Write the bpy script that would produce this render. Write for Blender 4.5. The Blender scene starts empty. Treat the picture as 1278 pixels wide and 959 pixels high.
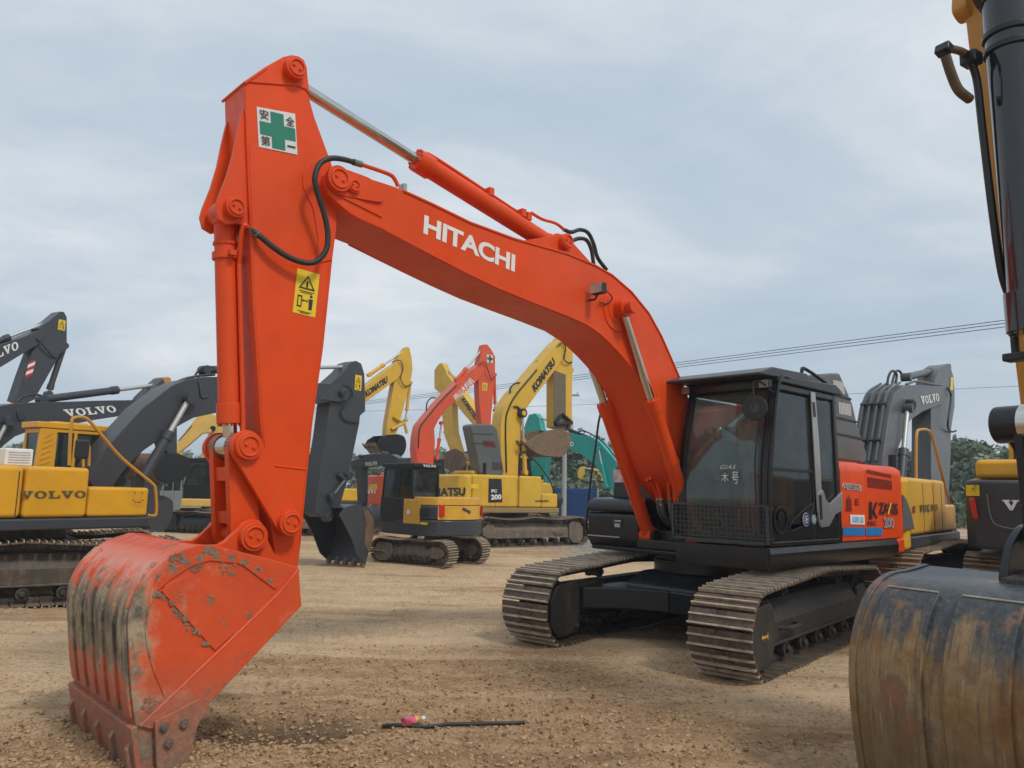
import bpy, math, random
import numpy as np
from mathutils import Vector, Matrix, noise as mnoise
random.seed(7); np.random.seed(7)
R = math.radians
scene = bpy.context.scene
COL = scene.collection

# ------------------------------------------------------------------ survey: image measurements -> metres
IW, IH = 1278.0, 959.0
CF, CP, CR_, CH = 961.0, .1359, .0234, 1.7057        # focal (px), pitch, roll, eye height
def ray(px, py):
    a = (px - IW/2)/CF; b = -(py - IH/2)/CF
    cr, sr = math.cos(CR_), math.sin(CR_)
    x = a*cr - b*sr; y = a*sr + b*cr
    cp, sp = math.cos(CP), math.sin(CP)
    return Vector((x, cp - y*sp, sp + y*cp))
def horizon_ground(px, py):
    d = ray(px, py); t = -CH/d.z
    return Vector((d.x*t, d.y*t, 0))
class Frame:
    """a machine's own frame: x forward, y left, z up, origin on the ground under the slew centre"""
    def __init__(s, X, Y, yaw_deg):
        s.X, s.Y, s.yaw = X, Y, R(yaw_deg)
        s.c, s.s = math.cos(s.yaw), math.sin(s.yaw)
    def p(s, px, py, y=0.):
        n = Vector((-s.s, s.c, 0)); o = Vector((s.X, s.Y, 0)) + y*n
        d = ray(px, py); cam = Vector((0, 0, CH))
        t = ((o - cam).dot(n))/d.dot(n); P = cam + t*d
        q = P - Vector((s.X, s.Y, 0))
        return (q.x*s.c + q.y*s.s, P.z)
    def poly(s, pts, y=0.): return [s.p(a, b, y) for a, b in pts]
    def v(s, px, py, y=0.):
        a = s.p(px, py, y); return Vector((a[0], y, a[1]))
    def world(s, x, y, z=0): return Vector((s.X + x*s.c - y*s.s, s.Y + x*s.s + y*s.c, z))

# ------------------------------------------------------------------ materials
MATS = {}
def newmat(name):
    m = bpy.data.materials.new(name); m.use_nodes = True
    nt = m.node_tree; b = nt.nodes['Principled BSDF']
    return m, nt, b
def N(nt, t, **kw):
    n = nt.nodes.new(t)
    for k, v in kw.items():
        if k in n.inputs: n.inputs[k].default_value = v
        else: setattr(n, k, v)
    return n
def ramp(nt, fac, stops):
    r = nt.nodes.new('ShaderNodeValToRGB'); e = r.color_ramp.elements
    while len(e) > 1: e.remove(e[-1])
    e[0].position = stops[0][0]; c = stops[0][1]; e[0].color = (c if len(c) == 4 else (*c, 1))
    for p, c in stops[1:]:
        q = e.new(p); q.color = (c if len(c) == 4 else (*c, 1))
    nt.links.new(fac, r.inputs['Fac']); return r
def mixc(nt, fac, a, b):
    m = nt.nodes.new('ShaderNodeMix'); m.data_type = 'RGBA'
    for s, v in ((m.inputs[0], fac), (m.inputs[6], a), (m.inputs[7], b)):
        if isinstance(v, (int, float)): s.default_value = v
        elif isinstance(v, tuple): s.default_value = (*v, 1)
        else: nt.links.new(v, s)
    return m.outputs[2]
def mathn(nt, op, a, b=None, clamp=False):
    m = nt.nodes.new('ShaderNodeMath'); m.operation = op; m.use_clamp = clamp
    for i, v in enumerate((a, b)):
        if v is None: continue
        if isinstance(v, (int, float)): m.inputs[i].default_value = v
        else: nt.links.new(v, m.inputs[i])
    return m.outputs[0]
def bump(nt, b, h, strength=.2, dist=.01):
    n = nt.nodes.new('ShaderNodeBump'); n.inputs['Strength'].default_value = strength; n.inputs['Distance'].default_value = dist
    nt.links.new(h, n.inputs['Height']); nt.links.new(n.outputs[0], b.inputs['Normal']); return n
def objco(nt): return nt.nodes.new('ShaderNodeTexCoord').outputs['Object']
def noise(nt, vec, scale, detail=4, rough=.6, dist=0):
    n = N(nt, 'ShaderNodeTexNoise'); n.inputs['Scale'].default_value = scale; n.inputs['Detail'].default_value = detail
    n.inputs['Roughness'].default_value = rough; n.inputs['Distortion'].default_value = dist
    nt.links.new(vec, n.inputs['Vector']); return n.outputs['Fac']
def scaled(nt, vec, s):
    m = nt.nodes.new('ShaderNodeMapping'); m.inputs['Scale'].default_value = s; nt.links.new(vec, m.inputs['Vector']); return m.outputs[0]

def paint(name, col, rough=.38, dirt=.25, dust=(.30, .20, .12), coat=.15, metal=0., chips=None, spec=.4, fade=None):
    """enamel on steel with a thin film of dust, streaks and slightly uneven gloss"""
    if name in MATS: return MATS[name]
    m, nt, b = newmat(name); co = objco(nt)
    n1 = noise(nt, co, 1.7, 6, .65); n2 = noise(nt, co, 14, 5, .7); st = noise(nt, scaled(nt, co, (9, 9, .8)), 1.0, 4, .6)
    var = ramp(nt, n1, [(.3, tuple(c*.86 for c in col)), (.7, tuple(min(1, c*1.08) for c in col))]).outputs[0]
    d = mathn(nt, 'MULTIPLY', n2, st); d = mathn(nt, 'ADD', d, mathn(nt, 'MULTIPLY', n1, .25))
    lo = .50 - .30*dirt
    dm = ramp(nt, d, [(lo, (0, 0, 0)), (lo + .28, (dirt, dirt, dirt))]).outputs[0]
    c = mixc(nt, dm, var, dust)
    b.inputs['Specular IOR Level'].default_value = spec
    if fade:  # sun-bleached clouding and long rain streaks
        fs = ramp(nt, mathn(nt, 'ADD', mathn(nt, 'MULTIPLY', noise(nt, scaled(nt, co, (5, 5, .35)), 1., 5, .65), .6), mathn(nt, 'MULTIPLY', noise(nt, co, .9, 4, .6), .4)), [(.46, (0,)*3), (.62, (.5,)*3)]).outputs[0]
        c = mixc(nt, fs, c, fade)
        sc = ramp(nt, noise(nt, scaled(nt, co, (60, 60, 2.5)), 1., 3, .6), [(.70, (0,)*3), (.76, (.35,)*3)]).outputs[0]
        c = mixc(nt, sc, c, tuple(v*.55 for v in col))
    if chips:
        ch = ramp(nt, noise(nt, co, 22, 6, .75), [(.735, (0, 0, 0)), (.76, (.8, .8, .8))]).outputs[0]
        c = mixc(nt, ch, c, chips)
    nt.links.new(c, b.inputs['Base Color'])
    r = ramp(nt, n2, [(.3, (rough - .08,)*3), (.75, (rough + .14,)*3)]).outputs[0]
    rr = mixc(nt, dm, r, (.85, .85, .85)); nt.links.new(rr, b.inputs['Roughness'])
    b.inputs['Coat Weight'].default_value = coat; b.inputs['Coat Roughness'].default_value = .18
    b.inputs['Metallic'].default_value = metal
    bump(nt, b, mathn(nt, 'ADD', mathn(nt, 'MULTIPLY', n1, .8), mathn(nt, 'MULTIPLY', n2, .15)), .12, .02)
    MATS[name] = m; return m
def plain(name, col, rough=.5, metal=0., coat=0., var=.15, spec=.5):
    if name in MATS: return MATS[name]
    m, nt, b = newmat(name); co = objco(nt); n = noise(nt, co, 9, 5, .6)
    nt.links.new(ramp(nt, n, [(.3, tuple(c*(1-var) for c in col)), (.7, tuple(min(1, c*(1+var)) for c in col))]).outputs[0], b.inputs['Base Color'])
    b.inputs['Roughness'].default_value = rough; b.inputs['Metallic'].default_value = metal; b.inputs['Coat Weight'].default_value = coat
    b.inputs['Specular IOR Level'].default_value = spec
    bump(nt, b, n, .08, .01); MATS[name] = m; return m
def glass(name, tint, alpha, rough=.03, dust=(.02, .10)):
    """thin tinted pane: lets tinted light through, reflects by fresnel"""
    if name in MATS: return MATS[name]
    m, nt, b = newmat(name); nt.nodes.remove(b); out = nt.nodes['Material Output']
    tr = N(nt, 'ShaderNodeBsdfTransparent'); tr.inputs[0].default_value = (*[c*alpha for c in tint], 1)
    gl = N(nt, 'ShaderNodeBsdfGlossy'); gl.inputs['Roughness'].default_value = rough; gl.inputs[0].default_value = (.9, .95, 1, 1)
    fr = N(nt, 'ShaderNodeFresnel'); fr.inputs[0].default_value = 1.6
    f2 = mathn(nt, 'MULTIPLY', fr.outputs[0], .62, True)
    mx = N(nt, 'ShaderNodeMixShader'); nt.links.new(f2, mx.inputs[0]); nt.links.new(tr.outputs[0], mx.inputs[1]); nt.links.new(gl.outputs[0], mx.inputs[2])
    df = N(nt, 'ShaderNodeBsdfDiffuse'); df.inputs[0].default_value = (.40, .42, .40, 1)
    ds = ramp(nt, noise(nt, objco(nt), 5, 6, .7), [(.35, (dust[0],)*3), (.75, (dust[1],)*3)]).outputs[0]  # dust film; on the windscreen its grey also stands in for reflected sky
    m2 = N(nt, 'ShaderNodeMixShader'); nt.links.new(ds, m2.inputs[0]); nt.links.new(mx.outputs[0], m2.inputs[1]); nt.links.new(df.outputs[0], m2.inputs[2])
    nt.links.new(m2.outputs[0], out.inputs[0]); MATS[name] = m; return m
def chrome():
    return plain('polished_rod', (.62, .60, .56), .16, 1.0, var=.08)
def steel_shoes(name, a, c, rough=.55, dusty=.5):
    if name in MATS: return MATS[name]
    m, nt, b = newmat(name); co = objco(nt)
    n1 = noise(nt, co, 3, 6, .7); n2 = noise(nt, co, 25, 5, .7)
    base = mixc(nt, ramp(nt, n2, [(.35, (0,)*3), (.65, (1,)*3)]).outputs[0], a, c)
    d = ramp(nt, n1, [(.42, (0,)*3), (.62, (dusty,)*3)]).outputs[0]
    nt.links.new(mixc(nt, d, base, (.27, .18, .11)), b.inputs['Base Color'])
    b.inputs['Metallic'].default_value = .35; b.inputs['Roughness'].default_value = rough
    bump(nt, b, n2, .35, .01); MATS[name] = m; return m

# ------------------------------------------------------------------ mesh builder
def catmull(pts, k=6):
    P = [Vector(p) for p in pts]
    if len(P) < 3: return P
    out = []
    Q = [P[0]*2 - P[1]] + P + [P[-1]*2 - P[-2]]
    for i in range(1, len(Q)-2):
        p0, p1, p2, p3 = Q[i-1:i+3]
        for j in range(k):
            t = j/k
            out.append(.5*((2*p1) + (p2-p0)*t + (2*p0-5*p1+4*p2-p3)*t*t + (3*p1-p0-3*p2+p3)*t**3))
    out.append(P[-1]); return out
class MB:
    def __init__(s): s.v = []; s.f = []
    def add(s, vs, fs):
        o = len(s.v); s.v += [tuple(v) for v in vs]; s.f += [tuple(i+o for i in f) for f in fs]; return s
    def box(s, x0, x1, y0, y1, z0, z1):
        if x0 > x1: x0, x1 = x1, x0
        if y0 > y1: y0, y1 = y1, y0
        if z0 > z1: z0, z1 = z1, z0
        return s.add([(x0,y0,z0),(x1,y0,z0),(x1,y1,z0),(x0,y1,z0),(x0,y0,z1),(x1,y0,z1),(x1,y1,z1),(x0,y1,z1)],
              [(3,2,1,0),(4,5,6,7),(0,1,5,4),(1,2,6,5),(2,3,7,6),(3,0,4,7)])
    def obox(s, c, ax, ay, az):
        c, ax, ay, az = map(Vector, (c, ax, ay, az))
        if ax.cross(ay).dot(az) < 0: az = -az
        vs = [c + a*ax + b*ay + d*az for d in (-1, 1) for a, b in ((-1,-1),(1,-1),(1,1),(-1,1))]
        return s.add(vs, [(3,2,1,0),(4,5,6,7),(0,1,5,4),(1,2,6,5),(2,3,7,6),(3,0,4,7)])
    def prism(s, pts, y0, y1):
        """xz outline extruded along y"""
        a = sum(pts[i][0]*pts[(i+1) % len(pts)][1] - pts[(i+1) % len(pts)][0]*pts[i][1] for i in range(len(pts)))
        if a < 0: pts = pts[::-1]
        if y0 > y1: y0, y1 = y1, y0
        n = len(pts)
        vs = [(x, y0, z) for x, z in pts] + [(x, y1, z) for x, z in pts]
        fs = [tuple(range(n)), tuple(range(2*n-1, n-1, -1))] + [((i+1) % n, i, n+i, n+(i+1) % n) for i in range(n)]
        return s.add(vs, fs)
    def plan(s, pts, z0, z1):
        """xy outline extruded along z"""
        a = sum(pts[i][0]*pts[(i+1) % len(pts)][1] - pts[(i+1) % len(pts)][0]*pts[i][1] for i in range(len(pts)))
        if a < 0: pts = pts[::-1]
        n = len(pts)
        vs = [(x, y, z0) for x, y in pts] + [(x, y, z1) for x, y in pts]
        fs = [tuple(range(n-1, -1, -1)), tuple(range(n, 2*n))] + [(i, (i+1) % n, n+(i+1) % n, n+i) for i in range(n)]
        return s.add(vs, fs)
    def cyl(s, p0, p1, r, r2=None, n=20):
        p0, p1 = Vector(p0), Vector(p1); d = (p1-p0).normalized(); r2 = r if r2 is None else r2
        u = d.orthogonal().normalized(); w = d.cross(u)
        vs = []
        for p, rr in ((p0, r), (p1, r2)):
            vs += [p + rr*(math.cos(2*math.pi*i/n)*u + math.sin(2*math.pi*i/n)*w) for i in range(n)]
        fs = [tuple(range(n-1, -1, -1)), tuple(range(n, 2*n))] + [(i, (i+1) % n, n+(i+1) % n, n+i) for i in range(n)]
        return s.add(vs, fs)
    def ring(s, p0, p1, ro, ri, n=24):
        p0, p1 = Vector(p0), Vector(p1); d = (p1-p0).normalized(); u = d.orthogonal().normalized(); w = d.cross(u)
        vs = []
        for p, rr in ((p0, ro), (p1, ro), (p1, ri), (p0, ri)):
            vs += [p + rr*(math.cos(2*math.pi*i/n)*u + math.sin(2*math.pi*i/n)*w) for i in range(n)]
        fs = []
        for k in range(4):
            a, b_ = k*n, ((k+1) % 4)*n
            fs += [(a+i, a+(i+1) % n, b_+(i+1) % n, b_+i) for i in range(n)]
        return s.add(vs, fs)
    def tube(s, pts, r, n=8, smooth=True, k=6):
        P = catmull(pts, k) if smooth else [Vector(p) for p in pts]
        vs = []; m = len(P); u = None
        for i, p in enumerate(P):
            d = (P[min(i+1, m-1)] - P[max(i-1, 0)]).normalized()
            if u is None: u = d.orthogonal().normalized()
            u = (u - d*u.dot(d)).normalized(); w = d.cross(u)
            vs += [p + r*(math.cos(2*math.pi*j/n)*u + math.sin(2*math.pi*j/n)*w) for j in range(n)]
        fs = [tuple(range(n-1, -1, -1)), tuple(range((m-1)*n, m*n))]
        for i in range(m-1):
            fs += [(i*n+j, i*n+(j+1) % n, (i+1)*n+(j+1) % n, (i+1)*n+j) for j in range(n)]
        return s.add(vs, fs)
    def shell(s, pts, y0, y1, th):
        """a curved plate: open xz polyline swept along y, with thickness th to its right"""
        n = len(pts); inner = []
        for i, (x, z) in enumerate(pts):
            a = pts[max(i-1, 0)]; b = pts[min(i+1, n-1)]
            t = Vector((b[0]-a[0], b[1]-a[1])).normalized(); inner.append((x + t.y*th, z - t.x*th))
        return s.prism(list(pts) + inner[::-1], y0, y1)
    def split(s, name, mat, parent=None, **kw):
        '''one object for each separate piece'''
        par = list(range(len(s.v)))
        def find(a):
            while par[a] != a: par[a] = par[par[a]]; a = par[a]
            return a
        for f in s.f:
            for q in f[1:]: par[find(q)] = find(f[0])
        groups = {}
        for f in s.f: groups.setdefault(find(f[0]), []).append(f)
        out = []
        for fs in groups.values():
            ids = sorted({i for f in fs for i in f}); mp = {i: k for k, i in enumerate(ids)}
            q = MB(); q.v = [s.v[i] for i in ids]; q.f = [tuple(mp[i] for i in f) for f in fs]; out.append(q.build(name, mat, parent, **kw))
        return out
    def build(s, name, mat, parent=None, bev=0., smooth=35, seg=2, label=None):
        me = bpy.data.meshes.new(name); me.from_pydata(s.v, [], s.f); me.validate()
        me.materials.append(mat)
        if smooth:
            me.polygons.foreach_set('use_smooth', [True]*len(me.polygons)); me.set_sharp_from_angle(angle=R(smooth))
        me.update()
        o = bpy.data.objects.new(name, me); COL.objects.link(o)
        if parent is not None: o.parent = parent
        if bev:
            b = o.modifiers.new('bevel', 'BEVEL'); b.width = bev; b.segments = seg; b.limit_method = 'ANGLE'; b.angle_limit = R(40)
            b.harden_normals = True
        if label: o['label'] = label
        return o
def rounded(pts, r, k=4):
    """round the corners of a closed 2d outline"""
    out = []; n = len(pts)
    for i in range(n):
        p = Vector(pts[i]); a = Vector(pts[i-1]); b = Vector(pts[(i+1) % n])
        ra = min(r, (a-p).length*.45); rb = min(r, (b-p).length*.45)
        A = p + (a-p).normalized()*ra; B = p + (b-p).normalized()*rb
        for j in range(k+1):
            t = j/k; out.append(tuple((1-t)**2*A + 2*t*(1-t)*p + t*t*B))
    return out
def empty(name, loc, rz, label, cat, group=None):
    o = bpy.data.objects.new(name, None); COL.objects.link(o); o.location = loc; o.rotation_euler = (0, 0, rz)
    o['label'] = label; o['category'] = cat
    if group: o['group'] = group
    return o
def tag(o, label=None, cat=None, group=None, kind=None):
    if label: o['label'] = label
    if cat: o['category'] = cat
    if group: o['group'] = group
    if kind: o['kind'] = kind
    return o

# ------------------------------------------------------------------ lettering as real geometry
_tc = {}
def glyphs(body, bold=0.0, shear=0., spacing=1.):
    key = (body, bold, shear, spacing)
    if key in _tc: return _tc[key]
    cu = bpy.data.curves.new('t', 'FONT'); cu.body = body; cu.offset = bold; cu.shear = shear; cu.space_character = spacing; cu.resolution_u = 4
    o = bpy.data.objects.new('t', cu); COL.objects.link(o)
    dg = bpy.context.evaluated_depsgraph_get(); dg.update()
    me = bpy.data.meshes.new_from_object(o.evaluated_get(dg)); bpy.data.objects.remove(o)
    vs = np.array([v.co[:2] for v in me.vertices]); fs = [tuple(p.vertices) for p in me.polygons]
    lo, hi = vs.min(0), vs.max(0); vs = (vs-lo)/(hi-lo)
    bpy.data.meshes.remove(me); _tc[key] = (vs, fs); return _tc[key]
def lettering(body, bl, br, tl, off, mat, parent, bold=0.02, shear=0., name='lettering', label=None, spacing=1., serif=None, blocks=None):
    """bl, br, tl: corners (Vector) of the box the letters fill; off: raised this much along the normal"""
    bl, br, tl = map(Vector, (bl, br, tl)); U = br-bl; V = tl-bl; n = U.cross(V).normalized()*off
    m = MB()
    if serif:  # wide slab-serif capitals drawn as strokes
        for pts in slab(body):
            for sgn in (0,):
                m.add([bl + U*a + V*b + n for a, b in pts], [tuple(range(len(pts)))])
    else:
        vs, fs = glyphs(body, bold, shear, spacing)
        m.add([bl + U*float(a) + V*float(b) + n for a, b in vs], fs)
    return m.build(name, mat, parent, smooth=0, label=label)
def slab(word):
    """polygons of a bold wide slab-serif word in the unit square (letters V O L only)"""
    n = len(word); w = 1.0/n; out = []
    for i, ch in enumerate(word):
        x = i*w; g = w*.03
        def q(pts): out.append([(x+g+a*(w-2*g), b) for a, b in pts])
        if ch == 'V':
            q([(.0,1),(.0,.86),(.08,.86),(.42,0),(.58,0),(.62,.12),(.36,.86),(.46,.86),(.46,1)])
            q([(.56,1),(.56,.86),(.68,.86),(.47,.2),(.56,.0),(.60,.0),(.90,.86),(1,.86),(1,1)])
        elif ch == 'O':
            k = 20
            for j in range(k):
                a0, a1 = 2*math.pi*j/k, 2*math.pi*(j+1)/k
                q([(.5+.48*math.cos(a0), .5+.5*math.sin(a0)), (.5+.48*math.cos(a1), .5+.5*math.sin(a1)),
                   (.5+.22*math.cos(a1), .5+.36*math.sin(a1)), (.5+.22*math.cos(a0), .5+.36*math.sin(a0))])
        elif ch == 'L':
            q([(.04,1),(.04,.86),(.16,.86),(.16,.14),(.04,.14),(.04,0),(.97,0),(.97,.42),(.84,.42),(.76,.14),(.42,.14),(.42,.86),(.56,.86),(.56,1)])
    return out

# ------------------------------------------------------------------ shared excavator pieces
BARS = plain('lit_grouser_edges', (.46, .38, .285), .5, .25, var=.35)  # paler than the shoe plates: lit ridge edges put into the colour
DARK = plain('rubber_black', (.018, .018, .019), .6, var=.3)
PIN = None
def pin(parent, c, y0, y1, r, mat, name='pin', head=True):
    """a pin boss across the joint with a capped face"""
    m = MB(); c = tuple(c)
    m.cyl((c[0], y0, c[1]), (c[0], y1, c[1]), r, n=28)
    if head:
        s = 1 if y1 > y0 else -1
        m.ring((c[0], y1, c[1]), (c[0], y1 + s*.012, c[1]), r*.78, r*.62, 28)
        m.cyl((c[0]+r*.3, y1, c[1]+r*.1), (c[0]+r*.3, y1+s*.014, c[1]+r*.1), r*.13, n=10)
        m.cyl((c[0]-r*.3, y1, c[1]-r*.1), (c[0]-r*.3, y1+s*.014, c[1]-r*.1), r*.13, n=10)
    return m.build(name, mat, parent, bev=.006)
def cylinder(parent, p0, p1, split, r, rr, mbar, mrod=None, name='hydraulic_cylinder', n=24, lugs=True):
    """barrel from p0 to split along p0->p1, then a rod to p1"""
    p0, p1 = Vector(p0), Vector(p1); q = p0 + (p1-p0)*split; d = (p1-p0).normalized()
    m = MB(); m.cyl(p0, q, r, n=n)
    m.cyl(q - d*r*1.7, q + d*.012, r*1.17, n=n); m.cyl(p0 + d*r*.4, p0 + d*r*1.1, r*1.1, n=n)
    if lugs:
        for e in (p0,): m.cyl(e + Vector((0, -r*1.05, 0)), e + Vector((0, r*1.05, 0)), r*1.25, n=n)
        u = d.orthogonal().normalized(); w = d.cross(u)
        for j in range(10):
            a = 2*math.pi*j/10; c = q + (math.cos(a)*u + math.sin(a)*w)*r*.98
            m.cyl(c, c + d*.03, r*.11, n=6)
    o = m.build(name, mbar, parent, bev=.004)
    k = MB(); k.cyl(q, p1, rr, n=n)
    k.cyl(p1 + Vector((0, -rr*1.6, 0)), p1 + Vector((0, rr*1.6, 0)), rr*1.7, n=n)
    k.build('rod', mrod or chrome(), o)
    return o
def track_path(hl, h, sag, rise=0.):
    r = h/2 - .02
    xs = hl - r; zc = r + .02; P = []
    for i in range(60): P.append((-xs + 2*xs*i/60, .02))
    for i in range(40):
        a = -math.pi/2 + math.pi*i/40; P.append((xs + r*math.cos(a), zc + r*math.sin(a)))
    for i in range(80):
        t = i/80; x = xs - 2*xs*t
        s = -sag*(abs(math.sin(math.pi*t*2))**1.2) + rise*math.sin(math.pi*t)**.8
        P.append((x, zc + r + s))
    for i in range(40):
        a = math.pi/2 + math.pi*i/40; P.append((-xs + r*math.cos(a), zc + r*math.sin(a)))
    return P
def make_track(parent, yc, w, hl, h, sag, m_shoe, m_frame, m_dark, rot, detail=2, pitch=.175, rise=0.):
    """one crawler: belt of grouser shoes, frame, wheels; rot = turn of the undercarriage under the upper body"""
    P = track_path(hl, h, sag, rise); n = len(P)
    L = [0]
    for i in range(n):
        a, b = P[i], P[(i+1) % n]; L.append(L[-1] + math.hypot(b[0]-a[0], b[1]-a[1]))
    tot = L[-1]; cnt = round(tot/pitch); pit = tot/cnt
    def at(s):
        s %= tot; i = int(np.searchsorted(L, s, side='right'))-1; i = min(i, n-1)
        t = (s-L[i])/max(1e-9, L[i+1]-L[i]); a, b = P[i], P[(i+1) % n]
        return Vector((a[0]+(b[0]-a[0])*t, yc, a[1]+(b[1]-a[1])*t))
    m = MB(); link = MB(); hole = MB(); bars = MB()
    for k in range(cnt):
        c = at(k*pit); t = (at(k*pit+.02)-at(k*pit-.02)).normalized(); nrm = Vector((t.z, 0, -t.x))
        Y = Vector((0, 1, 0)); hw = w/2*random.uniform(.985, 1.0)
        m.obox(c + nrm*.006, t*(pit*.455), Y*hw, nrm*.009)
        if detail > 0:
            for off, hh in ((-.40, .032), (.10, .024)):
                bars.obox(c + t*(pit*off) + nrm*(.013+hh/2), t*.008, Y*hw, nrm*(hh/2+.004))
            if detail > 1 and random.random() < .9:
                hole.obox(c + t*(pit*.33) + nrm*.0155, t*.022, Y*.05, nrm*.0015)
            if detail > 1:
                for sy in (-.09, .09):
                    for so in (-.22, .2): m.cyl(c + t*(pit*so) + Y*sy + nrm*.01, c + t*(pit*so) + Y*sy + nrm*.028, .013, n=6)
        for sy in (-.075, .075):
            link.obox(c - nrm*.045 + Y*sy, t*(pit*.46), Y*.016, nrm*.04)
        link.cyl(c - nrm*.05 - Y*.095 + t*pit*.45, c - nrm*.05 + Y*.095 + t*pit*.45, .022, n=8)
    tr = m.build('track', m_shoe, parent, smooth=0); tr.rotation_euler = (0, 0, rot)
    lk = link.build('track_chain', m_dark, tr, smooth=0)
    if bars.v: bars.build('grouser_bars', BARS, tr, smooth=0)
    if hole.v: hole.build('mud_holes', m_dark, tr, smooth=0)
    r = h/2 - .02; xs = hl - r; zc = r + .02
    # frame: a beam with sloping top, and a yoke cover at each end
    f = MB(); hw = w*.27; sd = 1 if yc > 0 else -1
    n_ = 6; A0, A1 = -xs+.18, xs-.22
    prof = [(yc-sd*hw, .32*h), (yc+sd*hw, .32*h), (yc+sd*hw, .56*h), (yc+sd*hw*.10, .80*h), (yc-sd*hw, .80*h)]
    if sd < 0: prof = prof[::-1]
    f.add([(A0, y, z) for y, z in prof] + [(A1, y, z) for y, z in prof], [tuple(range(4, -1, -1)), tuple(range(5, 10))] + [(i, (i+1) % 5, 5+(i+1) % 5, 5+i) for i in range(5)])
    for e in (-1, 1):
        f.prism([(A0+.1, .31*h-.02), (A1-.05, .31*h-.02), (A1-.05, .31*h+.015), (A0+.1, .31*h+.015)], yc+e*(hw-.02), yc+e*(hw+.025))
        f.prism(rounded([(xs-.36, .30*h), (xs-.22, .10*h), (xs+.06, .08*h), (xs+.20, .26*h), (xs+.20, .60*h), (xs+.08, .80*h), (xs-.28, .84*h), (xs-.36, .72*h)], .04, 4), yc+e*(hw*.86), yc+e*(hw+.06))
        f.prism(rounded([(-xs-.12, .42*h), (-xs+.05, .30*h), (-xs+.3, .30*h), (-xs+.3, .72*h), (-xs+.05, .76*h), (-xs-.12, .62*h)], .05, 4), yc+e*(hw*.8), yc+e*(hw+.01))
    fr = f.build('track_frame', m_frame, parent, bev=.012); fr.rotation_euler = (0, 0, rot)
    if detail > 1:
        q = MB()
        for xx in (.25, .85): q.obox((xx, yc+sd*hw*.62, .635*h), (.10, 0, 0), (0, sd*hw*.10, -.10*h*.3), (0, .002, .012))
        q.obox((xs-.12, yc+sd*(hw+.061), .42*h), (.05, 0, 0), (0, .003, 0), (0, 0, .03)); q.split('slot', m_dark, fr, smooth=0)
        q = MB(); q.prism([(xs-.02, .46*h), (xs-.05, .49*h), (xs-.05, .475*h), (xs-.16, .475*h), (xs-.18, .50*h), (xs-.18, .42*h), (xs-.16, .445*h), (xs-.05, .445*h), (xs-.05, .43*h)], yc+sd*(hw+.061), yc+sd*(hw+.065)); q.build('arrow_sign', plain('arrow_orange', (.6, .30, .06), .6), fr, smooth=0)
    st = MB()
    st.tube([(.75, yc+sd*(hw-.01), .48*h), (.80, yc+sd*(hw+.08), .48*h), (1.15, yc+sd*(hw+.08), .48*h), (1.2, yc+sd*(hw-.01), .48*h)], .022, smooth=False)
    so = st.build('step', m_frame, fr)
    def wheel(x, z, rad, hwid, name, mat, teeth=0):
        q = MB(); q.cyl((x, yc-hwid, z), (x, yc+hwid, z), rad*.86, n=28)
        for e in (-1, 1): q.cyl((x, yc+e*hwid*.55, z), (x, yc+e*hwid, z), rad, n=28); q.cyl((x, yc+e*hwid, z), (x, yc+e*(hwid+.035), z), rad*.42, n=16)
        for j in range(teeth):
            a = 2*math.pi*j/teeth; c = Vector((x + rad*math.cos(a), yc, z + rad*math.sin(a)))
            q.obox(c, (.05*math.cos(a), 0, .05*math.sin(a)), (0, .03, 0), (-.03*math.sin(a), 0, .03*math.cos(a)))
        o = q.build(name, mat, parent, bev=.006); o.rotation_euler = (0, 0, rot)
    wheel(xs, zc, r-.07, .075, 'idler_wheel', m_frame)
    wheel(-xs, zc, r-.09, .075, 'sprocket', m_frame, 13)
    nb = 7 if detail > 0 else 5
    for k in range(nb):
        wheel(-xs+.36 + (2*xs-.72)*k/(nb-1), .155, .085, .17, 'roller', m_dark)
    for x in (-.55*xs, .45*xs): wheel(x, zc+r-.12-sag*.5+rise*.72, .065, .10, 'carrier_roller', m_dark)
    return tr

def bucket(parent, F, side_px, kshell, yn, yf, mat, mtooth, teeth=5, th=.03, ears=None, local=None, side_mat=None):
    """side_px: outline of the near side plate, the first kshell points run along the shell from the lip to the hinge"""
    pts = local or F.poly(side_px, yn)
    sh = catmull([(x, 0, z) for x, z in pts[:kshell]], 5); sh = [(p.x, p.z) for p in sh]
    full = sh + list(pts[kshell:])
    y0, y1 = min(yn, yf), max(yn, yf)
    cx = sum(p[0] for p in full)/len(full); cz = sum(p[1] for p in full)/len(full)
    # thickness towards the inside
    a, b = sh[len(sh)//2-1], sh[len(sh)//2]
    t = Vector((b[0]-a[0], b[1]-a[1])).normalized(); sgn = 1 if (t.y*(cx-a[0]) - t.x*(cz-a[1])) > 0 else -1
    m = MB()
    if sgn > 0: m.shell(sh, y0+th*.5, y1-th*.5, th)
    else: m.shell(sh[::-1], y0+th*.5, y1-th*.5, th)
    o = m.build('bucket', mat, parent, bev=.006)
    for (a_, b_) in ((y0, y0+th), (y1-th, y1)): MB().prism(full, a_, b_).build('side_plate', side_mat or mat, o, bev=.006)
    # teeth
    lip, nx = Vector(sh[0]), Vector(sh[min(3, len(sh)-1)])
    d = (lip-nx).normalized(); q = Vector((-d.y, d.x))*-sgn
    for k in range(teeth):
        yy = y0 + .07 + (y1-y0-.14)*k/(teeth-1)
        e = MB(); w = .05
        base = lip - d*.10
        tip = lip + d*.14
        pr = [tuple(base + q*.035), tuple(lip + q*.04), tuple(tip + q*.012), tuple(tip - q*.005), tuple(lip - q*.045), tuple(base - q*.035)]
        e.prism(pr, yy-w, yy+w); e.build('tooth', mtooth, o, bev=.008)
    return o, sh, full

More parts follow.
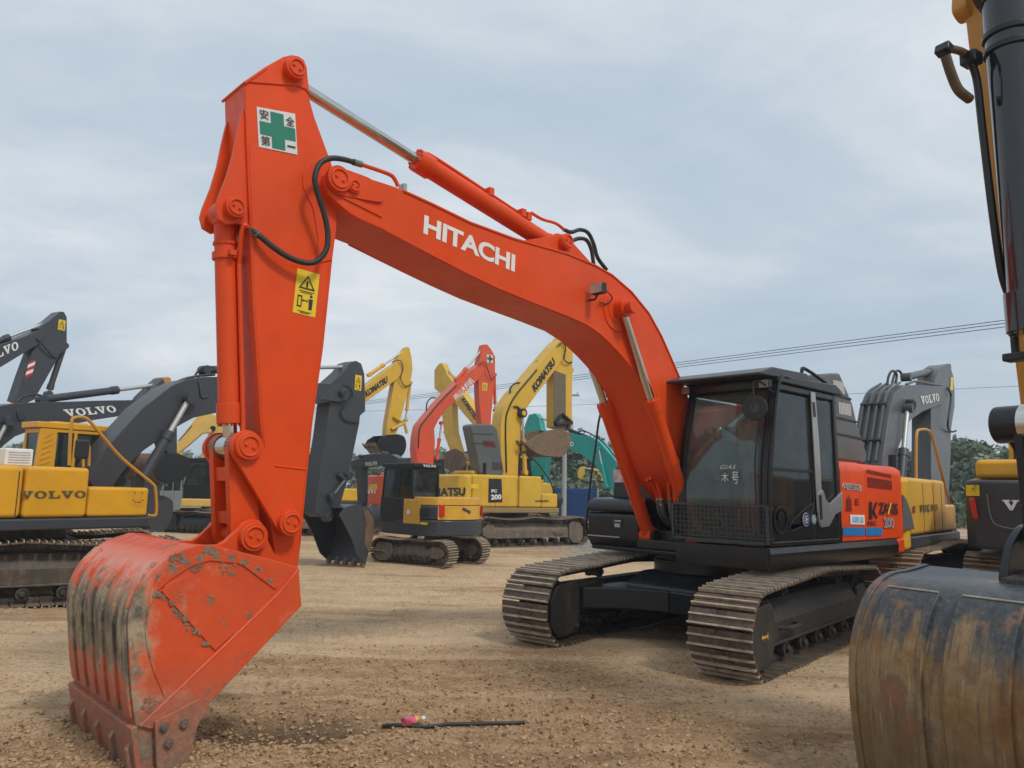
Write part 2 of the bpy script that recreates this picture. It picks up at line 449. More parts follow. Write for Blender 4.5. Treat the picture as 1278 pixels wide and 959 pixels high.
def cab(parent, x0, x1, y0, y1, z0, z1, sill, mbody, mglass, mroof=None, slant=.12, pill=.06, mtrim=None, rib_side=None, door=True, seat=True, wide_rear=0.):
    """a hollow cab: panels below the sills, corner pillars, roof, panes, a seat inside. x1 = front"""
    mroof = mroof or mbody; mtrim = mtrim or mbody
    m = MB(); t = .05
    xf = x1 - slant  # front at the roof
    m.box(x0, x1, y0, y0+t, z0, sill); m.box(x0, x1, y1-t, y1, z0, sill)
    m.box(x0, x0+t, y0+t, y1-t, z0, sill); m.box(x1-t, x1, y0+t, y1-t, z0, z0+.35*(sill-z0)); m.box(x0, x1, y0+t, y1-t, z0, z0+t)
    zr = z1 - .10
    for y in (y0, y1-pill):
        m.prism([(x0, sill), (x0+pill*1.2+wide_rear, sill), (x0+pill*1.2+wide_rear*.8+.04, zr), (x0+.04, zr)], y, y+pill)
        m.prism([(x1-pill, z0+.3), (x1, z0+.3), (xf, zr), (xf-pill, zr)], y, y+pill)
        xm = x0 + (x1-x0)*.42
        m.prism([(xm, sill), (xm+pill*.8, sill), (xm+pill*.8, zr), (xm, zr)], y+.004, y+pill-.004)
        m.box(x0+.04, xf, y+.003, y+pill-.003, zr-.06, zr)
    m.box(x0+.04, x0+.10, y0+pill, y1-pill, zr-.08, zr); m.box(xf-.06, xf, y0+pill, y1-pill, zr-.08, zr)
    c = m.build('cab', mbody, parent, bev=.015)
    rf = MB(); rf.box(x0-.02, xf+.06, y0-.015, y1+.015, zr+.002, z1); rf.box(x0+.3, xf-.3, y0+.15, y1-.15, z1, z1+.03)
    rf.build('roof', mroof, c, bev=.04, seg=3)
    def pane(fn):
        g = MB(); fn(g); g.build('window', mglass, c, smooth=0)
    xm = x0 + (x1-x0)*.42
    for y in (y0+.02, y1-.026):
        pane(lambda g: g.prism([(x0+.09+wide_rear, sill-.01), (xm+.02, sill-.01), (xm+.02, zr-.04), (x0+.11+wide_rear, zr-.04)], y, y+.006))
        pane(lambda g: g.prism([(xm+.03, sill-.01), (x1-.05, sill-.01), (xf-.05, zr-.04), (xm+.03, zr-.04)], y, y+.006))
    pane(lambda g: g.prism([(x1-.03, z0+.3), (x1-.024, z0+.3), (xf-.024, zr-.03), (xf-.03, zr-.03)], y0+.05, y1-.05))
    pane(lambda g: g.box(x0+.055, x0+.061, y0+.05, y1-.05, sill-.01, zr-.06))
    if seat:
        s = MB(); cx = x0+(x1-x0)*.42; cy = (y0+y1)/2
        s.box(cx-.25, cx+.25, cy-.24, cy+.24, z0+.42, z0+.54); s.prism([(cx-.32, z0+.5), (cx-.2, z0+.5), (cx-.28, z0+1.15), (cx-.38, z0+1.15)], cy-.23, cy+.23)
        s.box(cx-.2, cx+.2, cy-.2, cy+.2, z0+.05, z0+.42); s.box(cx-.38, cx-.28, cy-.12, cy+.12, z0+1.16, z0+1.35)
        for e in (-1, 1): s.box(cx-.2, cx+.3, cy+e*.36-.07, cy+e*.36+.07, z0+.3, z0+.72)
        s.build('seat', plain('seat_cloth', (.03, .03, .035), .8), c, bev=.03)
    if door:
        h = MB(); h.box(xm+.07, xm+.2, y1, y1+.03, sill-.12, sill-.08); h.build('door_handle', DARK, c, bev=.005)
    return c
def handrail(parent, pts, r, mat): return MB().tube(pts, r, n=10, k=5).build('handrail', mat, parent)
def sticker(parent, F, px4, y, mat, off=.004, name='sticker', label=None):
    """flat label on the plane y; px4: four corners"""
    s = 1 if y > 0 else -1
    P = [F.v(a, b, y) + Vector((0, s*off, 0)) for a, b in px4]
    return MB().add(P, [(0, 1, 2, 3)]).build(name, mat, parent, smooth=0, label=label)
def warn_sticker(parent, c, w, h, y, out, angle=0., back=None):
    """yellow warning label with black triangle and pictogram; c = centre (x,z) on plane y, out=+1/-1"""
    ca, sa = math.cos(angle), math.sin(angle)
    def P(a, b, k): return Vector((c[0] + out*-1*(a*ca - b*sa), y + out*.003*k, c[1] + a*sa + b*ca))
    ylw = plain('sticker_yellow', (.80, .56, .02), .5, var=.08); blk = plain('sticker_black', (.02, .02, .02), .5)
    o = MB().add([P(-w/2, -h/2, 1), P(w/2, -h/2, 1), P(w/2, h/2, 1), P(-w/2, h/2, 1)], [(0, 1, 2, 3)]).build('sticker', ylw, parent, smooth=0)
    m = MB(); q = w*.36
    outer = [(0, h*.40), (-q, h*.08), (q, h*.08)]; inn = [(0, h*.40-.26*q), (-q*.72, h*.08+.16*q), (q*.72, h*.08+.16*q)]
    m.add([P(a, b, 2) for a, b in outer+inn], [(0, 1, 4, 3), (1, 2, 5, 4), (2, 0, 3, 5)])
    m.add([P(a, b, 2) for a, b in [(-q*.1, h*.12), (q*.1, h*.12), (q*.12, h*.26), (-q*.12, h*.26)]], [(0, 1, 2, 3)])
    # figure and arrow
    m.add([P(a, b, 2) for a, b in [(w*.16, -h*.36), (w*.30, -h*.36), (w*.32, -h*.12), (w*.14, -h*.12)]], [(0, 1, 2, 3)])
    m.add([P(w*.23+.06*w*math.cos(t*.785), -h*.06+.06*w*math.sin(t*.785), 2) for t in range(8)], [tuple(range(8))])
    m.add([P(a, b, 2) for a, b in [(-w*.12, -h*.19), (w*.08, -h*.19), (w*.08, -h*.17), (-w*.12, -h*.17)]], [(0, 1, 2, 3)])
    for s in (-1, 1): m.add([P(a, b, 2) for a, b in [(-.02*w+s*w*.14, -h*.18), (-.02*w+s*w*.07, -h*.15), (-.02*w+s*w*.07, -h*.21)]], [(0, 1, 2)])
    for a, b, c_, d in ((-.36, -.34, -.32, -.08), (-.2, -.34, -.16, -.08), (-.36, -.11, -.16, -.08), (-.36, -.34, -.16, -.31)):
        m.add([P(w*a, h*b, 2), P(w*c_, h*b, 2), P(w*c_, h*d, 2), P(w*a, h*d, 2)], [(0, 1, 2, 3)])
    for zz_, ww_ in ((.03, .34), (-.005, .26), (-.43, .3), (-.46, .2)): m.add([P(-w*ww_, h*(zz_-.008), 2), P(w*ww_, h*(zz_-.008), 2), P(w*ww_, h*(zz_+.006), 2), P(-w*ww_, h*(zz_+.006), 2)], [(0, 1, 2, 3)])
    m.build('pictogram', blk, o, smooth=0)
    return o

# ================================================================== palette
ORANGE = paint('orange_paint', (.75, .066, .004), .40, .10, coat=.05, spec=.28, fade=(.70, .095, .022), chips=(.16, .045, .02))
ORANGE_B = paint('orange_bucket_base', (.60, .075, .018), .45, .4)
DUSTB = paint('black_dusty', (.03, .028, .027), .55, .5, dust=(.13, .09, .06), coat=0)
BLACKP = paint('black_paint', (.012, .0125, .014), .34, .06, dust=(.14, .11, .08))
CHAR = paint('charcoal_paint', (.048, .052, .060), .42, .10, dust=(.2, .17, .14))
FRAMEM = paint('frame_brown', (.065, .052, .04), .6, .55)
GREYB = paint('grey_boom_paint', (.080, .086, .090), .42, .25, dust=(.2, .17, .14))
YELL = paint('volvo_yellow', (.72, .36, .018), .36, .22)
YELK = paint('komatsu_yellow', (.70, .42, .035), .40, .35)
YELP = paint('pale_yellow', (.72, .47, .12), .42, .3)
YELD = paint('old_yellow', (.55, .26, .03), .42, .35)
RED = paint('red_orange_paint', (.70, .085, .022), .38, .2)
TEAL = paint('teal_paint', (.010, .36, .33), .38, .2)
GREYP = paint('grey_panel', (.11, .115, .12), .45, .2)
SILVER = plain('silver_trim', (.42, .43, .44), .35, .6, var=.08)
WHITE = plain('white_lettering', (.78, .78, .76), .5, var=.04)
BLK = plain('black_lettering', (.02, .02, .022), .5, var=.1)
GLASS = glass('cab_glass', (.55, .62, .60), .75)
GLASSD = glass('dark_cab_glass', (.42, .46, .46), .70, dust=(.03, .12))
SHOE = steel_shoes('track_steel', (.06, .048, .040), (.14, .11, .085), dusty=.4)
SHOEM = steel_shoes('track_steel_muddy', (.10, .075, .055), (.20, .14, .09), .8, .85)
FRAMEG = paint('frame_grey', (.10, .09, .08), .6, .8)
CHAIN = paint('chain_black', (.03, .027, .025), .6, .55)
TOOTH = steel_shoes('tooth_steel', (.11, .10, .09), (.22, .15, .10), .6, .6)
HOSE = plain('hose_rubber', (.022, .024, .022), .55, var=.3)
HOSEG = plain('hose_sleeve_grey', (.09, .09, .088), .6, var=.35)

def bucket_worn(side=False):
    """orange shell worn to grey steel and dried mud on its back"""
    m, nt, b = newmat('worn_bucket_paint'); co = objco(nt)
    st = noise(nt, scaled(nt, co, (2.2, 13, 2.0)), 1.0, 6, .68, .3); n2 = noise(nt, co, 7, 6, .75); n3 = noise(nt, co, 32, 5, .7)
    sep = N(nt, 'ShaderNodeSeparateXYZ'); nt.links.new(co, sep.inputs[0])
    # rubbed band: belly of the shell, where it drags over the ground
    z = sep.outputs['Z']; x = sep.outputs['X']
    up = mathn(nt, 'SUBTRACT', 1.0, mathn(nt, 'MULTIPLY', mathn(nt, 'ABSOLUTE', mathn(nt, 'SUBTRACT', z, .80)), 2.3), True)
    bk = mathn(nt, 'MULTIPLY', mathn(nt, 'SUBTRACT', x, 6.70), 6.5, True)
    w = mathn(nt, 'MULTIPLY', up, bk) if not side else mathn(nt, 'MULTIPLY', mathn(nt, 'MULTIPLY', mathn(nt, 'SUBTRACT', x, 6.74), 7., True), .55)
    w = mathn(nt, 'ADD', mathn(nt, 'ADD', mathn(nt, 'MULTIPLY', w, .66), mathn(nt, 'MULTIPLY', mathn(nt, 'SUBTRACT', st, .5), 1.15)), mathn(nt, 'MULTIPLY', mathn(nt, 'SUBTRACT', n2, .5), .75))
    wear = ramp(nt, w, [(.26, (0,)*3), (.36, (1,)*3)]).outputs[0]
    rub = ramp(nt, w, [(.08, (0,)*3), (.26, (.75,)*3)]).outputs[0]
    org = ramp(nt, noise(nt, co, 2.2, 5, .7), [(.3, (.58, .060, .010)), (.7, (.72, .092, .020))]).outputs[0]
    faded = ramp(nt, n2, [(.35, (.62, .13, .055)), (.65, (.60, .26, .15))]).outputs[0]
    c = mixc(nt, rub, org, faded)
    steel = ramp(nt, mathn(nt, 'ADD', mathn(nt, 'MULTIPLY', n2, .7), mathn(nt, 'MULTIPLY', noise(nt, scaled(nt, co, (1.5, 20, 2.)), 1.4, 5, .7), .5)), [(.42, (.045, .044, .042)), (.56, (.13, .112, .085)), (.66, (.36, .28, .18)), (.76, (.50, .40, .27)), (.84, (.17, .14, .09))]).outputs[0]
    c = mixc(nt, wear, c, steel)
    top = ramp(nt, mathn(nt, 'ADD', mathn(nt, 'MULTIPLY', mathn(nt, 'SUBTRACT', z, 1.08), 2.2), mathn(nt, 'MULTIPLY', mathn(nt, 'SUBTRACT', n2, .5), 1.2)), [(-.0, (0,)*3), (.30, (.85,)*3)]).outputs[0]
    c = mixc(nt, mathn(nt, 'MULTIPLY', top, bk), c, (.72, .34, .25))
    mud = ramp(nt, mathn(nt, 'MULTIPLY', mathn(nt, 'ADD', n2, mathn(nt, 'MULTIPLY', noise(nt, co, 2.6, 5, .75), .9)), .55), [(.575, (0,)*3), (.63, (.8,)*3)]).outputs[0]
    c = mixc(nt, mud, c, (.17, .12, .085))
    low = ramp(nt, mathn(nt, 'ADD', z, mathn(nt, 'MULTIPLY', n2, .5)), [(.46, (.95,)*3), (.86, (0,)*3)]).outputs[0]
    c = mixc(nt, mathn(nt, 'MULTIPLY', low, ramp(nt, st, [(.4, (.62,)*3), (.6, (1,)*3)]).outputs[0]), c, ramp(nt, n3, [(.35, (.15, .11, .08)), (.65, (.27, .19, .13))]).outputs[0])
    nt.links.new(c, b.inputs['Base Color'])
    nt.links.new(ramp(nt, n2, [(.3, (.38,)*3), (.7, (.7,)*3)]).outputs[0], b.inputs['Roughness'])
    bump(nt, b, mathn(nt, 'ADD', mathn(nt, 'MULTIPLY', st, .5), mathn(nt, 'ADD', mathn(nt, 'MULTIPLY', n3, .25), mathn(nt, 'MULTIPLY', mud, .6))), .35, .02)
    return m
WORN = bucket_worn(); WORNS = bucket_worn(True)

# ================================================================== the orange excavator in the middle
F0 = Frame(2.489, 9.781, math.degrees(3.8937)); ROT = 4.0215 - 3.8937
ex = empty('excavator', (F0.X, F0.Y, 0), F0.yaw, 'large bright orange excavator with black cab and boom arched across the whole picture', 'excavator')

# undercarriage
for yc in (1.15, -1.15):
    make_track(ex, yc, .64, 2.2, .80, .02, SHOE, DUSTB, CHAIN, ROT, 2, .175, rise=.09)
m = MB()
m.prism(rounded([(-.95, .42), (.95, .42), (.98, .62), (.6, .76), (-.6, .76), (-.98, .62)], .05), -.60, .60)
for s in (-1, 1):
    for e in (-1, 1):
        a = [(e*.20, s*.0), (e*.20, s*.4), (e*.85, s*1.0), (e*1.48, s*1.0), (e*1.48, s*.86), (e*1.12, s*.45), (e*1.02, s*.0)]
        m.plan(a, .36, .60)
u = m.build('car_body', BLACKP, ex, bev=.02); u.rotation_euler = (0, 0, ROT)
m = MB(); m.cyl((0, 0, .76), (0, 0, .90), .66, n=40); m.cyl((0, 0, .88), (0, 0, .98), .58, n=40); m.build('slew_ring', BLACKP, ex, bev=.01)

# upper frame
m = MB()
m.plan(rounded([(.72, -1.30), (.76, .20), (.76, 1.30), (-2.45, 1.33), (-2.45, -1.33)], .05), .97, 1.02)
m.box(-2.2, .55, -.40, .15, .90, 1.25)
m.build('upper_frame', BLACKP, ex, bev=.015)
# side skirt with a rolled edge below cab and doors
m = MB(); sk = rounded([(-1.05*0+1.35, .98), (1.36, 1.16), (1.20, 1.16), (1.12, 1.10), (1.12, .98), (1.2, .94)], .05)
m.add([], [])
prof = [(1.12, .93), (1.30, .93), (1.36, 1.00), (1.37, 1.10), (1.33, 1.17), (1.12, 1.17)]
def sweep_x(mb, prof, x0, x1):
    n = len(prof); mb.add([(x0, y, z) for y, z in prof] + [(x1, y, z) for y, z in prof],
        [tuple(range(n-1, -1, -1)), tuple(range(n, 2*n))] + [(i, (i+1) % n, n+(i+1) % n, n+i) for i in range(n)])
sweep_x(m, prof, .97, -2.46)
m.build('side_skirt', BLACKP, ex, bev=.012)
m = MB(); m.prism(rounded([(.96, .93), (1.01, .93), (1.02, 1.16), (.96, 1.16)], .01), .22, 1.36); m.build('cab_base_panel', BLACKP, ex, bev=.02)

# engine bay behind the cab: side doors
ez0, ez1 = 1.175, 2.15
def shoulder(y0, y1, z0, z1, r=.14, k=6):
    pts = [(y0, z0), (y1, z0)]
    for i in range(k+1):
        a = math.pi/2*i/k; pts.append((y1-r+r*math.cos(a), z1-r+r*math.sin(a)))
    return pts + [(y0, z1)]
m = MB(); sweep_x(m, shoulder(.25, 1.34, ez0, ez1), -1.505, -.80); d1 = m.build('side_door', ORANGE, ex, bev=.012, label='orange front engine side door with stickers')
m = MB(); sweep_x(m, shoulder(.25, 1.335, ez0, ez1-.01), -2.72, -1.52); d2 = m.build('side_door', ORANGE, ex, bev=.012)
# louvres in the rear door
for (pa, pb) in (((1105, 583), (1112, 593)),): pass
DR = plain('louvre_red', (.30, .03, .012), .6)
def strip(px4, y, n, mat, parent, name, th=.006):
    P = [F0.v(a, b, y) for a, b in px4]
    m = MB()
    for i in range(n):
        a, b = i/n, (i+.45)/n
        q = [P[0].lerp(P[1], a), P[0].lerp(P[1], b), P[3].lerp(P[2], b), P[3].lerp(P[2], a)]
        m.add([v + Vector((0, .003, 0)) for v in q] + [v + Vector((0, .003+th, 0)) for v in q], [(0, 1, 2, 3), (7, 6, 5, 4), (0, 4, 5, 1), (1, 5, 6, 2), (2, 6, 7, 3), (3, 7, 4, 0)])
    return m.build(name, mat, parent, smooth=0)
strip([(1081, 586), (1112, 593), (1112.5, 597), (1081.6, 591)], 1.335, 26, DR, d2, 'louvre')
strip([(1082, 595.5), (1112.8, 600.5), (1113.4, 612), (1082.6, 608.5)], 1.335, 26, DR, d2, 'louvre')
# counterweight (rounded block at the back) with orange corner
cwl = [(-2.475, 1.36), (-2.66, 1.36), (-2.84, 1.24), (-2.97, .9), (-3.05, .4), (-3.07, 0)]; cwl = cwl + [(x, -y) for x, y in cwl[-2::-1]]
cwu = [(-2.735, 1.325), (-2.80, 1.29), (-2.90, .9), (-2.98, .4), (-3.0, 0)]; cwu = cwu + [(x, -y) for x, y in cwu[-2::-1]]
m = MB(); m.plan(cwl, .98, 1.168); m.plan(cwu, 1.165, 2.10)
m.build('counterweight', ORANGE, ex, bev=.07, seg=4)
# right-hand side body and engine hood deck
m = MB(); m.box(-2.72, -.6, -1.32, .24, 1.02, 2.08); m.build('engine_cover', ORANGE, ex, bev=.05, seg=3)
m = MB(); m.box(-.58, .10, -1.30, -.45, 1.02, 1.95); m.build('fuel_tank', BLACKP, ex, bev=.05, seg=3)
# storage box at the front right: lower box, hinged lid, latch
def px_box(parent): pass
m = MB(); m.prism(rounded([(-.1, .98), (.66, .98), (.74, 1.10), (.74, 1.44), (-.1, 1.44)], .06, 5), -1.34, -.52); tb = m.build('tool_box', BLACKP, ex, bev=.03, seg=3)
m = MB(); m.prism(rounded([(-.08, 1.45), (.755, 1.45), (.74, 1.55), (.64, 1.62), (-.08, 1.64)], .05, 5), -1.36, -.50); lid = m.build('lid', BLACKP, tb, bev=.03, seg=3)
m = MB(); m.box(.742, .752, -.90, -.76, 1.24, 1.38); lt = m.build('latch', BLK, tb, bev=.01)
m = MB(); m.box(.750, .765, -.87, -.78, 1.26, 1.31); m.box(.750, .760, -.88, -.77, 1.33, 1.35); m.build('latch_handle', SILVER, lt, bev=.005)
m = MB(); m.box(.70, .752, -1.33, -.8, 1.13, 1.145); m.build('trim_strip', SILVER, tb, bev=.003)
m = MB(); m.prism(rounded([(-.4, 1.60), (.44, 1.60), (.38, 2.02), (.28, 2.14), (-.4, 2.16)], .05, 5), -1.18, -.42); m.build('valve_cover', BLACKP, ex, bev=.03, seg=3)
m = MB(); m.box(.385, .42, -.85, -.58, 1.83, 1.97); m.build('vent', BLK, ex, bev=.01)
m = MB(); m.box(.35, .425, -1.165, -.99, 1.83, 2.0); m.build('sticker', plain('pink_white_label', (.6, .45, .48), .5, var=.5), ex)
m = MB(); m.box(-.35, .20, -1.1, -.5, 2.165, 2.21); m.build('top_cover', ORANGE, ex, bev=.02)
m = MB(); m.cyl((.0, -.80, 2.15), (.0, -.80, 2.95), .035, n=14); m.build('exhaust_pipe', BLACKP, ex)
m = MB(); m.tube([F0.v(752, 506, -1.5), F0.v(747, 528, -1.5), F0.v(743, 560, -1.5), F0.v(737, 600, -1.5), F0.v(733, 640, -1.5), F0.v(732, 660, -1.5), F0.v(738, 676, -1.5), F0.v(748, 679, -1.5)], .016, n=10)
m.tube([F0.v(752, 506, -1.5), F0.v(757, 494, -1.45), F0.v(767, 488, -1.3), F0.v(778, 490, -1.2)], .016, n=10); m.build('handrail', BLACKP, ex)

# --- cab, built from its own outline
cy0, cy1 = .25, 1.36
xb, xf = -.77, .95
zb, zs = 1.175, 1.80
side = F0.poly([(963, 671.5), (956.6, 604), (961.5, 551), (966.5, 497), (972, 477)], cy1)
front = [(.97, zb), (1.0, 1.6), (.98, 2.0), (.90, 2.4), (.80, 2.75), (.74, 2.96)]
zr = 2.95
def fx(z):
    for a, b in zip(front, front[1:]):
        if a[1] <= z <= b[1]: return a[0] + (b[0]-a[0])*(z-a[1])/(b[1]-a[1])
    return front[-1][0]
m = MB(); pw = .075
fcurve = [(fx(z), z) for z in np.linspace(zb, zr-.02, 12)]
for y in (cy0, cy1-pw): m.prism(fcurve + [(x-.085, z) for x, z in fcurve[::-1]], y, y+pw)       # front posts
for y in (cy0, cy1-pw): m.prism([(xb, zb), (xb+.09, zb), (xb+.15, zr-.02), (xb+.06, zr-.02)], y, y+pw)   # rear posts
m.box(xb, xf-.02, cy0, cy1, zb, zb+.05)                                            # floor
m.box(xb+.02, xb+.06, cy0+pw, cy1-pw, zb, 1.72)                                       # rear wall
m.box(xb+.05, fx(zr)-.02, cy0+.004, cy0+pw-.004, zr-.10, zr-.02); m.box(xb+.05, fx(zr)-.02, cy1-pw+.004, cy1-.004, zr-.10, zr-.02)
m.prism([(fx(zr-.12), zr-.12), (fx(zr-.02), zr-.02), (fx(zr)-.08, zr-.02), (fx(zr)-.08, zr-.12)], cy0+pw, cy1-pw)
m.box(xf-.06, xf-.005, cy0+pw, cy1-pw, zb, zb+.12)
m.box(-.16, -.08, cy1-.07, cy1-.012, zb+.03, zr-.05)                                            # middle pillar
m.box(xb+.03, xf-.09, cy0+.01, cy0+.045, zb, 1.70)
cb = m.build('cab', BLACKP, ex, bev=.018, seg=3)
# side skin: front door with curved lower edge panel, rear panel
zsill = 1.30
m = MB(); m.prism([(-.08, zb+.03), (fx(zb+.1)-.09, zb+.03), (fx(1.5)-.088, 1.42), (.68, 1.46), (.45, 1.34), (.1, 1.40), (-.08, 1.62)], cy1-.045, cy1-.008)
door = m.build('door', BLACKP, cb, bev=.01)
m = MB(); m.prism([(xb+.09, zb+.03), (-.165, zb+.03), (-.165, 1.58), (xb+.12, 1.46)], cy1-.05, cy1-.006); m.build('rear_side_panel', BLACKP, cb, bev=.01)
def pane(fn, name='window', mat=GLASSD, parent=cb):
    g = MB(); fn(g); return g.build(name, mat, parent, smooth=0)
pane(lambda g: g.prism([(-.07, 2.0), (fx(2.0)-.10, 2.0), (fx(2.84)-.10, 2.83), (-.07, 2.83)], cy1-.035, cy1-.029))
pane(lambda g: g.prism([(-.07, 1.40), (fx(1.5)-.10, 1.40), (fx(1.96)-.10, 1.975), (-.07, 1.975)], cy1-.036, cy1-.030))
m = MB(); m.box(-.07, fx(2)-.09, cy1-.045, cy1-.015, 1.972, 2.004); m.build('window_bar', BLK, door, bev=.004)
pane(lambda g: g.prism([(xb+.11, 1.47), (-.17, 1.57), (-.17, 2.83), (xb+.16, 2.83)], cy1-.03, cy1-.024))
pane(lambda g: g.prism([(xb+.12, 1.72), (xf-.1, 1.6), (fx(2.84)-.1, 2.83), (xb+.14, 2.83)], cy0+.02, cy0+.026), mat=GLASS)
pane(lambda g: g.box(xb+.07, xb+.076, cy0+pw, cy1-pw, 1.72, 2.83), mat=GLASS)
fg = [(x-.02, z) for x, z in fcurve]
pane(lambda g: g.shell(fg, cy0+pw, cy1-pw, .006), name='windscreen', mat=glass('windscreen_glass', (.80, .90, .84), .95, dust=(.07, .17)))  # heavier grey film paints in the sky's reflection, beyond real dust
m = MB()
for (z0, z1) in ((zb+.1, zr-.1),):
    for y in (cy0+pw, cy1-pw-.02):
        m.prism([(x+.002, z) for x, z in fcurve[1:]] + [(x-.03, z) for x, z in fcurve[:0:-1]], y, y+.02)
m.build('window_seal', BLK, cb)
# silver pillar, and the silver step panel with handle holes
SV = F0
pl = F0.poly([(1011, 489), (1016.5, 490), (1022, 560), (1026, 640), (1019.5, 639), (1015, 560)], cy1)
m = MB(); m.prism(pl, cy1-.006, cy1+.012); m.build('silver_pillar', SILVER, cb, bev=.006)
sp = F0.poly([(1019, 616), (1025, 611), (1029.5, 625), (1034, 629), (1049.5, 614), (1050, 637), (1041, 642), (1033, 657), (1023, 658.5), (1020.5, 650)], cy1)
m = MB(); m.prism(rounded(sp, .02), cy1-.005, cy1+.022); spn = m.build('silver_panel', SILVER, cb, bev=.01)
m = MB(); m.prism(F0.poly([(1019.5, 618), (1022.5, 618), (1024, 648), (1021.3, 649)], cy1), cy1+.02, cy1+.03); m.build('door_handle', BLK, spn, bev=.004)
m = MB(); m.prism(F0.poly([(1012.5, 502), (1015.5, 502.5), (1017, 521), (1014, 521)], cy1), cy1+.01, cy1+.016); m.build('slot', BLK, cb)
# speaker-like round cover low on the door
c = F0.p(974, 650, cy1); m = MB(); m.ring((c[0], cy1-.012, c[1]), (c[0], cy1+.012, c[1]), .15, .125, 36); m.cyl((c[0]-.02, cy1-.012, c[1]+.02), (c[0]-.02, cy1+.006, c[1]+.02), .07, n=24); m.build('round_cover', BLACKP, door, bev=.006)
pl = [F0.v(a, b, cy1+.002) for a, b in [(984, 660), (990, 650), (1003, 637), (1016, 628)]]
MB().tube(pl, .008).build('door_seam', BLK, door)
for px, py, col, r_ in ((1006, 648.5, (.02, .03, .20), .075), (1016, 648.5, (.10, .28, .38), .052)):
    c = F0.p(px, py, cy1); m = MB(); m.cyl((c[0], cy1-.004, c[1]), (c[0], cy1+.004, c[1]), r_, n=30); o = m.build('round_sticker', WHITE, cb)
    m = MB(); m.ring((c[0], cy1+.003, c[1]), (c[0], cy1+.006, c[1]), r_*.92, r_*.62, 30)
    for k in range(5): a = k*1.256; m.cyl((c[0]+r_*.36*math.cos(a), cy1+.003, c[1]+r_*.36*math.sin(a)), (c[0]+r_*.36*math.cos(a), cy1+.006, c[1]+r_*.36*math.sin(a)), r_*.16, n=8)
    m.build('emblem', plain('emblem_%d' % px, col, .5), o)
# roof and the front visor guard
m = MB(); m.prism(rounded([(xb-.06, zr-.02), (fx(zr)+.02, zr-.02), (fx(zr)+.02, zr+.05), (xb+.1, zr+.10), (xb-.06, zr+.03)], .02), cy0-.03, cy1+.03); rf = m.build('roof', BLACKP, cb, bev=.03, seg=3)
m = MB(); vis = [(xf-.9, zr+.05), (xf+.17, zr+.02), (xf+.17, zr+.045), (xf-.1, zr+.13), (xf-.9, zr+.15)]
m.prism(vis, cy0-.09, cy1+.02); m.build('visor', CHAR, rf, bev=.012)
m = MB()
m.box(xf-.16, xf-.10, cy0+.12, cy1-.12, zr-.09, zr+.0); m.build('visor_bracket', BLACKP, rf, bev=.01)
LAMP = plain('lamp_lens', (.30, .26, .20), .25, .2, var=.5)
for y in (cy0+.0, cy1-.12):
    m = MB(); m.box(xf-.12, xf-.03, y, y+.12, zr-.10, zr-.01); l = m.build('work_lamp', BLK, cb, bev=.01)
    m = MB(); m.box(xf-.032, xf-.024, y+.01, y+.11, zr-.095, zr-.015); m.build('lens', LAMP, l)
m = MB(); m.cyl((.1, 1.0, zr+.1), (.1, 1.0, zr+.19), .055, .045, n=20); m.build('beacon', plain('amber_lens', (.75, .25, .05), .3), rf, bev=.01)
m = MB()
for y in (cy1-.10, cy1-.55): m.tube([(-.05, y, zr+.1), (-.05, y, zr+.2), (-.15, y, zr+.24), (-.78, y, zr+.1), (-.8, y, zr)], .022, n=8, k=4)
m.build('roof_rail', BLACKP, rf)
# mirror on its arm, and round mirror head
m = MB(); hub = Vector((xf+.10, cy1-.09, 2.62))
m.tube([(xf-.14, cy1-.0, 2.80), (xf+.02, cy1-.05, 2.90), (xf+.12, cy1-.09, 2.90), (xf+.13, cy1-.09, 2.75), hub + Vector((.03, 0, 0))], .012)
m.build('mirror_arm', BLK, cb)
d = Vector((.93, .25, -.05)).normalized(); m = MB(); m.cyl(hub, hub + d*.03, .135, .13, n=32); m.cyl(hub - d*.03, hub, .08, .135, n=32); mr = m.build('mirror', BLK, cb, bev=.006)
m = MB(); m.cyl(hub + d*.028, hub + d*.034, .05, n=20); m.build('mirror_boss', CHAR, mr)
m = MB(); m.tube([(.50, cy1+.02, 3.0), (.68, cy1+.03, 2.99), (.78, cy1+.03, 2.85), (.87, cy1+.03, 2.5), (.98, cy1+.03, 1.9), (.99, cy1+.02, 1.25)], .02, n=10, k=5); m.build('grab_rail', BLACKP, cb)
# wiper
m = MB(); m.tube([(fx(1.6)+.02, cy1-.12, 1.6), (fx(2.1)+.02, cy1-.14, 2.1), (fx(2.5)+.015, cy1-.13, 2.5)], .009); m.build('wiper', BLK, cb)
# lower mesh guard
m = MB(); gx = xf+.085; gz0, gz1 = 1.20, 1.60; gy0, gy1 = cy0-.05, cy1+.02
for a in np.linspace(gz0, gz1, 9)[1:-1]: m.box(gx-.004, gx+.004, gy0, gy1, a-.004, a+.004)
for a in np.linspace(gy0, gy1, 23)[1:-1]: m.box(gx-.0075, gx+.0005, a-.004, a+.004, gz0, gz1)
for a in (gz0, gz1-.02): m.box(gx-.02, gx+.015, gy0, gy1, a, a+.025)
for a in (gy0, gy1-.02): m.box(gx-.02, gx+.015, a, a+.025, gz0, gz1+.004)
for a in (gy0+.01, gy1-.02):
    for z in (gz0+.04, gz1-.05): m.box(xf-.02, gx-.015, a, a+.03, z, z+.03)
m.build('mesh_guard', CHAR, ex)
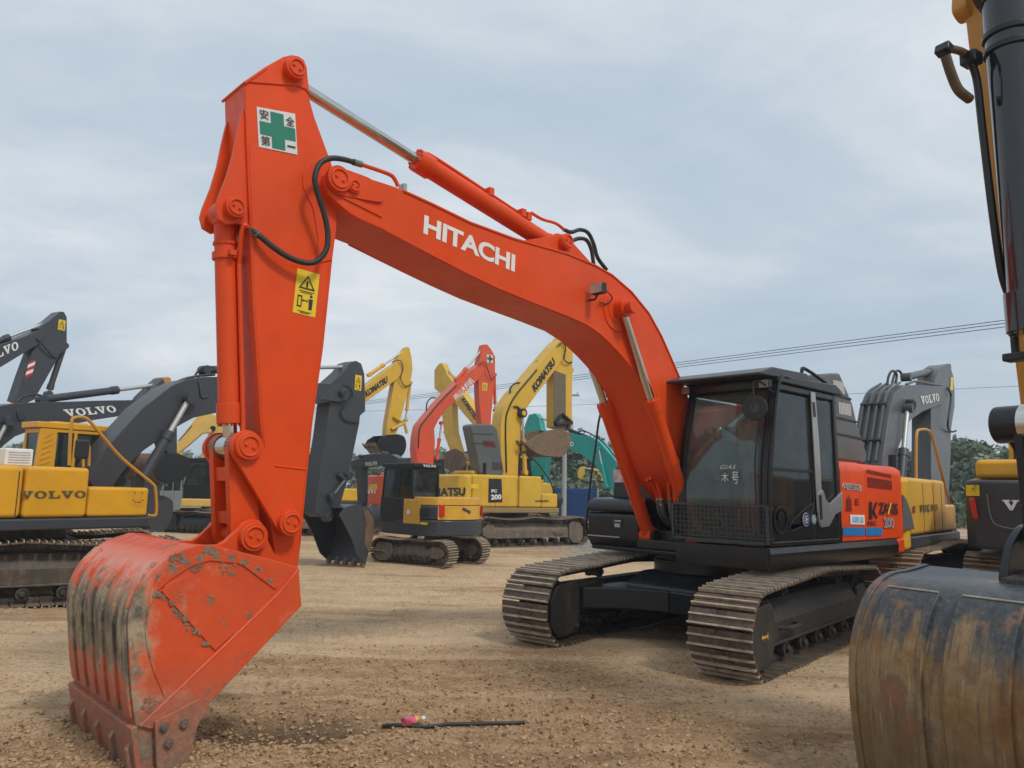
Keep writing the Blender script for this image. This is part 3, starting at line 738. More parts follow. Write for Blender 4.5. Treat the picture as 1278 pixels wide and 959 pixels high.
# inside: seat, consoles, red cloth, white cushion
m = MB(); cx, cyy = .02, .86
m.box(cx-.25, cx+.25, cyy-.24, cyy+.24, zb+.40, zb+.54); m.box(cx-.2, cx+.2, cyy-.2, cyy+.2, zb+.05, zb+.4); m.prism([(cx-.34, zb+.5), (cx-.2, zb+.5), (cx-.28, zb+1.15), (cx-.40, zb+1.15)], cyy-.23, cyy+.23)
m.box(cx-.40, cx-.30, cyy-.12, cyy+.12, zb+1.16, zb+1.34)
m.build('seat', plain('seat_cloth', (.03, .03, .035), .8), cb, bev=.04)
m = MB()
for e in (-1, 1):
    m.box(cx-.2, cx+.38, cyy+e*.37-.07, cyy+e*.37+.07, zb+.3, zb+.70); m.tube([(cx+.32, cyy+e*.37, zb+.7), (cx+.36, cyy+e*.36, zb+.85), (cx+.34, cyy+e*.35, zb+.97)], .02); m.cyl((cx+.34, cyy+e*.35, zb+.95), (cx+.35, cyy+e*.35, zb+1.06), .032, .026)
    m.tube([(cx+.6, cyy+e*.09, zb+.05), (cx+.62, cyy+e*.09, zb+.4), (cx+.58, cyy+e*.1, zb+.78)], .014)
m.build('console', BLK, cb, bev=.02)
def cloth(bm, base, w, h, dep, seed):
    n = 14; vs = []
    for i in range(n):
        for j in range(n):
            u, v = i/(n-1), j/(n-1)
            vs.append((base[0] + dep*(.5-v) + .03*math.sin(9*u+seed) + .02*math.sin(17*v+seed), base[1] + w*(u-.5)*(1-.35*v), base[2] + h*v + .025*math.sin(11*u+4*v+seed)))
    bm.add(vs, [(i*n+j, (i+1)*n+j, (i+1)*n+j+1, i*n+j+1) for i in range(n-1) for j in range(n-1)])
m = MB(); cloth(m, (.50, .90, zb+.05), .34, .72, .3, 1.); m.build('red_cloth', plain('red_cloth', (.50, .012, .03), .8), cb)
m = MB(); cloth(m, (-.05, .62, zb+.55), .40, .80, -.3, 3.); m.build('seat_cover', plain('grey_cover', (.50, .47, .46), .8), cb)
m = MB(); m.box(xb+.1, fx(zr)-.1, cy0+.1, cy1-.1, zr-.09, zr-.06); m.build('headliner', plain('headliner', (.30, .32, .30), .9), cb)
# hand-painted characters on the windscreen
def on_front(y, z): return Vector((fx(z)+.006, y, z))
c0 = Vector((fx(2.02)+.01, .80, 1.98)); c1 = Vector((fx(2.02)+.01, 1.04, 1.98)); c2 = Vector((fx(2.08)+.01, .80, 2.04))
lettering('GIAS', c0, c0.lerp(c1, .8), c0.lerp(c2, .75), .002, WHITE, cb, -.015, .3)
lettering('木', Vector((fx(1.9)+.012, .82, 1.84)), Vector((fx(1.9)+.012, .91, 1.84)), Vector((fx(1.9)+.012, .82, 1.94)), .002, WHITE, cb, 0)
lettering('号', Vector((fx(1.9)+.012, .95, 1.82)), Vector((fx(1.9)+.012, 1.03, 1.82)), Vector((fx(1.9)+.012, .95, 1.95)), .002, WHITE, cb, 0)

# opened engine hood standing up behind the cab
hp = F0.poly([(1040, 467), (1050, 466), (1056, 480), (1066.5, 505), (1072, 530), (1085.5, 565), (1050, 560), (1043, 520)], 1.05)
yn = .55
hq = [(-1.0, 2.20), (-1.05, 3.0), (-1.15, 3.28), (-1.47, 3.33), (-1.71, 3.36), (-1.85, 3.22), (-2.09, 2.97), (-2.21, 2.70), (-2.50, 2.30), (-2.44, 2.18)]
m = MB(); m.prism(rounded(hq, .04, 3), -.20, .98); hood = m.build('engine_hood', GREYP, ex, bev=.05, seg=3, label='opened dark grey engine hood standing upright')
m = MB()
for t in (.28, .52, .78):
    a = Vector((-.62, 0, 2.98)).lerp(Vector((-.66, 0, 2.2)), t)
for z, x0_, x1_ in ((2.50, -2.34, -1.1), (2.72, -2.19, -1.1), (3.02, -2.02, -1.1)):
    m.prism([(x0_, z), (x1_, z+.03), (x1_, z+.055), (x0_, z+.025)], .975, .992)
m.split('hood_rib', BLK, hood)
m = MB()
for z, x0_, x1_, hh in ((3.08, -1.80, -1.50, .16), (2.80, -1.98, -1.64, .16)):
    for k in range(9):
        xx = x0_ + (x1_-x0_)*k/8; m.prism([(xx-.018, z+.0), (xx-.002, z+.0), (xx+.014, z+hh), (xx-.002, z+hh)], .97, .99)
m.split('louvre_slat', WHITE, hood)
m = MB(); m.box(-2.30, -.85, -.15, .97, 2.09, 2.22); m.build('hood_base', plain('dark_red_inner', (.12, .02, .015), .6), ex, bev=.02)

# side door artwork
YL = 1.345
def LP(bl, br, tl, y): return F0.v(*bl, y), F0.v(*br, y), F0.v(*tl, y)
def strip4(px4, y, mat, parent, name, off=.004): return sticker(parent, F0, px4, y, mat, off, name)
BLUE = plain('blue_band', (.02, .20, .52), .4, var=.06)
strip4([(1052, 669), (1078.5, 668.7), (1078.3, 658.6), (1051.6, 658.2)], YL, BLUE, d1, 'blue_band')
strip4([(1080, 668.7), (1101, 668.3), (1101, 659), (1080, 658.6)], YL, BLUE, d2, 'blue_band')
lettering('必福建具有', *LP((1050.5, 611), (1075, 613.5), (1050, 602), YL), .005, WHITE, d1, .05)
lettering('必福建具有', *LP((1051.2, 610.4), (1074.3, 612.8), (1050.8, 602.6), YL), .007, BLK, d1, 0)
lettering('E', *LP((1067, 630.5), (1072, 630.8), (1066.8, 622.5), YL), .005, plain('dark_red_letter', (.25, .01, .01), .5), d1)
lettering('血', *LP((1055.5, 638), (1063, 638), (1055.5, 618), YL), .005, plain('dark_red_letter', (.25, .01, .01), .5), d1, .04)
strip4([(1061, 654.5), (1079, 655), (1078.6, 643), (1060.6, 642.5)], YL, WHITE, d1, 'sticker')
strip4([(1063, 652.5), (1077, 652.8), (1076.8, 645.5), (1062.8, 645)], YL, plain('pale_blue_print', (.35, .5, .62), .5, var=.5), d1, 'sticker_print', .006)
for pts in ([(1085, 648), (1089, 648), (1088, 626), (1085, 626)], [(1088.5, 638), (1094, 648), (1095, 646), (1090, 636)], [(1088.5, 640), (1090.5, 640), (1095, 627), (1092.5, 627)]):
    strip4(pts, YL, BLK, d2, 'emblem_stroke')
lettering('REC', *LP((1083, 656), (1094, 656), (1083, 650.5), YL), .005, BLK, d2, .03)
lettering('ZAXIS', *LP((1096.8, 641.5), (1120.5, 642.5), (1096.5, 627), YL), .005, BLK, d2, .03)
strip4([(1107, 642), (1109, 642), (1112.5, 628), (1110.8, 628)], YL, plain('yellow_stroke', (.8, .5, .05), .5), d2, 'letter_stroke', .006)
lettering('200', *LP((1103, 659), (1116, 659.3), (1102, 645.5), YL), .006, plain('grey_digits', (.30, .27, .30), .5), d2, .04)

# --- boom, carried .10 m to the right of the slew centre
FU = F0; BC = -.10; _w = F0.world(0, BC); F0 = Frame(_w.x, _w.y, math.degrees(FU.yaw)); KIDS = set(ex.children)
BY = .285
boom_px = [(405, 229), (408, 217), (416, 211.7), (427, 212.5), (450, 219), (493, 233), (540, 254), (586, 276.5), (640, 296.5), (707, 315.5), (742, 330), (764, 342.6), (788.5, 364), (810, 390.5), (825.7, 419), (838, 447), (848.8, 472), (859.4, 500)]
up = F0.poly(boom_px, BY)
lo = F0.poly([(846, 604), (836, 580), (827, 553), (818, 522), (802.7, 482.7), (788.5, 461), (770.8, 440), (749.5, 419), (728, 404.7), (692.8, 390), (621.8, 361.5), (551, 326.5), (483, 288.5), (453, 276), (438, 268), (423, 255), (410, 243)], BY)
boom_xz = up + [(.55, 2.45), (.25, 2.05), (.12, 1.82), (.18, 1.64), (.34, 1.55), (.58, 1.58)] + [(x, z) for x, z in lo]
m = MB()
m.prism(boom_xz, -BY, BY)
boom = m.build('boom', ORANGE, ex, bev=.010, label='arched orange boom')
# flanges along the top edge
fl = F0.poly([(503, 237), (540, 254), (586, 276.5), (640, 296.5), (707, 315.5), (742, 330), (764, 342.6), (788.5, 364), (810, 390.5), (825.7, 419), (838, 447), (848.8, 472), (859.4, 500)], BY)
m = MB(); m.shell(fl[::-1], -BY-.014, BY+.014, -.014) if False else m.shell(fl, -BY-.012, BY+.012, -.02); m.build('top_plate', ORANGE, boom, bev=.004)
wl = F0.poly([(480, 289), (551, 326.5), (621.8, 361.5), (692.8, 390), (728, 404.7), (749.5, 419), (770.8, 440), (788.5, 461), (802.7, 482.7), (818, 522), (827, 553)], BY)
m = MB()
for e in (-1, 1): m.tube([(x, e*(BY+.001), z+.012) for x, z in wl], .007, n=6, k=2)
for e in (1,): m.tube([F0.v(858, 502, BY+.001), F0.v(849, 512, BY+.001), F0.v(840, 530, BY+.001)], .006)
m.build('weld_bead', ORANGE, boom)
# raised bosses: tip plates, knee ring, foot
ys = BY
for s in (-1, 1):
    m = MB(); tipc = F0.p(423, 225, BY); q = [F0.p(a, b, BY) for a, b in [(410, 215), (424, 210), (463, 224), (478, 248), (476, 254), (462, 252), (415, 243)]]
    m.prism(rounded(q, .06, 5), s*(BY-.01), s*(BY+.022))
    m2 = [F0.p(a, b, BY) for a, b in [(420, 240), (426, 247), (478, 273), (470, 262), (440, 247)]]
    m.prism(rounded(m2, .03, 4), s*(BY-.01), s*(BY+.012))
    m.build('tip_plate', ORANGE, boom, bev=.006)
    pin(boom, F0.p(420, 225, BY), s*(BY), s*(BY+.055), .105, ORANGE)
    pin(boom, F0.p(439, 234, BY), s*(BY), s*(BY+.05), .06, ORANGE)
    kc = F0.p(770, 388, BY)
    m = MB(); m.cyl((kc[0], s*(BY-.01), kc[1]), (kc[0], s*(BY+.012), kc[1]), .235, n=48); m.cyl((kc[0], s*BY, kc[1]), (kc[0], s*(BY+.02), kc[1]), .16, n=40); m.build('knee_plate', ORANGE, boom, bev=.006)
# arm cylinder bracket
bkt = F0.poly([(655, 300), (683, 296), (700, 292), (712, 300), (740, 331), (700, 318)], .16)
m = MB()
for s in (-1, 1): m.prism(bkt, s*.13, s*.165)
m.build('bracket', ORANGE, boom, bev=.006)
# lamp on the boom side
lc = F0.v(748, 360, BY+.16)
m = MB(); m.box(lc.x-.05, lc.x+.03, lc.y-.10, lc.y+.06, lc.z-.055, lc.z+.055); m.tube([(lc.x, lc.y-.02, lc.z-.06), (lc.x, lc.y-.06, lc.z-.11), (lc.x-.02, BY, lc.z-.10)], .012, smooth=False)
bl = m.build('work_lamp', BLK, boom, bev=.008)
m = MB(); m.box(lc.x+.03, lc.x+.036, lc.y-.095, lc.y+.055, lc.z-.05, lc.z+.05)
m.build('lens', plain('lamp_glass', (.45, .42, .38), .3, var=.4), bl)
MB().tube([F0.v(757, 363, BY+.14), F0.v(764, 372, BY+.05), F0.v(757, 380, BY+.02), F0.v(748, 377, BY+.02)], .007).build('cable', BLK, boom)
# boom cylinders both sides
rod_top = F0.p(783, 384, .42)
for s in (-1, 1):
    yb = s*.34
    m = MB(); m.cyl((rod_top[0], s*BY, rod_top[1]), (rod_top[0], s*.50, rod_top[1]), .062, n=28); m.cyl((rod_top[0], s*.30, rod_top[1]), (rod_top[0], s*.42, rod_top[1]), .10, n=28)
    m.cyl((rod_top[0], s*.485, rod_top[1]), (rod_top[0], s*.52, rod_top[1]), .078, n=24); m.build('pin', ORANGE, boom, bev=.006)
    lowp = Vector((.62, yb, 1.18)); tp = Vector((rod_top[0], yb, rod_top[1]))
    j = F0.p(822, 494, .34); L = (tp-lowp).length; sp_ = (Vector((j[0], yb, j[1]))-lowp).length/L
    cyo = cylinder(ex, lowp, tp, sp_, .082, .045, ORANGE)
    m = MB(); dd = (tp-lowp).normalized()
    for t in (.25, .55): p = lowp + (tp-lowp)*t*sp_; m.cyl(p, p+dd*.04, .092, n=24)
    m.tube([lowp + dd*.35 + Vector((.06, -s*.0, .02)), lowp + dd*.5 + Vector((.09, 0, 0)), lowp + (tp-lowp)*(sp_*.93) + Vector((.09, 0, 0)), lowp + (tp-lowp)*(sp_*.97) + Vector((.05, 0, .02))], .013)
    m.build('clamp', ORANGE, cyo)
# base bracket for cylinders and hose cluster
m = MB(); m.box(.45, .74, -.44, .40, 1.02, 1.14); m.build('cylinder_bracket', BLACKP, ex, bev=.02)
for s in (-1, 1): pin(ex, (.62, 1.18), s*.22, s*.44, .07, BLACKP)
def hoses():
    for k, (a, b, c) in enumerate([((814, 602), (820, 618), (824, 640)), ((818, 600), (824, 618), (829, 641)), ((836, 600), (835, 618), (838, 640)), ((843, 606), (842, 622), (844, 642))]):
        y = -.06 + .11*k
        pts = [F0.v(*a, y), F0.v(a[0]-5, a[1]-6, y), ]
        m = MB(); m.tube([F0.v(a[0]-(7 if k < 2 else -12), a[1]-3 if k < 2 else a[1]-4, y), F0.v(a[0], a[1], y) , F0.v(b[0], b[1], y), F0.v(b[0]+1, b[1]+8, y)], .021); h = m.build('hydraulic_pipe', ORANGE, ex)
        m = MB(); m.tube([F0.v(b[0]+1, b[1]+6, y), F0.v(c[0], c[1], y), F0.v(c[0]+(10 if k < 2 else 3), c[1]+14, y-.05), F0.v(c[0]+(22 if k < 2 else 8), c[1]+20, y-.15)], .030, n=10); hh = m.build('hose', HOSEG, h)
        m = MB(); m.cyl(F0.v(b[0]+1, b[1]+4, y), F0.v(b[0]+1.8, b[1]+13, y), .027, n=12); m.build('fitting', SILVER, h)
hoses()
# --- arm cylinder on top of the boom
a0 = F0.v(700, 304, 0); a1 = F0.v(369, 84, 0)
a0 = Vector((F0.p(703, 303, .16)[0], 0, F0.p(703, 303, .16)[1])); a1 = Vector((F0.p(370, 84, .2)[0], 0, F0.p(370, 84, .2)[1]))
jj = F0.p(521, 197, 0)
ac = cylinder(ex, a0, a1, (Vector((jj[0], 0, jj[1]))-a0).length/(a1-a0).length, .092, .052, ORANGE, name='hydraulic_cylinder')
pin(ex, (a0.x, a0.z), .10, .235, .085, ORANGE)
dd = (a1-a0).normalized(); up_ = Vector((-dd.z, 0, dd.x)); up_ = up_ if up_.z > 0 else -up_
Lb = (Vector((jj[0], 0, jj[1]))-a0).length
m = MB()
m.tube([a0+dd*(Lb-.08)+up_*.09, a0+dd*(Lb-.16)+up_*.13, a0+dd*(Lb*.5)+up_*.125, a0+dd*.55+up_*.125, a0+dd*.42+up_*.17], .017)
m.tube([a0+dd*.42+up_*.17+Vector((0, .05, 0)), a0+dd*.25+up_*.18+Vector((0, .05, 0)), a0+dd*.05+up_*.23+Vector((0, .05, 0)), a0-dd*.10+up_*.22+Vector((0, .05, 0))], .017)
for t in (.42, .5, Lb*.52): m.box((a0+dd*t).x-.03, (a0+dd*t).x+.03, -.05, .07, (a0+dd*t+up_*.10).z-.02, (a0+dd*t+up_*.14).z+.02)
m.build('hydraulic_pipe', ORANGE, ac)
m = MB()
m.tube([F0.v(704, 287, .05), F0.v(713, 290, .05), F0.v(724, 287, .05), F0.v(734, 291, .05), F0.v(741, 305, .05), F0.v(746, 322, .05), F0.v(757, 337, .05)], .022, n=10)
m.tube([F0.v(712, 302, .12), F0.v(722, 298, .12), F0.v(732, 300, .12), F0.v(738, 312, .12), F0.v(741, 331, .12)], .022, n=10); m.build('hose', HOSE, ac)

# --- arm
AY = .185
arm_px = [(305.5, 101.7), (329, 85), (353, 71.7), (363, 69.5), (372, 71), (379, 76), (382.5, 90), (385.5, 120), (393, 147), (410, 193), (418, 222), (420.5, 250), (419, 287), (411.7, 360), (404, 434), (390.7, 527.6), (383, 602.7), (376, 678), (368, 742), (356, 752), (347, 738), (344, 700), (336, 640), (330.7, 584), (325, 527.6), (319.4, 434), (315.7, 377.5), (311.7, 273), (307.5, 173)]
axz = F0.poly(arm_px, AY)
m = MB(); m.prism(axz, -AY, AY); arm = m.build('arm', ORANGE, ex, bev=.010, label='upright orange arm with safety sign')
# side reinforcement at the boom joint and apex plate
m = MB()
for s in (-1, 1):
    q = F0.poly([(410, 195), (400, 197), (386, 203), (377, 216), (378, 235), (390, 260), (397, 300), (394, 318), (384, 327), (400, 328), (414, 325), (419, 287), (420.5, 250), (418, 222)], AY)
    m.prism(q, s*(AY-.01), s*(AY+.010))
    q = F0.poly([(304, 103), (329, 85), (353, 71.7), (363, 69.5), (372, 71), (379, 76), (382.5, 90), (385.5, 118), (381, 112), (370, 108), (345, 106)], AY)
    m.prism(q, s*(AY-.01), s*(AY+.012))
m.build('joint_plate', ORANGE, arm, bev=.004)
for s in (-1, 1):
    pin(arm, F0.p(371, 84, AY+.08), s*(AY), s*(AY+.08), .088, ORANGE)
m = MB(); a_, b_ = F0.p(304, 102, AY), F0.p(329, 85, AY); m.shell([F0.p(303, 103, AY), F0.p(331, 84, AY)], -AY-.03, AY+.02, -.02) ; m.build('cap_plate', ORANGE, arm, bev=.004)
# weld seam low on the arm, edge lines
m = MB(); m.tube([F0.v(331, 580, AY+.001), F0.v(382, 586, AY+.001)], .007, smooth=False)
m.tube([(x, AY+.001, z) for x, z in F0.poly([(311, 180), (314.5, 273), (318.5, 377.5), (322.3, 434), (328, 527.6), (333, 578)], AY)], .005, k=2)
m.tube([(x, AY+.001, z) for x, z in F0.poly([(411, 330), (408.5, 360), (401, 434), (388, 527.6), (380.5, 602.7), (374, 678)], AY)], .005, k=2)
m.build('weld_bead', ORANGE, arm)
# bracket pair for the bucket cylinder
bp = [(303, 136), (299, 152), (295, 170), (290, 195), (282, 222), (272, 247), (268.5, 260), (272, 274), (283, 281), (297, 279), (313, 288), (312, 250), (309, 180)]
bq = F0.poly(bp, .15)
m = MB()
for s in (-1, 1): m.prism(bq, s*.125, s*.158)
m.build('cylinder_bracket', ORANGE, arm, bev=.005)
bc0 = F0.p(291, 261, .15)
for s in (-1, 1): pin(arm, bc0, s*.10, s*.215, .078, ORANGE)
# bucket cylinder
p2 = F0.p(306, 557, .25)
c0 = Vector((bc0[0], 0, bc0[1])); c1 = Vector((p2[0], 0, p2[1]))
bcy = cylinder(ex, c0, c1, .895, .080, .05, ORANGE)
dn = (c1-c0).normalized(); side_ = Vector((0, 1, 0))
m = MB(); m.cyl(c0+dn*.30, c0+dn*.35, .098, n=24); m.cyl(c0+dn*.22, c0+dn*.24, .09, n=24)
m.box((c0+dn*.32).x-.025, (c0+dn*.32).x+.025, -.14, .14, (c0+dn*.32).z-.02, (c0+dn*.32).z+.02)
bk_ = Vector((-.07, 0, 0))
m.tube([F0.v(313, 286, .16), F0.v(303, 284, .15), c0+dn*.36+Vector((-.06, .10, 0)), c0+dn*.5+Vector((-.06, .095, 0)), c0+dn*1.55+Vector((-.06, .095, 0)), c0+dn*1.68+Vector((-.03, .12, 0)), c0+dn*1.95+Vector((-.03, .12, 0))], .018)
m.box((c0+dn*1.96).x-.04, (c0+dn*1.96).x+.03, .07, .15, (c0+dn*1.96).z-.05, (c0+dn*1.96).z+.04)
m.build('hydraulic_pipe', ORANGE, bcy)
# big looping hose beside the arm
HY = .33
m = MB(); m.tube([F0.v(313, 287, .2), F0.v(322, 293, .24), F0.v(340, 308, .26), F0.v(360, 321, .27), F0.v(380, 328, .28), F0.v(395, 326, .30), F0.v(407, 312, .32), F0.v(409, 290, .33), F0.v(404, 265, .34), F0.v(396, 240, .35), F0.v(393, 222, .36), F0.v(399, 205, .36), F0.v(412, 198, .36), F0.v(428, 199, .35), F0.v(446, 204, .30)], .022, n=12)
hz = m.build('hose', HOSE, arm)
m = MB(); m.cyl(F0.v(314, 288, .2), F0.v(323, 294, .24), .027, n=12); m.cyl(F0.v(441, 202.5, .31), F0.v(451, 205.5, .29), .027, n=12); m.build('fitting', plain('zinc', (.25, .23, .18), .4, .7), hz)
m = MB(); m.tube([F0.v(449, 205, .29), F0.v(470, 212, .25), F0.v(486, 218, .24), F0.v(492, 223, .24), F0.v(497, 233, .24)], .018); m.build('hydraulic_pipe', ORANGE, boom)
m = MB(); m.box(*sorted((F0.p(500, 235, .24)[0]-.04, F0.p(505, 238, .24)[0]+.04)), .2, .28, F0.p(502, 236, .24)[1]-.03, F0.p(502, 236, .24)[1]+.04); m.build('clamp', SILVER, boom, bev=.004)
# --- links between arm, cylinder and bucket
P2 = F0.p(309, 557, .27); PA = F0.p(361, 653, .27); PB = F0.p(314.6, 670, .27)
def link(a, b, ra, rb, y0, y1, name='link', waist=1.):
    a, b = Vector(a), Vector(b); d = (b-a).normalized(); n = Vector((-d.y, d.x)); pts = []
    for i in range(13): t = math.pi/2 + math.pi*i/12; pts.append(tuple(a + ra*(math.cos(t)*d + math.sin(t)*n)))
    for i in range(13): t = -math.pi/2 + math.pi*i/12; pts.append(tuple(b + rb*(math.cos(t)*d + math.sin(t)*n)))
    m = MB(); m.prism(pts, y0, y1); return m.build(name, ORANGE, ex, bev=.008)
for s in (-1, 1):
    link(P2, PA, .115, .095, s*.215, s*.26)
    pin(ex, P2, s*.20, s*.31, .098, ORANGE); pin(ex, PA, s*.18, s*.31, .092, ORANGE)
m = MB(); m.cyl((P2[0], -.27, P2[1]), (P2[0], .27, P2[1]), .055, n=20); m.cyl((P2[0], -.21, P2[1]), (P2[0], -.09, P2[1]), .10, n=24); m.cyl((P2[0], .09, P2[1]), (P2[0], .21, P2[1]), .10, n=24); m.build('pin', TOOTH, ex, bev=.006)
# slotted bucket link
a, b = Vector(P2), Vector(PB)
o = link(P2, PB, .10, .11, .10, .175); o = link(P2, PB, .10, .11, -.175, -.10)
d = (b-a).normalized(); n_ = Vector((-d.y, d.x)); L = (b-a).length
m = MB()
for t0, t1 in ((.22, .38), (.72, .86)): m.prism([tuple(a+d*L*t0+n_*.085), tuple(a+d*L*t0-n_*.085), tuple(a+d*L*t1-n_*.085), tuple(a+d*L*t1+n_*.085)], -.10, .10)
m.split('link_web', ORANGE, ex, bev=.006)
m = MB(); m.cyl((PB[0], -.2, PB[1]), (PB[0], .2, PB[1]), .07, n=20); m.build('pin', ORANGE, ex)
# --- bucket
NY = .66
bpx = [(181, 988), (176, 952), (169.5, 906), (164, 865), (161.5, 820), (160, 775.6), (166, 747), (184, 718), (212, 694), (247, 680), (264, 680.5), (300, 689), (340, 699), (373, 708.4), (374.5, 756), (330, 804), (285, 850), (243.9, 894), (236, 925), (222, 968)]
bo, shl, full = bucket(ex, F0, bpx, 10, NY, -NY, WORN, TOOTH, 5, .035, side_mat=WORNS)
# side plate: stepped edge band, bent crease strip, ribs, side cutter with bolts
def band(px, y0, y1, name, mat=WORNS, bev=.004, par=bo):
    m = MB(); m.prism(F0.poly(px, NY), y0, y1); return m.build(name, mat, par, bev=bev)
for s in (1, -1):
    e0, e1 = (s*(NY-.005), s*(NY+.022))
    band([(371, 709), (374.5, 756), (243.9, 894), (226, 902), (186, 909), (172, 905), (240, 842), (300, 785), (345, 740)], e0, e1, 'edge_plate')
    band([(252, 700), (260, 697), (286, 793), (268, 812)][:0] or [(224, 722), (236, 716), (288, 793), (268, 812), (262, 806), (201, 738), (205, 731)], e0, s*(NY+.012), 'rib')
    band([(203, 716), (247, 693), (300, 696), (347, 732), (343, 736), (300, 704), (262, 700), (240, 706), (212, 724), (192, 742), (184, 760), (188, 735)], e0, s*(NY+.010), 'rim_strip')
m = MB()
for e in (1,):
    m.tube([(x, NY+.012, z) for x, z in F0.poly([(174, 906), (240, 843), (300, 786), (346, 741), (371, 711)], NY)], .012, n=8, k=2)
    m.tube([(x, NY+.004, z) for x, z in F0.poly([(200, 737), (186, 757), (182, 790), (190, 830), (205, 868)], NY)], .006, n=6, k=4)
m.build('weld_bead', WORN, bo)
MUD = plain('dried_mud', (.23, .175, .12), .95, var=.3, spec=.1)
def mudblob(px, py, r, n=14, seed=0, y=NY+.01):
    rnd = random.Random(seed*77+px); m = MB()
    for k in range(n):
        a = rnd.random()*6.28; rr = r*math.sqrt(rnd.random()); c = F0.v(px+rr*math.cos(a), py+rr*math.sin(a)*.8, y)
        s = rnd.uniform(.003, .012); vs = []
        for i in range(8):
            t = 6.28*i/8; q = s*rnd.uniform(.6, 1.3); vs.append((c.x+q*math.cos(t), c.y, c.z+q*math.sin(t)))
        vs.append((c.x, c.y+s*.35, c.z)); m.add(vs, [(i, (i+1) % 8, 8) for i in range(8)])
    return m
m = MB()
for i, (px, py, r, n) in enumerate([(222, 700, 10, 26), (262, 688, 7, 18), (202, 722, 6, 14), (245, 706, 8, 14), (285, 708, 12, 10), (262, 750, 7, 10), (272, 787, 12, 16), (205, 745, 5, 8), (225, 762, 8, 9), (240, 780, 9, 9), (292, 796, 7, 9), (240, 873, 14, 40), (255, 866, 10, 22), (228, 880, 8, 18), (205, 922, 9, 20), (205, 925, 12, 14), (272, 830, 9, 7), (190, 880, 12, 10), (300, 830, 14, 8), (268, 845, 6, 5), (196, 895, 8, 8), (216, 712, 5, 9), (232, 702, 4, 9), (250, 697, 4, 9), (270, 694, 4, 8), (290, 696, 4, 8), (306, 702, 4, 7), (322, 712, 4, 6), (338, 724, 3, 6), (215, 752, 4, 8), (232, 771, 4, 8), (247, 789, 4, 7), (258, 803, 4, 8), (196, 742, 4, 7), (236, 868, 7, 14), (248, 872, 6, 12)]):
    q = mudblob(px, py, r*1.15, int(n*2.6), i, NY+.004 if i < 21 else NY+.010); m.add(q.v, q.f)
m.build('mud_clods', MUD, bo, label='dried mud caked on the side plate')['kind'] = 'stuff'
# side cutter
for s in (1, -1):
    band([(190, 899), (246, 870), (259, 880), (246, 898), (243, 905), (236, 930), (228, 958), (215, 990), (196, 985), (192, 950)], s*(NY+.02), s*(NY+.05), 'side_cutter', WORNS)
    for px, py in ((200.5, 905), (225, 901), (206, 925)):
        c = F0.p(px, py, NY); m = MB(); m.cyl((c[0], s*(NY+.05), c[1]), (c[0], s*(NY+.075), c[1]), .022, n=6); m.cyl((c[0], s*(NY+.05), c[1]), (c[0], s*(NY+.057), c[1]), .031, n=16); m.build('bolt', TOOTH, bo, bev=.005)
# wear strips on the back and the lip plate across
sh = shl; n0 = len(sh)
def off_shell(i0, i1, d0):
    out = []
    for i in range(i0, i1):
        a = sh[max(i-1, 0)]; b = sh[min(i+1, n0-1)]; t = Vector((b[0]-a[0], b[1]-a[1])).normalized(); nn = Vector((-t.y, t.x))
        if nn.x < 0 and i < n0*.6: nn = -nn
        if i >= n0*.6 and nn.y < 0: nn = -nn
        out.append((sh[i][0]+nn.x*d0, sh[i][1]+nn.y*d0))
    return out
nm = int(n0*.86)
for k in range(6):
    y = -NY+.045 + k*(2*NY-.20)/5
    o_ = off_shell(11, nm - (k*2) % 5, .016); i_ = off_shell(11, nm - (k*2) % 5, -.004)
    m = MB(); m.prism(o_ + i_[::-1], y, y+.13); m.build('wear_strip', WORN, bo, bev=.004)
o_ = off_shell(0, 11, .034); i_ = off_shell(0, 11, -.004)
m = MB(); m.prism(o_ + i_[::-1], -NY-.01, NY+.01); m.build('lip_plate', WORN, bo, bev=.008)
lipo = Vector(sh[0]); ldir = (Vector(sh[0])-Vector(sh[2])).normalized(); out_ = Vector((ldir.y*-1, ldir.x)); out_ = out_ if out_.x > 0 else -out_
for k in range(5):
    y = -NY+.06 + (2*NY-.12)*k/4
    a_ = off_shell(0, 9, .062); i_ = off_shell(0, 9, .02)
    a_[-1] = i_[-1]
    m = MB(); m.prism(a_ + i_[::-1], y-.022, y+.022); m.build('tooth_adapter', WORN, bo, bev=.010)
# ears
for s in (-1, 1):
    q = F0.poly([(272, 684), (284, 672), (297, 660), (303, 652), (313, 648), (324, 650), (331, 660), (334, 675), (341, 690), (356, 706), (330, 700), (300, 690)], .25)
    m = MB(); m.prism(q, s*.215, s*.262); m.build('ear', ORANGE, bo, bev=.006)
    pin(bo, PB, s*.25, s*.315, .10, ORANGE)
q = F0.poly([(240, 684), (272, 682), (300, 688), (356, 706), (352, 712), (300, 700), (240, 690)], .25)
m = MB()
for s in (-1, 1): m.prism([F0.p(235, 681, .25), F0.p(272, 680, .25), F0.p(282, 674, .25), F0.p(300, 690, .25), F0.p(240, 690, .25)], s*.215, s*.25)
m.build('hinge_plate', ORANGE, bo, bev=.006)

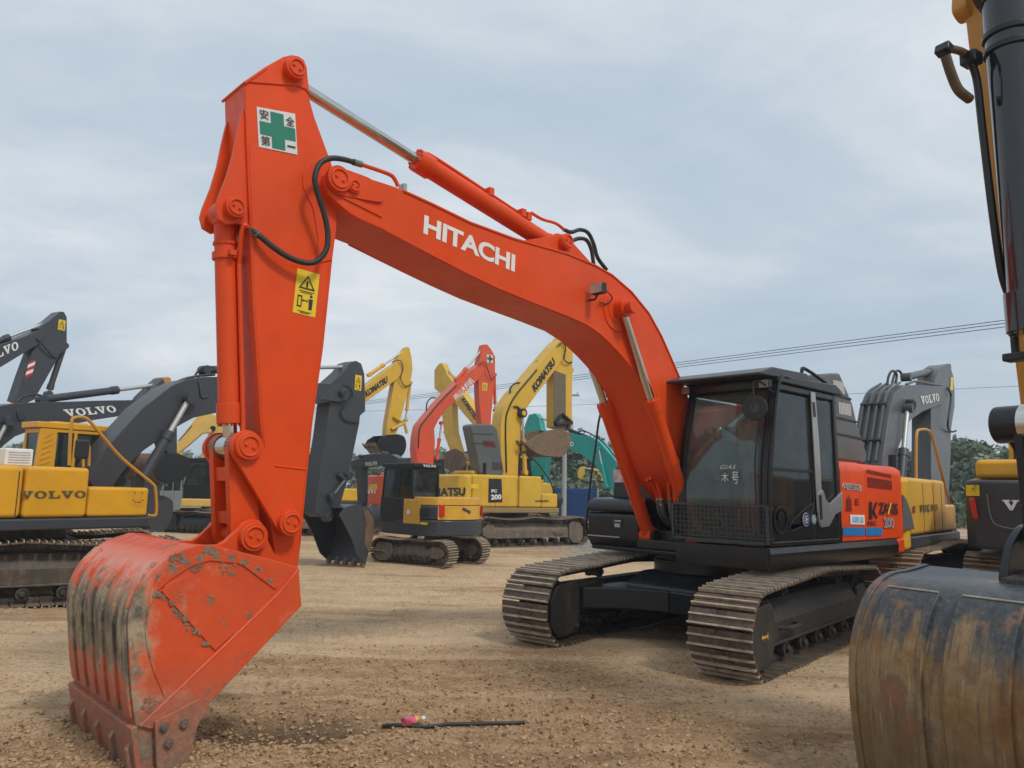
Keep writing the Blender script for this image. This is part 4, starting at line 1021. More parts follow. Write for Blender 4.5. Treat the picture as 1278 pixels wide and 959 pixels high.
# lettering and signs
lettering('HITACHI', *LP((528, 291.5), (642, 340), (529.6, 268), BY+.001), .003, WHITE, boom, .035, spacing=.97)
WS = plain('sign_white', (.68, .68, .66), .5, var=.05); GR = plain('sign_green', (.010, .19, .12), .5, var=.08)
sg = [(322.7, 183.7), (371, 193.5), (368, 142.5), (320, 133.5)]
so = sticker(arm, F0, sg, AY+.001, WS, .004, 'safety_sign')
A_, B_, D_ = [F0.v(a, b, AY+.001) for a, b in (sg[0], sg[1], sg[3])]
def on_sign(u, v): return A_ + (B_-A_)*u + (D_-A_)*v + Vector((0, .007, 0))
m = MB()
g = [(.34, .04), (.68, .04), (.68, .33), (.97, .33), (.97, .66), (.68, .66), (.68, .96), (.34, .96), (.34, .66), (.05, .66), (.05, .33), (.34, .33)]
m.add([on_sign(u, v) for u, v in g], [tuple(range(12))]); m.build('green_cross', GR, so, smooth=0)
for ch, u, v in (('安', .06, .72), ('全', .73, .70), ('第', .06, .06)):
    lettering(ch, on_sign(u, v), on_sign(u+.23, v), on_sign(u, v+.24), .003, BLK, so, .012)
m = MB(); m.add([on_sign(u, v) + Vector((0, .003, 0)) for u, v in ((.73, .15), (.95, .15), (.95, .19), (.73, .19))], [(0, 1, 2, 3)]); m.build('lettering', BLK, so, smooth=0)
c = F0.p(382, 366, AY); a_ = F0.p(371, 337, AY); b_ = F0.p(365, 392, AY); cc = F0.p(399, 342, AY)
ang = math.atan2(-(b_[0]-a_[0]), (a_[1]-b_[1])) 
warn_sticker(arm, c, math.hypot(cc[0]-a_[0], cc[1]-a_[1]), math.hypot(b_[0]-a_[0], b_[1]-a_[1]), AY+.001, 1, -.05)

for o in list(ex.children):
    if o not in KIDS: o.location.y = BC
F0 = FU

# ================================================================== the other machines in the yard
def upper_body(root, cb, cd, cfg):
    """deck, hoods, counterweight of a 20 t class machine in its own frame; S scales small machines"""
    S = cfg.get('S', 1.); W = 1.32*S; dz = cfg.get('dz', 1.0); hz = cfg.get('hz', 2.0); fz = cfg.get('fz', 1.6); xr = cfg.get('xr', -2.75*S); xfr = cfg.get('xf', 1.3*S)
    m = MB(); m.plan(rounded([(xfr, -W), (xfr, W), (xr+.5*S, W), (xr+.5*S, -W)], .08*S), dz, dz+.16*S); m.build('deck', cd, root, bev=.03*S)
    m = MB(); m.cyl((0, 0, dz-.28*S), (0, 0, dz), .62*S, n=32); m.build('slew_ring', FRAMEG, root)
    hb = MB(); hb.box(xr+.52*S, -.55*S, -W+.03, W-.03, dz+.165*S, hz); hd = hb.build('engine_cover', cb, root, bev=.07*S, seg=3)
    # panel gaps
    g = MB()
    for s in (-1, 1):
        for x in cfg.get('gaps', (-1.35, -.95)): g.box(x-.006, x+.006, s*(W-.03), s*(W-.026), dz+.2*S, hz-.08)
    g.build('panel_gap', BLK, hd, smooth=0)
    for s in (-1, 1):
        for x in ((-1.22, -1.78) if cfg.get('louvre', True) else ()):
            q = MB(); q.box(x*S, x*S+.11*S, s*(W-.03), s*(W-.012), dz+.52*S, dz+.56*S); q.build('handle', BLK, hd, bev=.004)
        q = MB()
        for k in range(8 if cfg.get('louvre', True) else 0): q.box(-2.1*S, -1.82*S, s*(W-.03), s*(W-.024), dz+.5*S+.045*k*S, dz+.52*S+.045*k*S)
        if q.v: q.build('louvre', BLK, hd, smooth=0)
    for s in (-1, 1):
        q = MB(); q.cyl((xr+.33*S, s*.5*S, hz-.04), (xr+.33*S, s*.5*S, hz+.06), .05*S, n=12); q.build('lifting_eye', cd, root)
    m = MB(); m.box(-.53*S, .32*S, -W+.03, -.36*S, dz+.165*S, hz-.0); m.build('fuel_tank', cb, root, bev=.06*S, seg=3)
    m = MB(); m.box(.335*S, xfr-.05, -W+.05, -.42*S, dz+.165*S, fz); m.build('tool_box', cb, root, bev=.05*S, seg=3)
    cw = [(xr+.5*S, W), (xr+.30*S, W), (xr+.12*S, W*.88), (xr+.03*S, W*.5), (xr, 0), (xr+.03*S, -W*.5), (xr+.12*S, -W*.88), (xr+.30*S, -W), (xr+.5*S, -W)]
    m = MB(); m.plan(cw, dz-.02, hz-.03); c = m.build('counterweight', cfg.get('cw', cb), root, bev=.06*S, seg=4)
    for x in cfg.get('lift', ()): pass
    m = MB()
    m.box(-1.9*S, -1.2*S, -.75*S, .35*S, hz, hz+cfg.get('bonnet', .12)); m.build('bonnet', cfg.get('bc', cb), root, bev=.05*S, seg=3)
    m = MB(); m.cyl((-1.6*S, -.95*S, hz), (-1.6*S, -.95*S, hz+.35*S), .06*S, n=12); m.build('exhaust_pipe', BLACKP, root)
    ct = cfg.get('ct', 2.95)
    cab(root, cfg.get('cx0', -.45*S), cfg.get('cx1', 1.3*S), cfg.get('cy0', .38*S), cfg.get('cy1', 1.34*S), dz+.165*S, ct, dz+.75*S, cfg.get('cc', cb), cfg.get('glass', GLASSD), slant=.2*S, pill=.07*S, wide_rear=cfg.get('wr', 0))
    return c
ROD2 = plain('dull_rod', (.50, .50, .48), .45, .5, var=.08)
def arm_set(root, F, y, hw, boom_px, arm_px, cbm, carm, cyls=(), aw=None, stick_off=0.):
    """boom and arm outlines measured on the machine's own vertical boom plane, given real width"""
    s = -1 if y < 0 else 1
    b = a = None
    if boom_px:
        pts = F.poly(boom_px, y); m = MB(); m.prism(pts, -hw, hw); b = m.build('boom', cbm, root, bev=.012)
    if arm_px:
        aw = aw or hw*.72
        pts = F.poly(arm_px, s*aw); m = MB(); m.prism(pts, -aw, aw); a = m.build('arm', carm, root, bev=.010)
    for (p0, p1, split, r, offs, mb) in cyls:
        for o in offs:
            q0, q1 = F.p(*p0, s*abs(o) if o else 0), F.p(*p1, s*abs(o) if o else 0)
            cylinder(root, (q0[0], o, q0[1]), (q1[0], o, q1[1]), split, r, r*.55, mb, mrod=ROD2, n=14, lugs=False)
            m = MB(); m.cyl((q1[0], o-.1, q1[1]), (q1[0], o+.1, q1[1]), r*1.1, n=14); m.cyl((q0[0], o-.1, q0[1]), (q0[0], o+.1, q0[1]), r*1.1, n=14); m.split('pin', mb, root)
    return b, a
def pipes(parent, F, runs, r, mat, name='hydraulic_pipe'):
    for run in runs:
        MB().tube([F.v(a, b, y) for a, b, y in run], r, n=8, k=4).build(name, mat, parent)
def letters_px(body, F, y, bl, br, tl, mat, parent, bold=.04, slabs=False, off=.006):
    s = 1 if y > 0 else -1
    return lettering(body, F.v(*bl, y), F.v(*br, y), F.v(*tl, y), off, mat, parent, bold, serif=slabs)
def mk(name, F, label, group=None, cat='excavator'): return empty(name, (F.X, F.Y, 0), F.yaw, label, cat, group)
def tracks(root, gauge, w, hl, h, sag, rot, shoe=None, frame=None, detail=1, pitch=.175):
    for yc in (gauge/2, -gauge/2): make_track(root, yc, w, hl, h, sag, shoe or SHOEM, frame or FRAMEG, CHAIN, rot, detail, pitch)
    m = MB(); m.prism(rounded([(-1.0*gauge/2.3, .4*h/.8), (1.0*gauge/2.3, .4*h/.8), (.7*gauge/2.3, .78*h/.8), (-.7*gauge/2.3, .78*h/.8)], .05), -gauge/2+.1, gauge/2-.1); o = m.build('car_body', frame or FRAMEG, root, bev=.02); o.rotation_euler = (0, 0, rot)
G20 = 'excavators parked in rows in the yard'
def warn_px(parent, F, y, cpx, w, h, ang=0):
    c = F.p(*cpx, y); warn_sticker(parent, c, w, h, y, 1 if y > 0 else -1, ang)

# --- L1: yellow machine at the left with charcoal boom reaching behind the orange arm
L1 = Frame(-7.3, 11.7, 55); r = mk('excavator', L1, 'yellow excavator at left with yellow handrail and charcoal boom passing behind the orange arm', G20)
tracks(r, 2.3, .6, 2.2, .86, .05, R(-18), detail=2, frame=FRAMEM)
upper_body(r, YELL, CHAR, dict(hz=1.87, fz=1.60, ct=2.60, cx0=.28, cx1=1.62, cy1=.92, wr=.22, bonnet=.1, gaps=(-1.45, -.62), glass=GLASS))
b, a = arm_set(r, L1, -.28, .28,
  [(112, 600), (116, 584), (131, 561), (160, 529), (178, 509), (199, 493), (214, 482), (232, 474.5), (255, 470.5), (275, 470.5), (320, 473), (400, 478.5), (432, 480.5), (440, 485), (441, 493), (432, 498), (398.6, 504), (340, 508.5), (300, 511.5), (270, 515.5), (242, 521.5), (222.5, 532), (202, 547), (180, 562), (161, 580), (146, 600), (139, 612), (120, 614)],
  [(445, 450.5), (451, 454), (455, 467), (456, 500), (456, 513.5), (449.5, 519), (448.6, 528.5), (441, 565), (433.6, 600), (424, 633), (418, 645), (402, 646), (393.6, 640), (394, 630), (400, 587), (407, 540), (411.6, 503.5), (409, 482), (430, 463), (437, 453)], CHAR, CHAR,
  [((176, 602), (236, 498), .58, .085, (-.36, .36), CHAR), ((255, 462), (440, 458), .55, .075, (0,), CHAR)])
pipes(b, L1, [[(128, 575, -.12), (150, 545, -.12), (180, 507, -.12), (205, 487, -.12), (235, 472, -.12), (268, 467, -.12)], [(126, 575, .02), (148, 545, .02), (178, 507, .02), (203, 487, .02), (233, 472, .02), (268, 468, .02)],
  [(248, 476, -.29), (250, 488, -.29), (252, 496, -.29), (260, 495, -.29)]], .02, CHAR)
pipes(b, L1, [[(243, 470, -.05), (250, 460, -.05), (260, 458, -.05), (275, 463, -.05)], [(247, 471, .05), (254, 463, .05), (264, 462, .05), (280, 467, .05)]], .022, HOSE, 'hose')
pipes(a, L1, [[(427, 481, -.3), (436, 483, -.32), (440, 495, -.32), (430, 505, -.3), (425, 515, -.25), (432, 525, -.24), (448, 528, -.24)]], .016, HOSE, 'hose')
for px, py, rr in ((236, 497, .16), (425, 491, .13)):
    c = L1.p(px, py, -.28); pin(b, c, -.27, -.40, rr*.6, CHAR); 
m = MB(); q = L1.poly([(413, 484), (428, 480), (436, 488), (434, 499), (424, 502), (398, 499)], -.28); m.prism(q, -.30, -.275); m.build('tip_plate', CHAR, b, bev=.01)
m = MB()
for p, q_ in (((433, 596), (413, 622)), ((422, 592), (432, 600))): m.tube([L1.v(*p, -.25), L1.v(*q_, -.25)], .05, smooth=False)
m.build('link', CHAR, a)
for c in ((433, 594), (412, 620), (407, 646)): pin(a, L1.p(*c, -.22), -.15, -.32, .09, CHAR)
warn_px(a, L1, -.205, (447, 478), .20, .34)
BKIN = steel_shoes('bucket_inner_rust', (.10, .065, .045), (.20, .12, .07), .75, .6)
bk, _, _ = bucket(r, L1, [(456, 704), (462, 684), (467.5, 663), (466.5, 645), (459, 634), (445, 630), (430, 634), (424, 643), (438, 670), (447, 695)], 7, -.60, .60, CHAR, TOOTH, 5, .03)
m = MB(); q = L1.poly([(461, 690), (466, 667), (465.5, 648), (459, 637), (452, 633), (456, 650), (455, 680)], -.6); m.prism(q, -.612, -.60); m.build('rust_patch', BKIN, bk)
# right side details
Y_ = -1.295
letters_px('VOLVO', L1, Y_, (24.5, 622.5), (108, 621.5), (24.5, 613), plain('grey_letter', (.10, .085, .03), .5), r, slabs=True)
m = MB(); m.box(-.66, -.30, -.9, -.4, 1.87, 2.11); vb = m.build('vent_box', WHITE, r, bev=.02)
m = MB()
for i in range(5): m.box(-.62, -.34, -.905, -.9, 1.91+.035*i, 1.922+.035*i)
m.build('louvre', plain('louvre_grey', (.4, .4, .38), .6), vb)
m = MB()
for k in range(7): m.prism([(.33+.01*k, 1.80+.09*k), (.50, 1.87+.09*k), (.50, 1.885+.09*k), (.33+.01*k, 1.815+.09*k)], .372, .379)
m.build('pillar_rib', YELD, r)
rail = [(86.5, 581, -1.2), (87, 560, -1.2), (89, 530, -1.2), (92, 522, -1.2), (104, 521, -1.2), (113, 527, -1.2), (130, 547, -1.2), (150, 570, -1.2), (178, 594, -1.2), (190, 604, -1.2), (194, 612, -1.2), (195, 640, -1.2), (190, 644, -1.2), (184, 643, -1.2)]
handrail(r, [L1.v(a_, b_, y) for a_, b_, y in rail], .024, YELD)
handrail(r, [L1.v(a_, b_, -1.15) for a_, b_ in [(104, 583), (104, 562), (107, 556), (111, 558), (111, 582)]], .02, YELD)
for px, py in ((102, 561), (172, 603)):
    c = L1.v(px, py, -1.15); m = MB(); m.box(c.x-.10, c.x+.10, c.y-.04, c.y+.03, c.z-.14, c.z+.14); m.build('mirror', BLK, r, bev=.04, seg=3)
m = MB(); 
for (x0_, z0_, x1_, z1_) in (): pass
c = L1.p(171, 623, Y_)
for dx, dz_ in ((-.06, .09), (.06, .09), (-.07, -.02), (-.035, -.045), (0, -.05), (.035, -.045), (.07, -.02)): m.cyl((c[0]+dx, Y_-.03, c[1]+dz_), (c[0]+dx, Y_-.024, c[1]+dz_), .012, n=8)
m.build('bolt_pattern', BLK, r)

# --- L2: machine behind, level charcoal boom with white letters
L2 = Frame(-11.6, 15.5, 62); r = mk('excavator', L2, 'excavator behind the yellow one at left, its level charcoal boom lettered in white', G20)
tracks(r, 2.3, .6, 2.2, .86, .05, 0)
upper_body(r, YELL, CHAR, dict(hz=1.95, ct=2.9))
b, a = arm_set(r, L2, -.28, .28,
  [(-75, 600), (-72, 570), (-50, 530), (-20, 512), (0, 507), (19, 503.5), (50, 502), (84.5, 501.5), (130, 500), (169, 499.5), (185, 500), (188, 510), (180, 516), (160, 518), (120, 524), (90, 530), (60, 534), (37.5, 538), (19, 545), (5, 556), (-10, 575), (-25, 605)],
  [(205, 471.5), (209, 473), (212, 482), (216, 500), (221, 535), (221, 568), (211, 572), (207, 560), (200, 535), (183, 512), (175, 503), (180, 495), (195, 480)], CHAR, CHAR,
  [((-18, 580), (9, 527), .5, .075, (-.36, .36), CHAR), ((52, 499), (200, 480), .60, .09, (0,), CHAR)])
letters_px('VOLVO', L2, -.285, (83, 520.5), (147, 514.5), (78, 511.5), WHITE, b, slabs=True)
c = L2.p(9, 526, -.28); pin(b, c, -.27, -.42, .11, CHAR)
pipes(b, L2, [[(19, 505, -.2), (22, 515, -.29), (24, 524, -.3), (31, 520, -.3)], [(20, 502, 0), (28, 496, 0), (40, 493, 0), (52, 494, 0), (56, 500, 0)]], .022, HOSE, 'hose')
m = MB(); q = L2.poly([(203, 473), (209, 470.5), (213, 472), (214, 478), (208, 483)], -.2); m.prism(q, -.21, .21); m.build('arm_cap', YELD, a, bev=.01)
bucket(r, L2, [(206, 604), (197, 598), (192, 588), (191, 578), (196, 570), (207, 566), (222, 566), (236, 572), (237, 588), (228, 600)], 6, -.55, .65, BKIN, TOOTH, 5, .03, side_mat=BLACKP)

# --- L3: farthest at left, its elbow highest
L3 = Frame(-15.6, 16.7, 62); r = mk('excavator', L3, 'farthest excavator at top left with charcoal folded arm carrying a red and white striped patch', G20)
tracks(r, 2.3, .6, 2.2, .86, .05, 0)
upper_body(r, YELL, CHAR, dict(hz=1.95, ct=2.9))
b, a = arm_set(r, L3, -.28, .28,
  [(-230, 560), (-215, 520), (-150, 480), (-80, 455), (0, 430.5), (30, 420.5), (51, 412), (56, 414), (55, 422), (48, 430), (38, 436), (0, 459), (-60, 482), (-130, 505), (-180, 530), (-195, 570)],
  [(75, 389), (80, 389.5), (83.5, 396), (83.5, 430), (82, 437), (76, 441), (64, 462), (43, 499), (30, 505), (19, 500), (29, 470), (40, 440), (53, 417), (47, 410), (62, 400)], CHAR, CHAR,
  [((80, 432), (60, 492), .9, .08, (0,), CHAR), ((-8, 428), (64, 401), .25, .08, (0,), CHAR)])
letters_px('VOLVO', L3, -.285, (-24, 456), (24, 436), (-26, 445), WHITE, b, slabs=True)
warn_px(a, L3, -.205, (77, 406), .20, .30)
RDM = plain('red_stripe', (.45, .02, .03), .5)
for i, mt in enumerate((RDM, WHITE, RDM, WHITE, RDM)):
    t0, t1 = i/5, (i+1)/5
    P = [(36, 451), (44.5, 449.5), (39, 472), (30.5, 473)]
    le = lambda A, B, t: (A[0]+(B[0]-A[0])*t, A[1]+(B[1]-A[1])*t)
    q = [le(P[0], P[3], t0), le(P[1], P[2], max(0, t0-.12)), le(P[1], P[2], max(0, t1-.12)), le(P[0], P[3], t1)]
    P4 = [L3.v(*p, -.205) + Vector((0, -.008, 0)) for p in q]; MB().add(P4, [(0, 1, 2, 3)]).build('striped_patch', mt, a, smooth=0)
pipes(a, L3, [[(36, 417, -.2), (48, 425, -.3), (58, 436, -.3), (66, 445, -.25), (72, 447, -.2)]], .02, HOSE, 'hose')

BKF = Frame(-9.2, 20.6, 62); bq_ = empty('excavator_bucket', (BKF.X, BKF.Y, 0), BKF.yaw, 'dark grey bucket with rusty edge standing on the ground behind the yellow machine', 'bucket')
bucket(bq_, BKF, [(188, 663), (203, 664), (212, 652), (216, 638), (215, 625), (205, 619), (186, 617), (184, 640)], 6, -.5, .5, BKIN, TOOTH, 5, .03, side_mat=CHAR)

# --- small machine with black cab and pale boom, between orange arm and the left group
I1 = Frame(-10.3, 27.2, 195); r = mk('mini_excavator', I1, 'small excavator with black cab and pale yellow boom seen left of the orange arm', None, 'mini excavator')
tracks(r, 1.7, .45, 1.35, .72, .03, R(-30), shoe=BLACKP, frame=BLACKP)
m = MB(); m.plan(rounded([(.95, -1.0), (.95, 1.0), (-1.0, 1.0), (-1.35, .5), (-1.35, -.5), (-1.0, -1.0)], .1), .88, 1.15); m.build('deck', YELP, r, bev=.05)
m = MB(); m.plan(rounded([(-.3, -1.0), (-.3, 1.0), (-.95, 1.0), (-1.35, .5), (-1.35, -.5), (-.95, -1.0)], .1), 1.16, 1.75); m.build('counterweight', BLACKP, r, bev=.05)
cab(r, -.35, .9, -.05, .95, 1.16, 2.5, 1.62, BLACKP, GLASSD, slant=.12)
cy_ = .3
b, a = arm_set(r, I1, .18, .16,
  [(288, 585), (290, 560), (284, 535), (272, 520), (262, 516), (250, 517.5), (243, 523), (226, 546), (216, 562), (222, 566), (236, 555), (252, 541), (262, 540), (270, 546), (272, 565), (272, 588)],
  [(224, 556), (216, 560), (212, 570), (212, 588), (216, 594), (220, 590), (222, 576), (228, 566)], YELP, YELP, [((252, 573), (262, 538), .6, .06, (-.22, .22), YELP)])
pin(b, I1.p(266, 535, .18), .16, .28, .09, BLACKP)
m = MB(); m.tube([I1.v(240, 531, .2), I1.v(222, 551, .2)], .012); m.build('hose', HOSE, b)
# --- grey lorry cab peeping out beside it
T1 = Frame(-13.6, 30.5, 265); t = mk('lorry', T1, 'small grey lorry half hidden between the left excavators', None, 'lorry')
LG = paint('lorry_grey', (.26, .29, .30), .4, .25)
cab(t, .2, 1.7, -.9, .9, .62, 2.15, 1.35, LG, GLASS, slant=.25, door=False)
m = MB(); m.box(-3.2, .15, -.95, .95, .75, .88)
for s in (-1, 1): m.box(-3.2, .15, s*.95-.025, s*.95+.025, .88, 1.3)
m.box(-3.2, -3.15, -.92, .92, .88, 1.3); m.build('cargo_bed', LG, t, bev=.01)
m = MB(); m.box(-3.1, 1.5, -.4, .4, .45, .62); m.box(1.6, 1.78, -.9, .9, .4, .62); m.build('chassis', BLACKP, t, bev=.01)
for x in (-2.3, 1.0):
    for s in (-1, 1):
        m = MB(); m.cyl((x, s*.62, .40), (x, s*.88, .40), .40, n=28); w_ = m.build('wheel', DARK, t, bev=.03); m = MB(); m.cyl((x, s*.87, .40), (x, s*.895, .40), .22, n=20); m.build('rim', SILVER, w_, bev=.01)

# --- K1: yellow machine just right of the orange arm
K1 = Frame(-7.0, 27.5, 35); r = mk('excavator', K1, 'yellow excavator directly right of the orange arm, black letters on boom, dark raised bucket', G20)
tracks(r, 2.3, .6, 2.2, .86, .05, 0)
upper_body(r, YELK, CHAR, dict(hz=2.05, ct=2.95, cc=YELK))
b, a = arm_set(r, K1, -.26, .26,
  [(394, 596), (397, 570), (404, 545), (420, 518), (440, 497), (452, 486), (468, 473), (488, 458), (497, 452), (503, 455), (503, 464), (496, 473), (480, 485), (455, 503), (437, 520), (425, 540), (416, 565), (413, 596)],
  [(508, 433), (511, 434), (514, 447), (515, 462), (513, 473), (509, 490), (503, 512), (495, 541), (489, 546), (482, 544), (483, 530), (488, 500), (493, 472), (490, 460), (500, 442)], YELK, YELK,
  [((461, 468), (505, 437), .4, .075, (0,), YELK), ((512, 478), (506, 525), .72, .06, (0,), YELK), ((428, 560), (442, 515), .5, .07, (-.34, .34), YELK)])
letters_px('KOMATSU', K1, -.265, (456.5, 497), (484, 477.5), (455.5, 488.5), BLK, b, .06)
pipes(a, K1, [[(489, 452, -.3), (499, 450, -.32), (503, 460, -.32), (500, 472, -.3), (505, 482, -.25), (512, 481, -.2)]], .02, HOSE, 'hose')
m = MB()
for p, q_ in (((505, 528), (489, 536)), ((505, 529), (508, 541)), ((491, 520), (505, 529))): m.tube([K1.v(*p, -.24), K1.v(*q_, -.24)], .06, smooth=False)
m.build('link', YELK, a)
bucket(r, K1, [(470, 556), (478, 566), (490, 572), (502, 569), (507, 558), (505, 546), (497, 542), (482, 543), (474, 548)], 7, -.55, .55, BLACKP, TOOTH, 5, .03)

# --- M: small yellow-black machine, seen from behind
M1 = Frame(-1.78, 18.1, 138); r = mk('mini_excavator', M1, 'small yellow and black excavator seen from behind with red tail lamps', None, 'mini excavator')
tracks(r, 1.55, .42, 1.20, .62, .02, R(12), detail=1, pitch=.12)
YM = paint('mini_yellow', (.68, .38, .05), .36, .2)
pl_ = [(.95, -.92), (.95, .95), (-.70, .98), (-1.05, .80), (-1.22, .40), (-1.26, 0), (-1.22, -.40), (-1.05, -.80), (-.70, -.95)]
m = MB(); m.plan(pl_, .72, 1.12); m.build('deck', CHAR, r, bev=.06, seg=3)
m = MB(); m.plan([(x*.985, y*.985) for x, y in [(-.32, -.92)] + [(-.32, .98)] + pl_[2:]], 1.125, 1.46); cwt = m.build('counterweight', CHAR, r, bev=.05, seg=3)
m = MB(); m.plan([(x*.96, y*.97) for x, y in [(-.30, -.90)] + [(-.30, .95)] + pl_[2:]], 1.465, 1.66); m.build('bonnet', YM, r, bev=.03, seg=3)
m = MB(); m.plan([(x*1.008, y) for x, y in [(-1.04, .80), (-1.215, .40), (-1.25, 0), (-1.215, -.40), (-1.04, -.80), (-.95, 0)]], 1.12, 1.455); m.build('engine_door', YM, cwt, bev=.012)
m = MB(); m.box(-.60, .02, .960, .985, 1.0, 1.60); dp = m.build('side_door', YM, r, bev=.015)
m = MB(); m.cyl((-.17, .985, 1.28), (-.17, .99, 1.28), .06, n=16); m.build('round_sticker', WHITE, dp)
LR = plain('tail_lamp_red', (.60, .015, .01), .25)
for s in (-1, 1):
    d_ = Vector((-.62, s*.78, 0)).normalized(); c = Vector((-1.10, s*.70, 1.34)); tt = Vector((-d_.y, d_.x, 0))
    m = MB(); m.obox(c + d_*.02, tt*.075, d_*.02, (.0, .0, .14)); m.build('tail_lamp', LR, r, bev=.015)
m = MB(); m.obox((-1.265, 0, 1.35), (.004, 0, 0), (0, .14, .05), (0, -.012, .03)); m.build('emblem_bar', CHAR, cwt, smooth=0)
m = MB()
for i in range(4): m.box(-.95+.0, -.55, .972, .985, 1.20+.05*i, 1.225+.05*i)
m.build('louvre', BLK, cwt)
sk_ = MB(); sk_.box(-.9, -.65, .983, .99, 1.0, 1.06); sk_.build('sticker', plain('sticker_yellow', (.80, .56, .02), .5), r)
lettering('EC55B', M1.v(519, 669, 1.0), M1.v(528, 669, 1.0), M1.v(519, 665.5, 1.0), .01, WHITE, r, .03)
cab(r, -.28, .98, .02, .96, 1.0, 2.48, 1.62, BLACKP, GLASSD, slant=.1, pill=.055)
lettering('VOLVO', Vector((-.345, .70, 2.40)), Vector((-.345, .25, 2.40)), Vector((-.345, .70, 2.46)), .004, WHITE, r, serif=True)
for ch_ in list(r.children): ch_.scale = (.89, .87, .90)
b, a = arm_set(r, M1, .11, .11,
  [(492, 598), (497, 582), (497, 572), (488, 567), (470, 566), (450, 572), (444, 576), (443, 582), (450, 584), (470, 581), (482, 583), (484, 598)],
  [(437, 576), (448, 572), (453, 578), (453, 600), (453, 625), (451, 634), (446, 632), (445, 606), (443, 585), (438, 584)], CHAR, CHAR,
  [((452, 570), (480, 566), .6, .04, (0,), CHAR)])
letters_px('VOLVO', M1, .115, (456, 582), (471, 580.5), (456, 577.5), WHITE, b, slabs=True)
bucket(r, M1, [(438, 655), (443, 662), (450, 660), (455, 650), (455, 640), (451, 632), (444, 634), (440, 644)], 6, .35, -.35, CHAR, TOOTH, 4, .02)

# --- R: red-orange machine with Chinese characters on its boom
R1 = Frame(-3.6, 33.0, 35); r = mk('excavator', R1, 'red orange excavator in the distance with white Chinese characters on its boom', G20)
tracks(r, 2.3, .6, 2.2, .86, .05, 0, shoe=BLACKP)
cw = upper_body(r, RED, BLACKP, dict(hz=2.15, ct=2.95, cc=BLACKP))
b, a = arm_set(r, R1, -.28, .28,
  [(521, 582), (519, 560), (520, 545), (523, 531), (531, 521), (545, 504), (560, 488), (580, 469), (595, 457), (603, 452), (606, 458), (604, 466), (596, 475), (580, 490), (566, 503), (556, 512), (547, 525), (542, 535), (543, 552), (541, 582)],
  [(604, 430), (608, 430), (613, 436), (618, 445), (618, 465), (617, 480), (613, 520), (612, 545), (602, 545), (600, 520), (598, 500), (597, 470), (598, 452)], RED, RED,
  [((570, 474), (603, 435), .35, .085, (0,), RED), ((617, 468), (618, 512), .82, .07, (0,), RED), ((545, 572), (551, 528), .55, .07, (-.36, .36), RED)])
letters_px('㈜山木桩机', R1, -.285, (570, 501), (592.5, 477), (564.5, 494.5), WHITE, b, .02)
warn_px(a, R1, -.21, (605, 483), .26, .36)
q = [(607.5, 452.5), (615, 453.5), (615, 443.5), (607.5, 442.5)]
s_ = MB().add([R1.v(*p, -.21)+Vector((0, -.01, 0)) for p in q], [(0, 1, 2, 3)]).build('safety_sign', WS, a, smooth=0)
m = MB(); P = [R1.v(*p, -.21)+Vector((0, -.02, 0)) for p in q]
def bl_(u, v): return P[0]+(P[1]-P[0])*u+(P[3]-P[0])*v
m.add([bl_(u, v) for u, v in g_] if False else [bl_(u, v) for u, v in [(.36, .06), (.64, .06), (.64, .36), (.94, .36), (.94, .64), (.64, .64), (.64, .94), (.36, .94), (.36, .64), (.06, .64), (.06, .36), (.36, .36)]], [tuple(range(12))]); m.build('dark_cross', plain('dark_green_cross', (.02, .06, .05), .5), s_, smooth=0)
letters_px('SANY', R1, -1.30, (452, 617), (470.5, 616), (452, 606.5), WHITE, r, .05)
warn_px(r, R1, -1.30, (465, 608), .01, .01) if False else None
m = MB().add([R1.v(*p, -1.31) for p in [(461, 611), (470.5, 611), (470.5, 604.5), (461, 604.5)]], [(0, 1, 2, 3)]).build('sticker', plain('sticker_yellow', (.80, .56, .02), .5), r, smooth=0)
pipes(b, R1, [[(522, 560, -.3), (524, 535, -.3), (532, 523, -.3), (550, 501, -.3), (570, 481, -.3)], [(532, 513, -.1), (533, 503, -.1), (538, 497, -.1), (544, 497, -.1)]], .03, HOSE, 'hose')
pipes(a, R1, [[(597, 456, -.35), (604, 452, -.37), (609, 462, -.36), (613, 473, -.3), (618, 470, -.24)]], .022, HOSE, 'hose')

# --- K2: yellow machine facing left behind the red one
K2 = Frame(-.3, 36.5, 135); r = mk('excavator', K2, 'yellow excavator facing left behind the red orange boom with its arm hanging down', G20)
tracks(r, 2.3, .6, 2.2, .86, .05, 0)
upper_body(r, YELK, CHAR, dict(hz=2.05, ct=2.95, cc=YELK, xr=-2.2))
b, a = arm_set(r, K2, .26, .26,
  [(650, 596), (650, 572), (640, 560), (622, 547), (608, 534), (596, 518), (580, 496), (567, 479), (558, 468), (552, 469), (550, 477), (557, 488), (570, 506), (582, 521), (597, 538), (612, 552), (622, 566), (628, 596)],
  [(551, 453), (547, 455), (542, 462), (542, 485), (550, 492), (551, 515), (555, 545), (562, 564), (573, 564), (566, 540), (565, 520), (564, 496), (561, 478), (556, 462)], YELK, YELK,
  [((574, 478), (554, 457), .3, .07, (0,), YELK), ((553, 500), (556, 540), .8, .06, (0,), YELK)])
letters_px('KOMATSU', K2, .265, (575.5, 499.5), (592.5, 525), (579.5, 496), BLK, b, .05)
bucket(r, K2, [(552, 575), (556, 584), (566, 589), (577, 586), (582, 575), (578, 565), (568, 560), (556, 564)], 6, .55, -.55, BKIN, TOOTH, 5, .03)

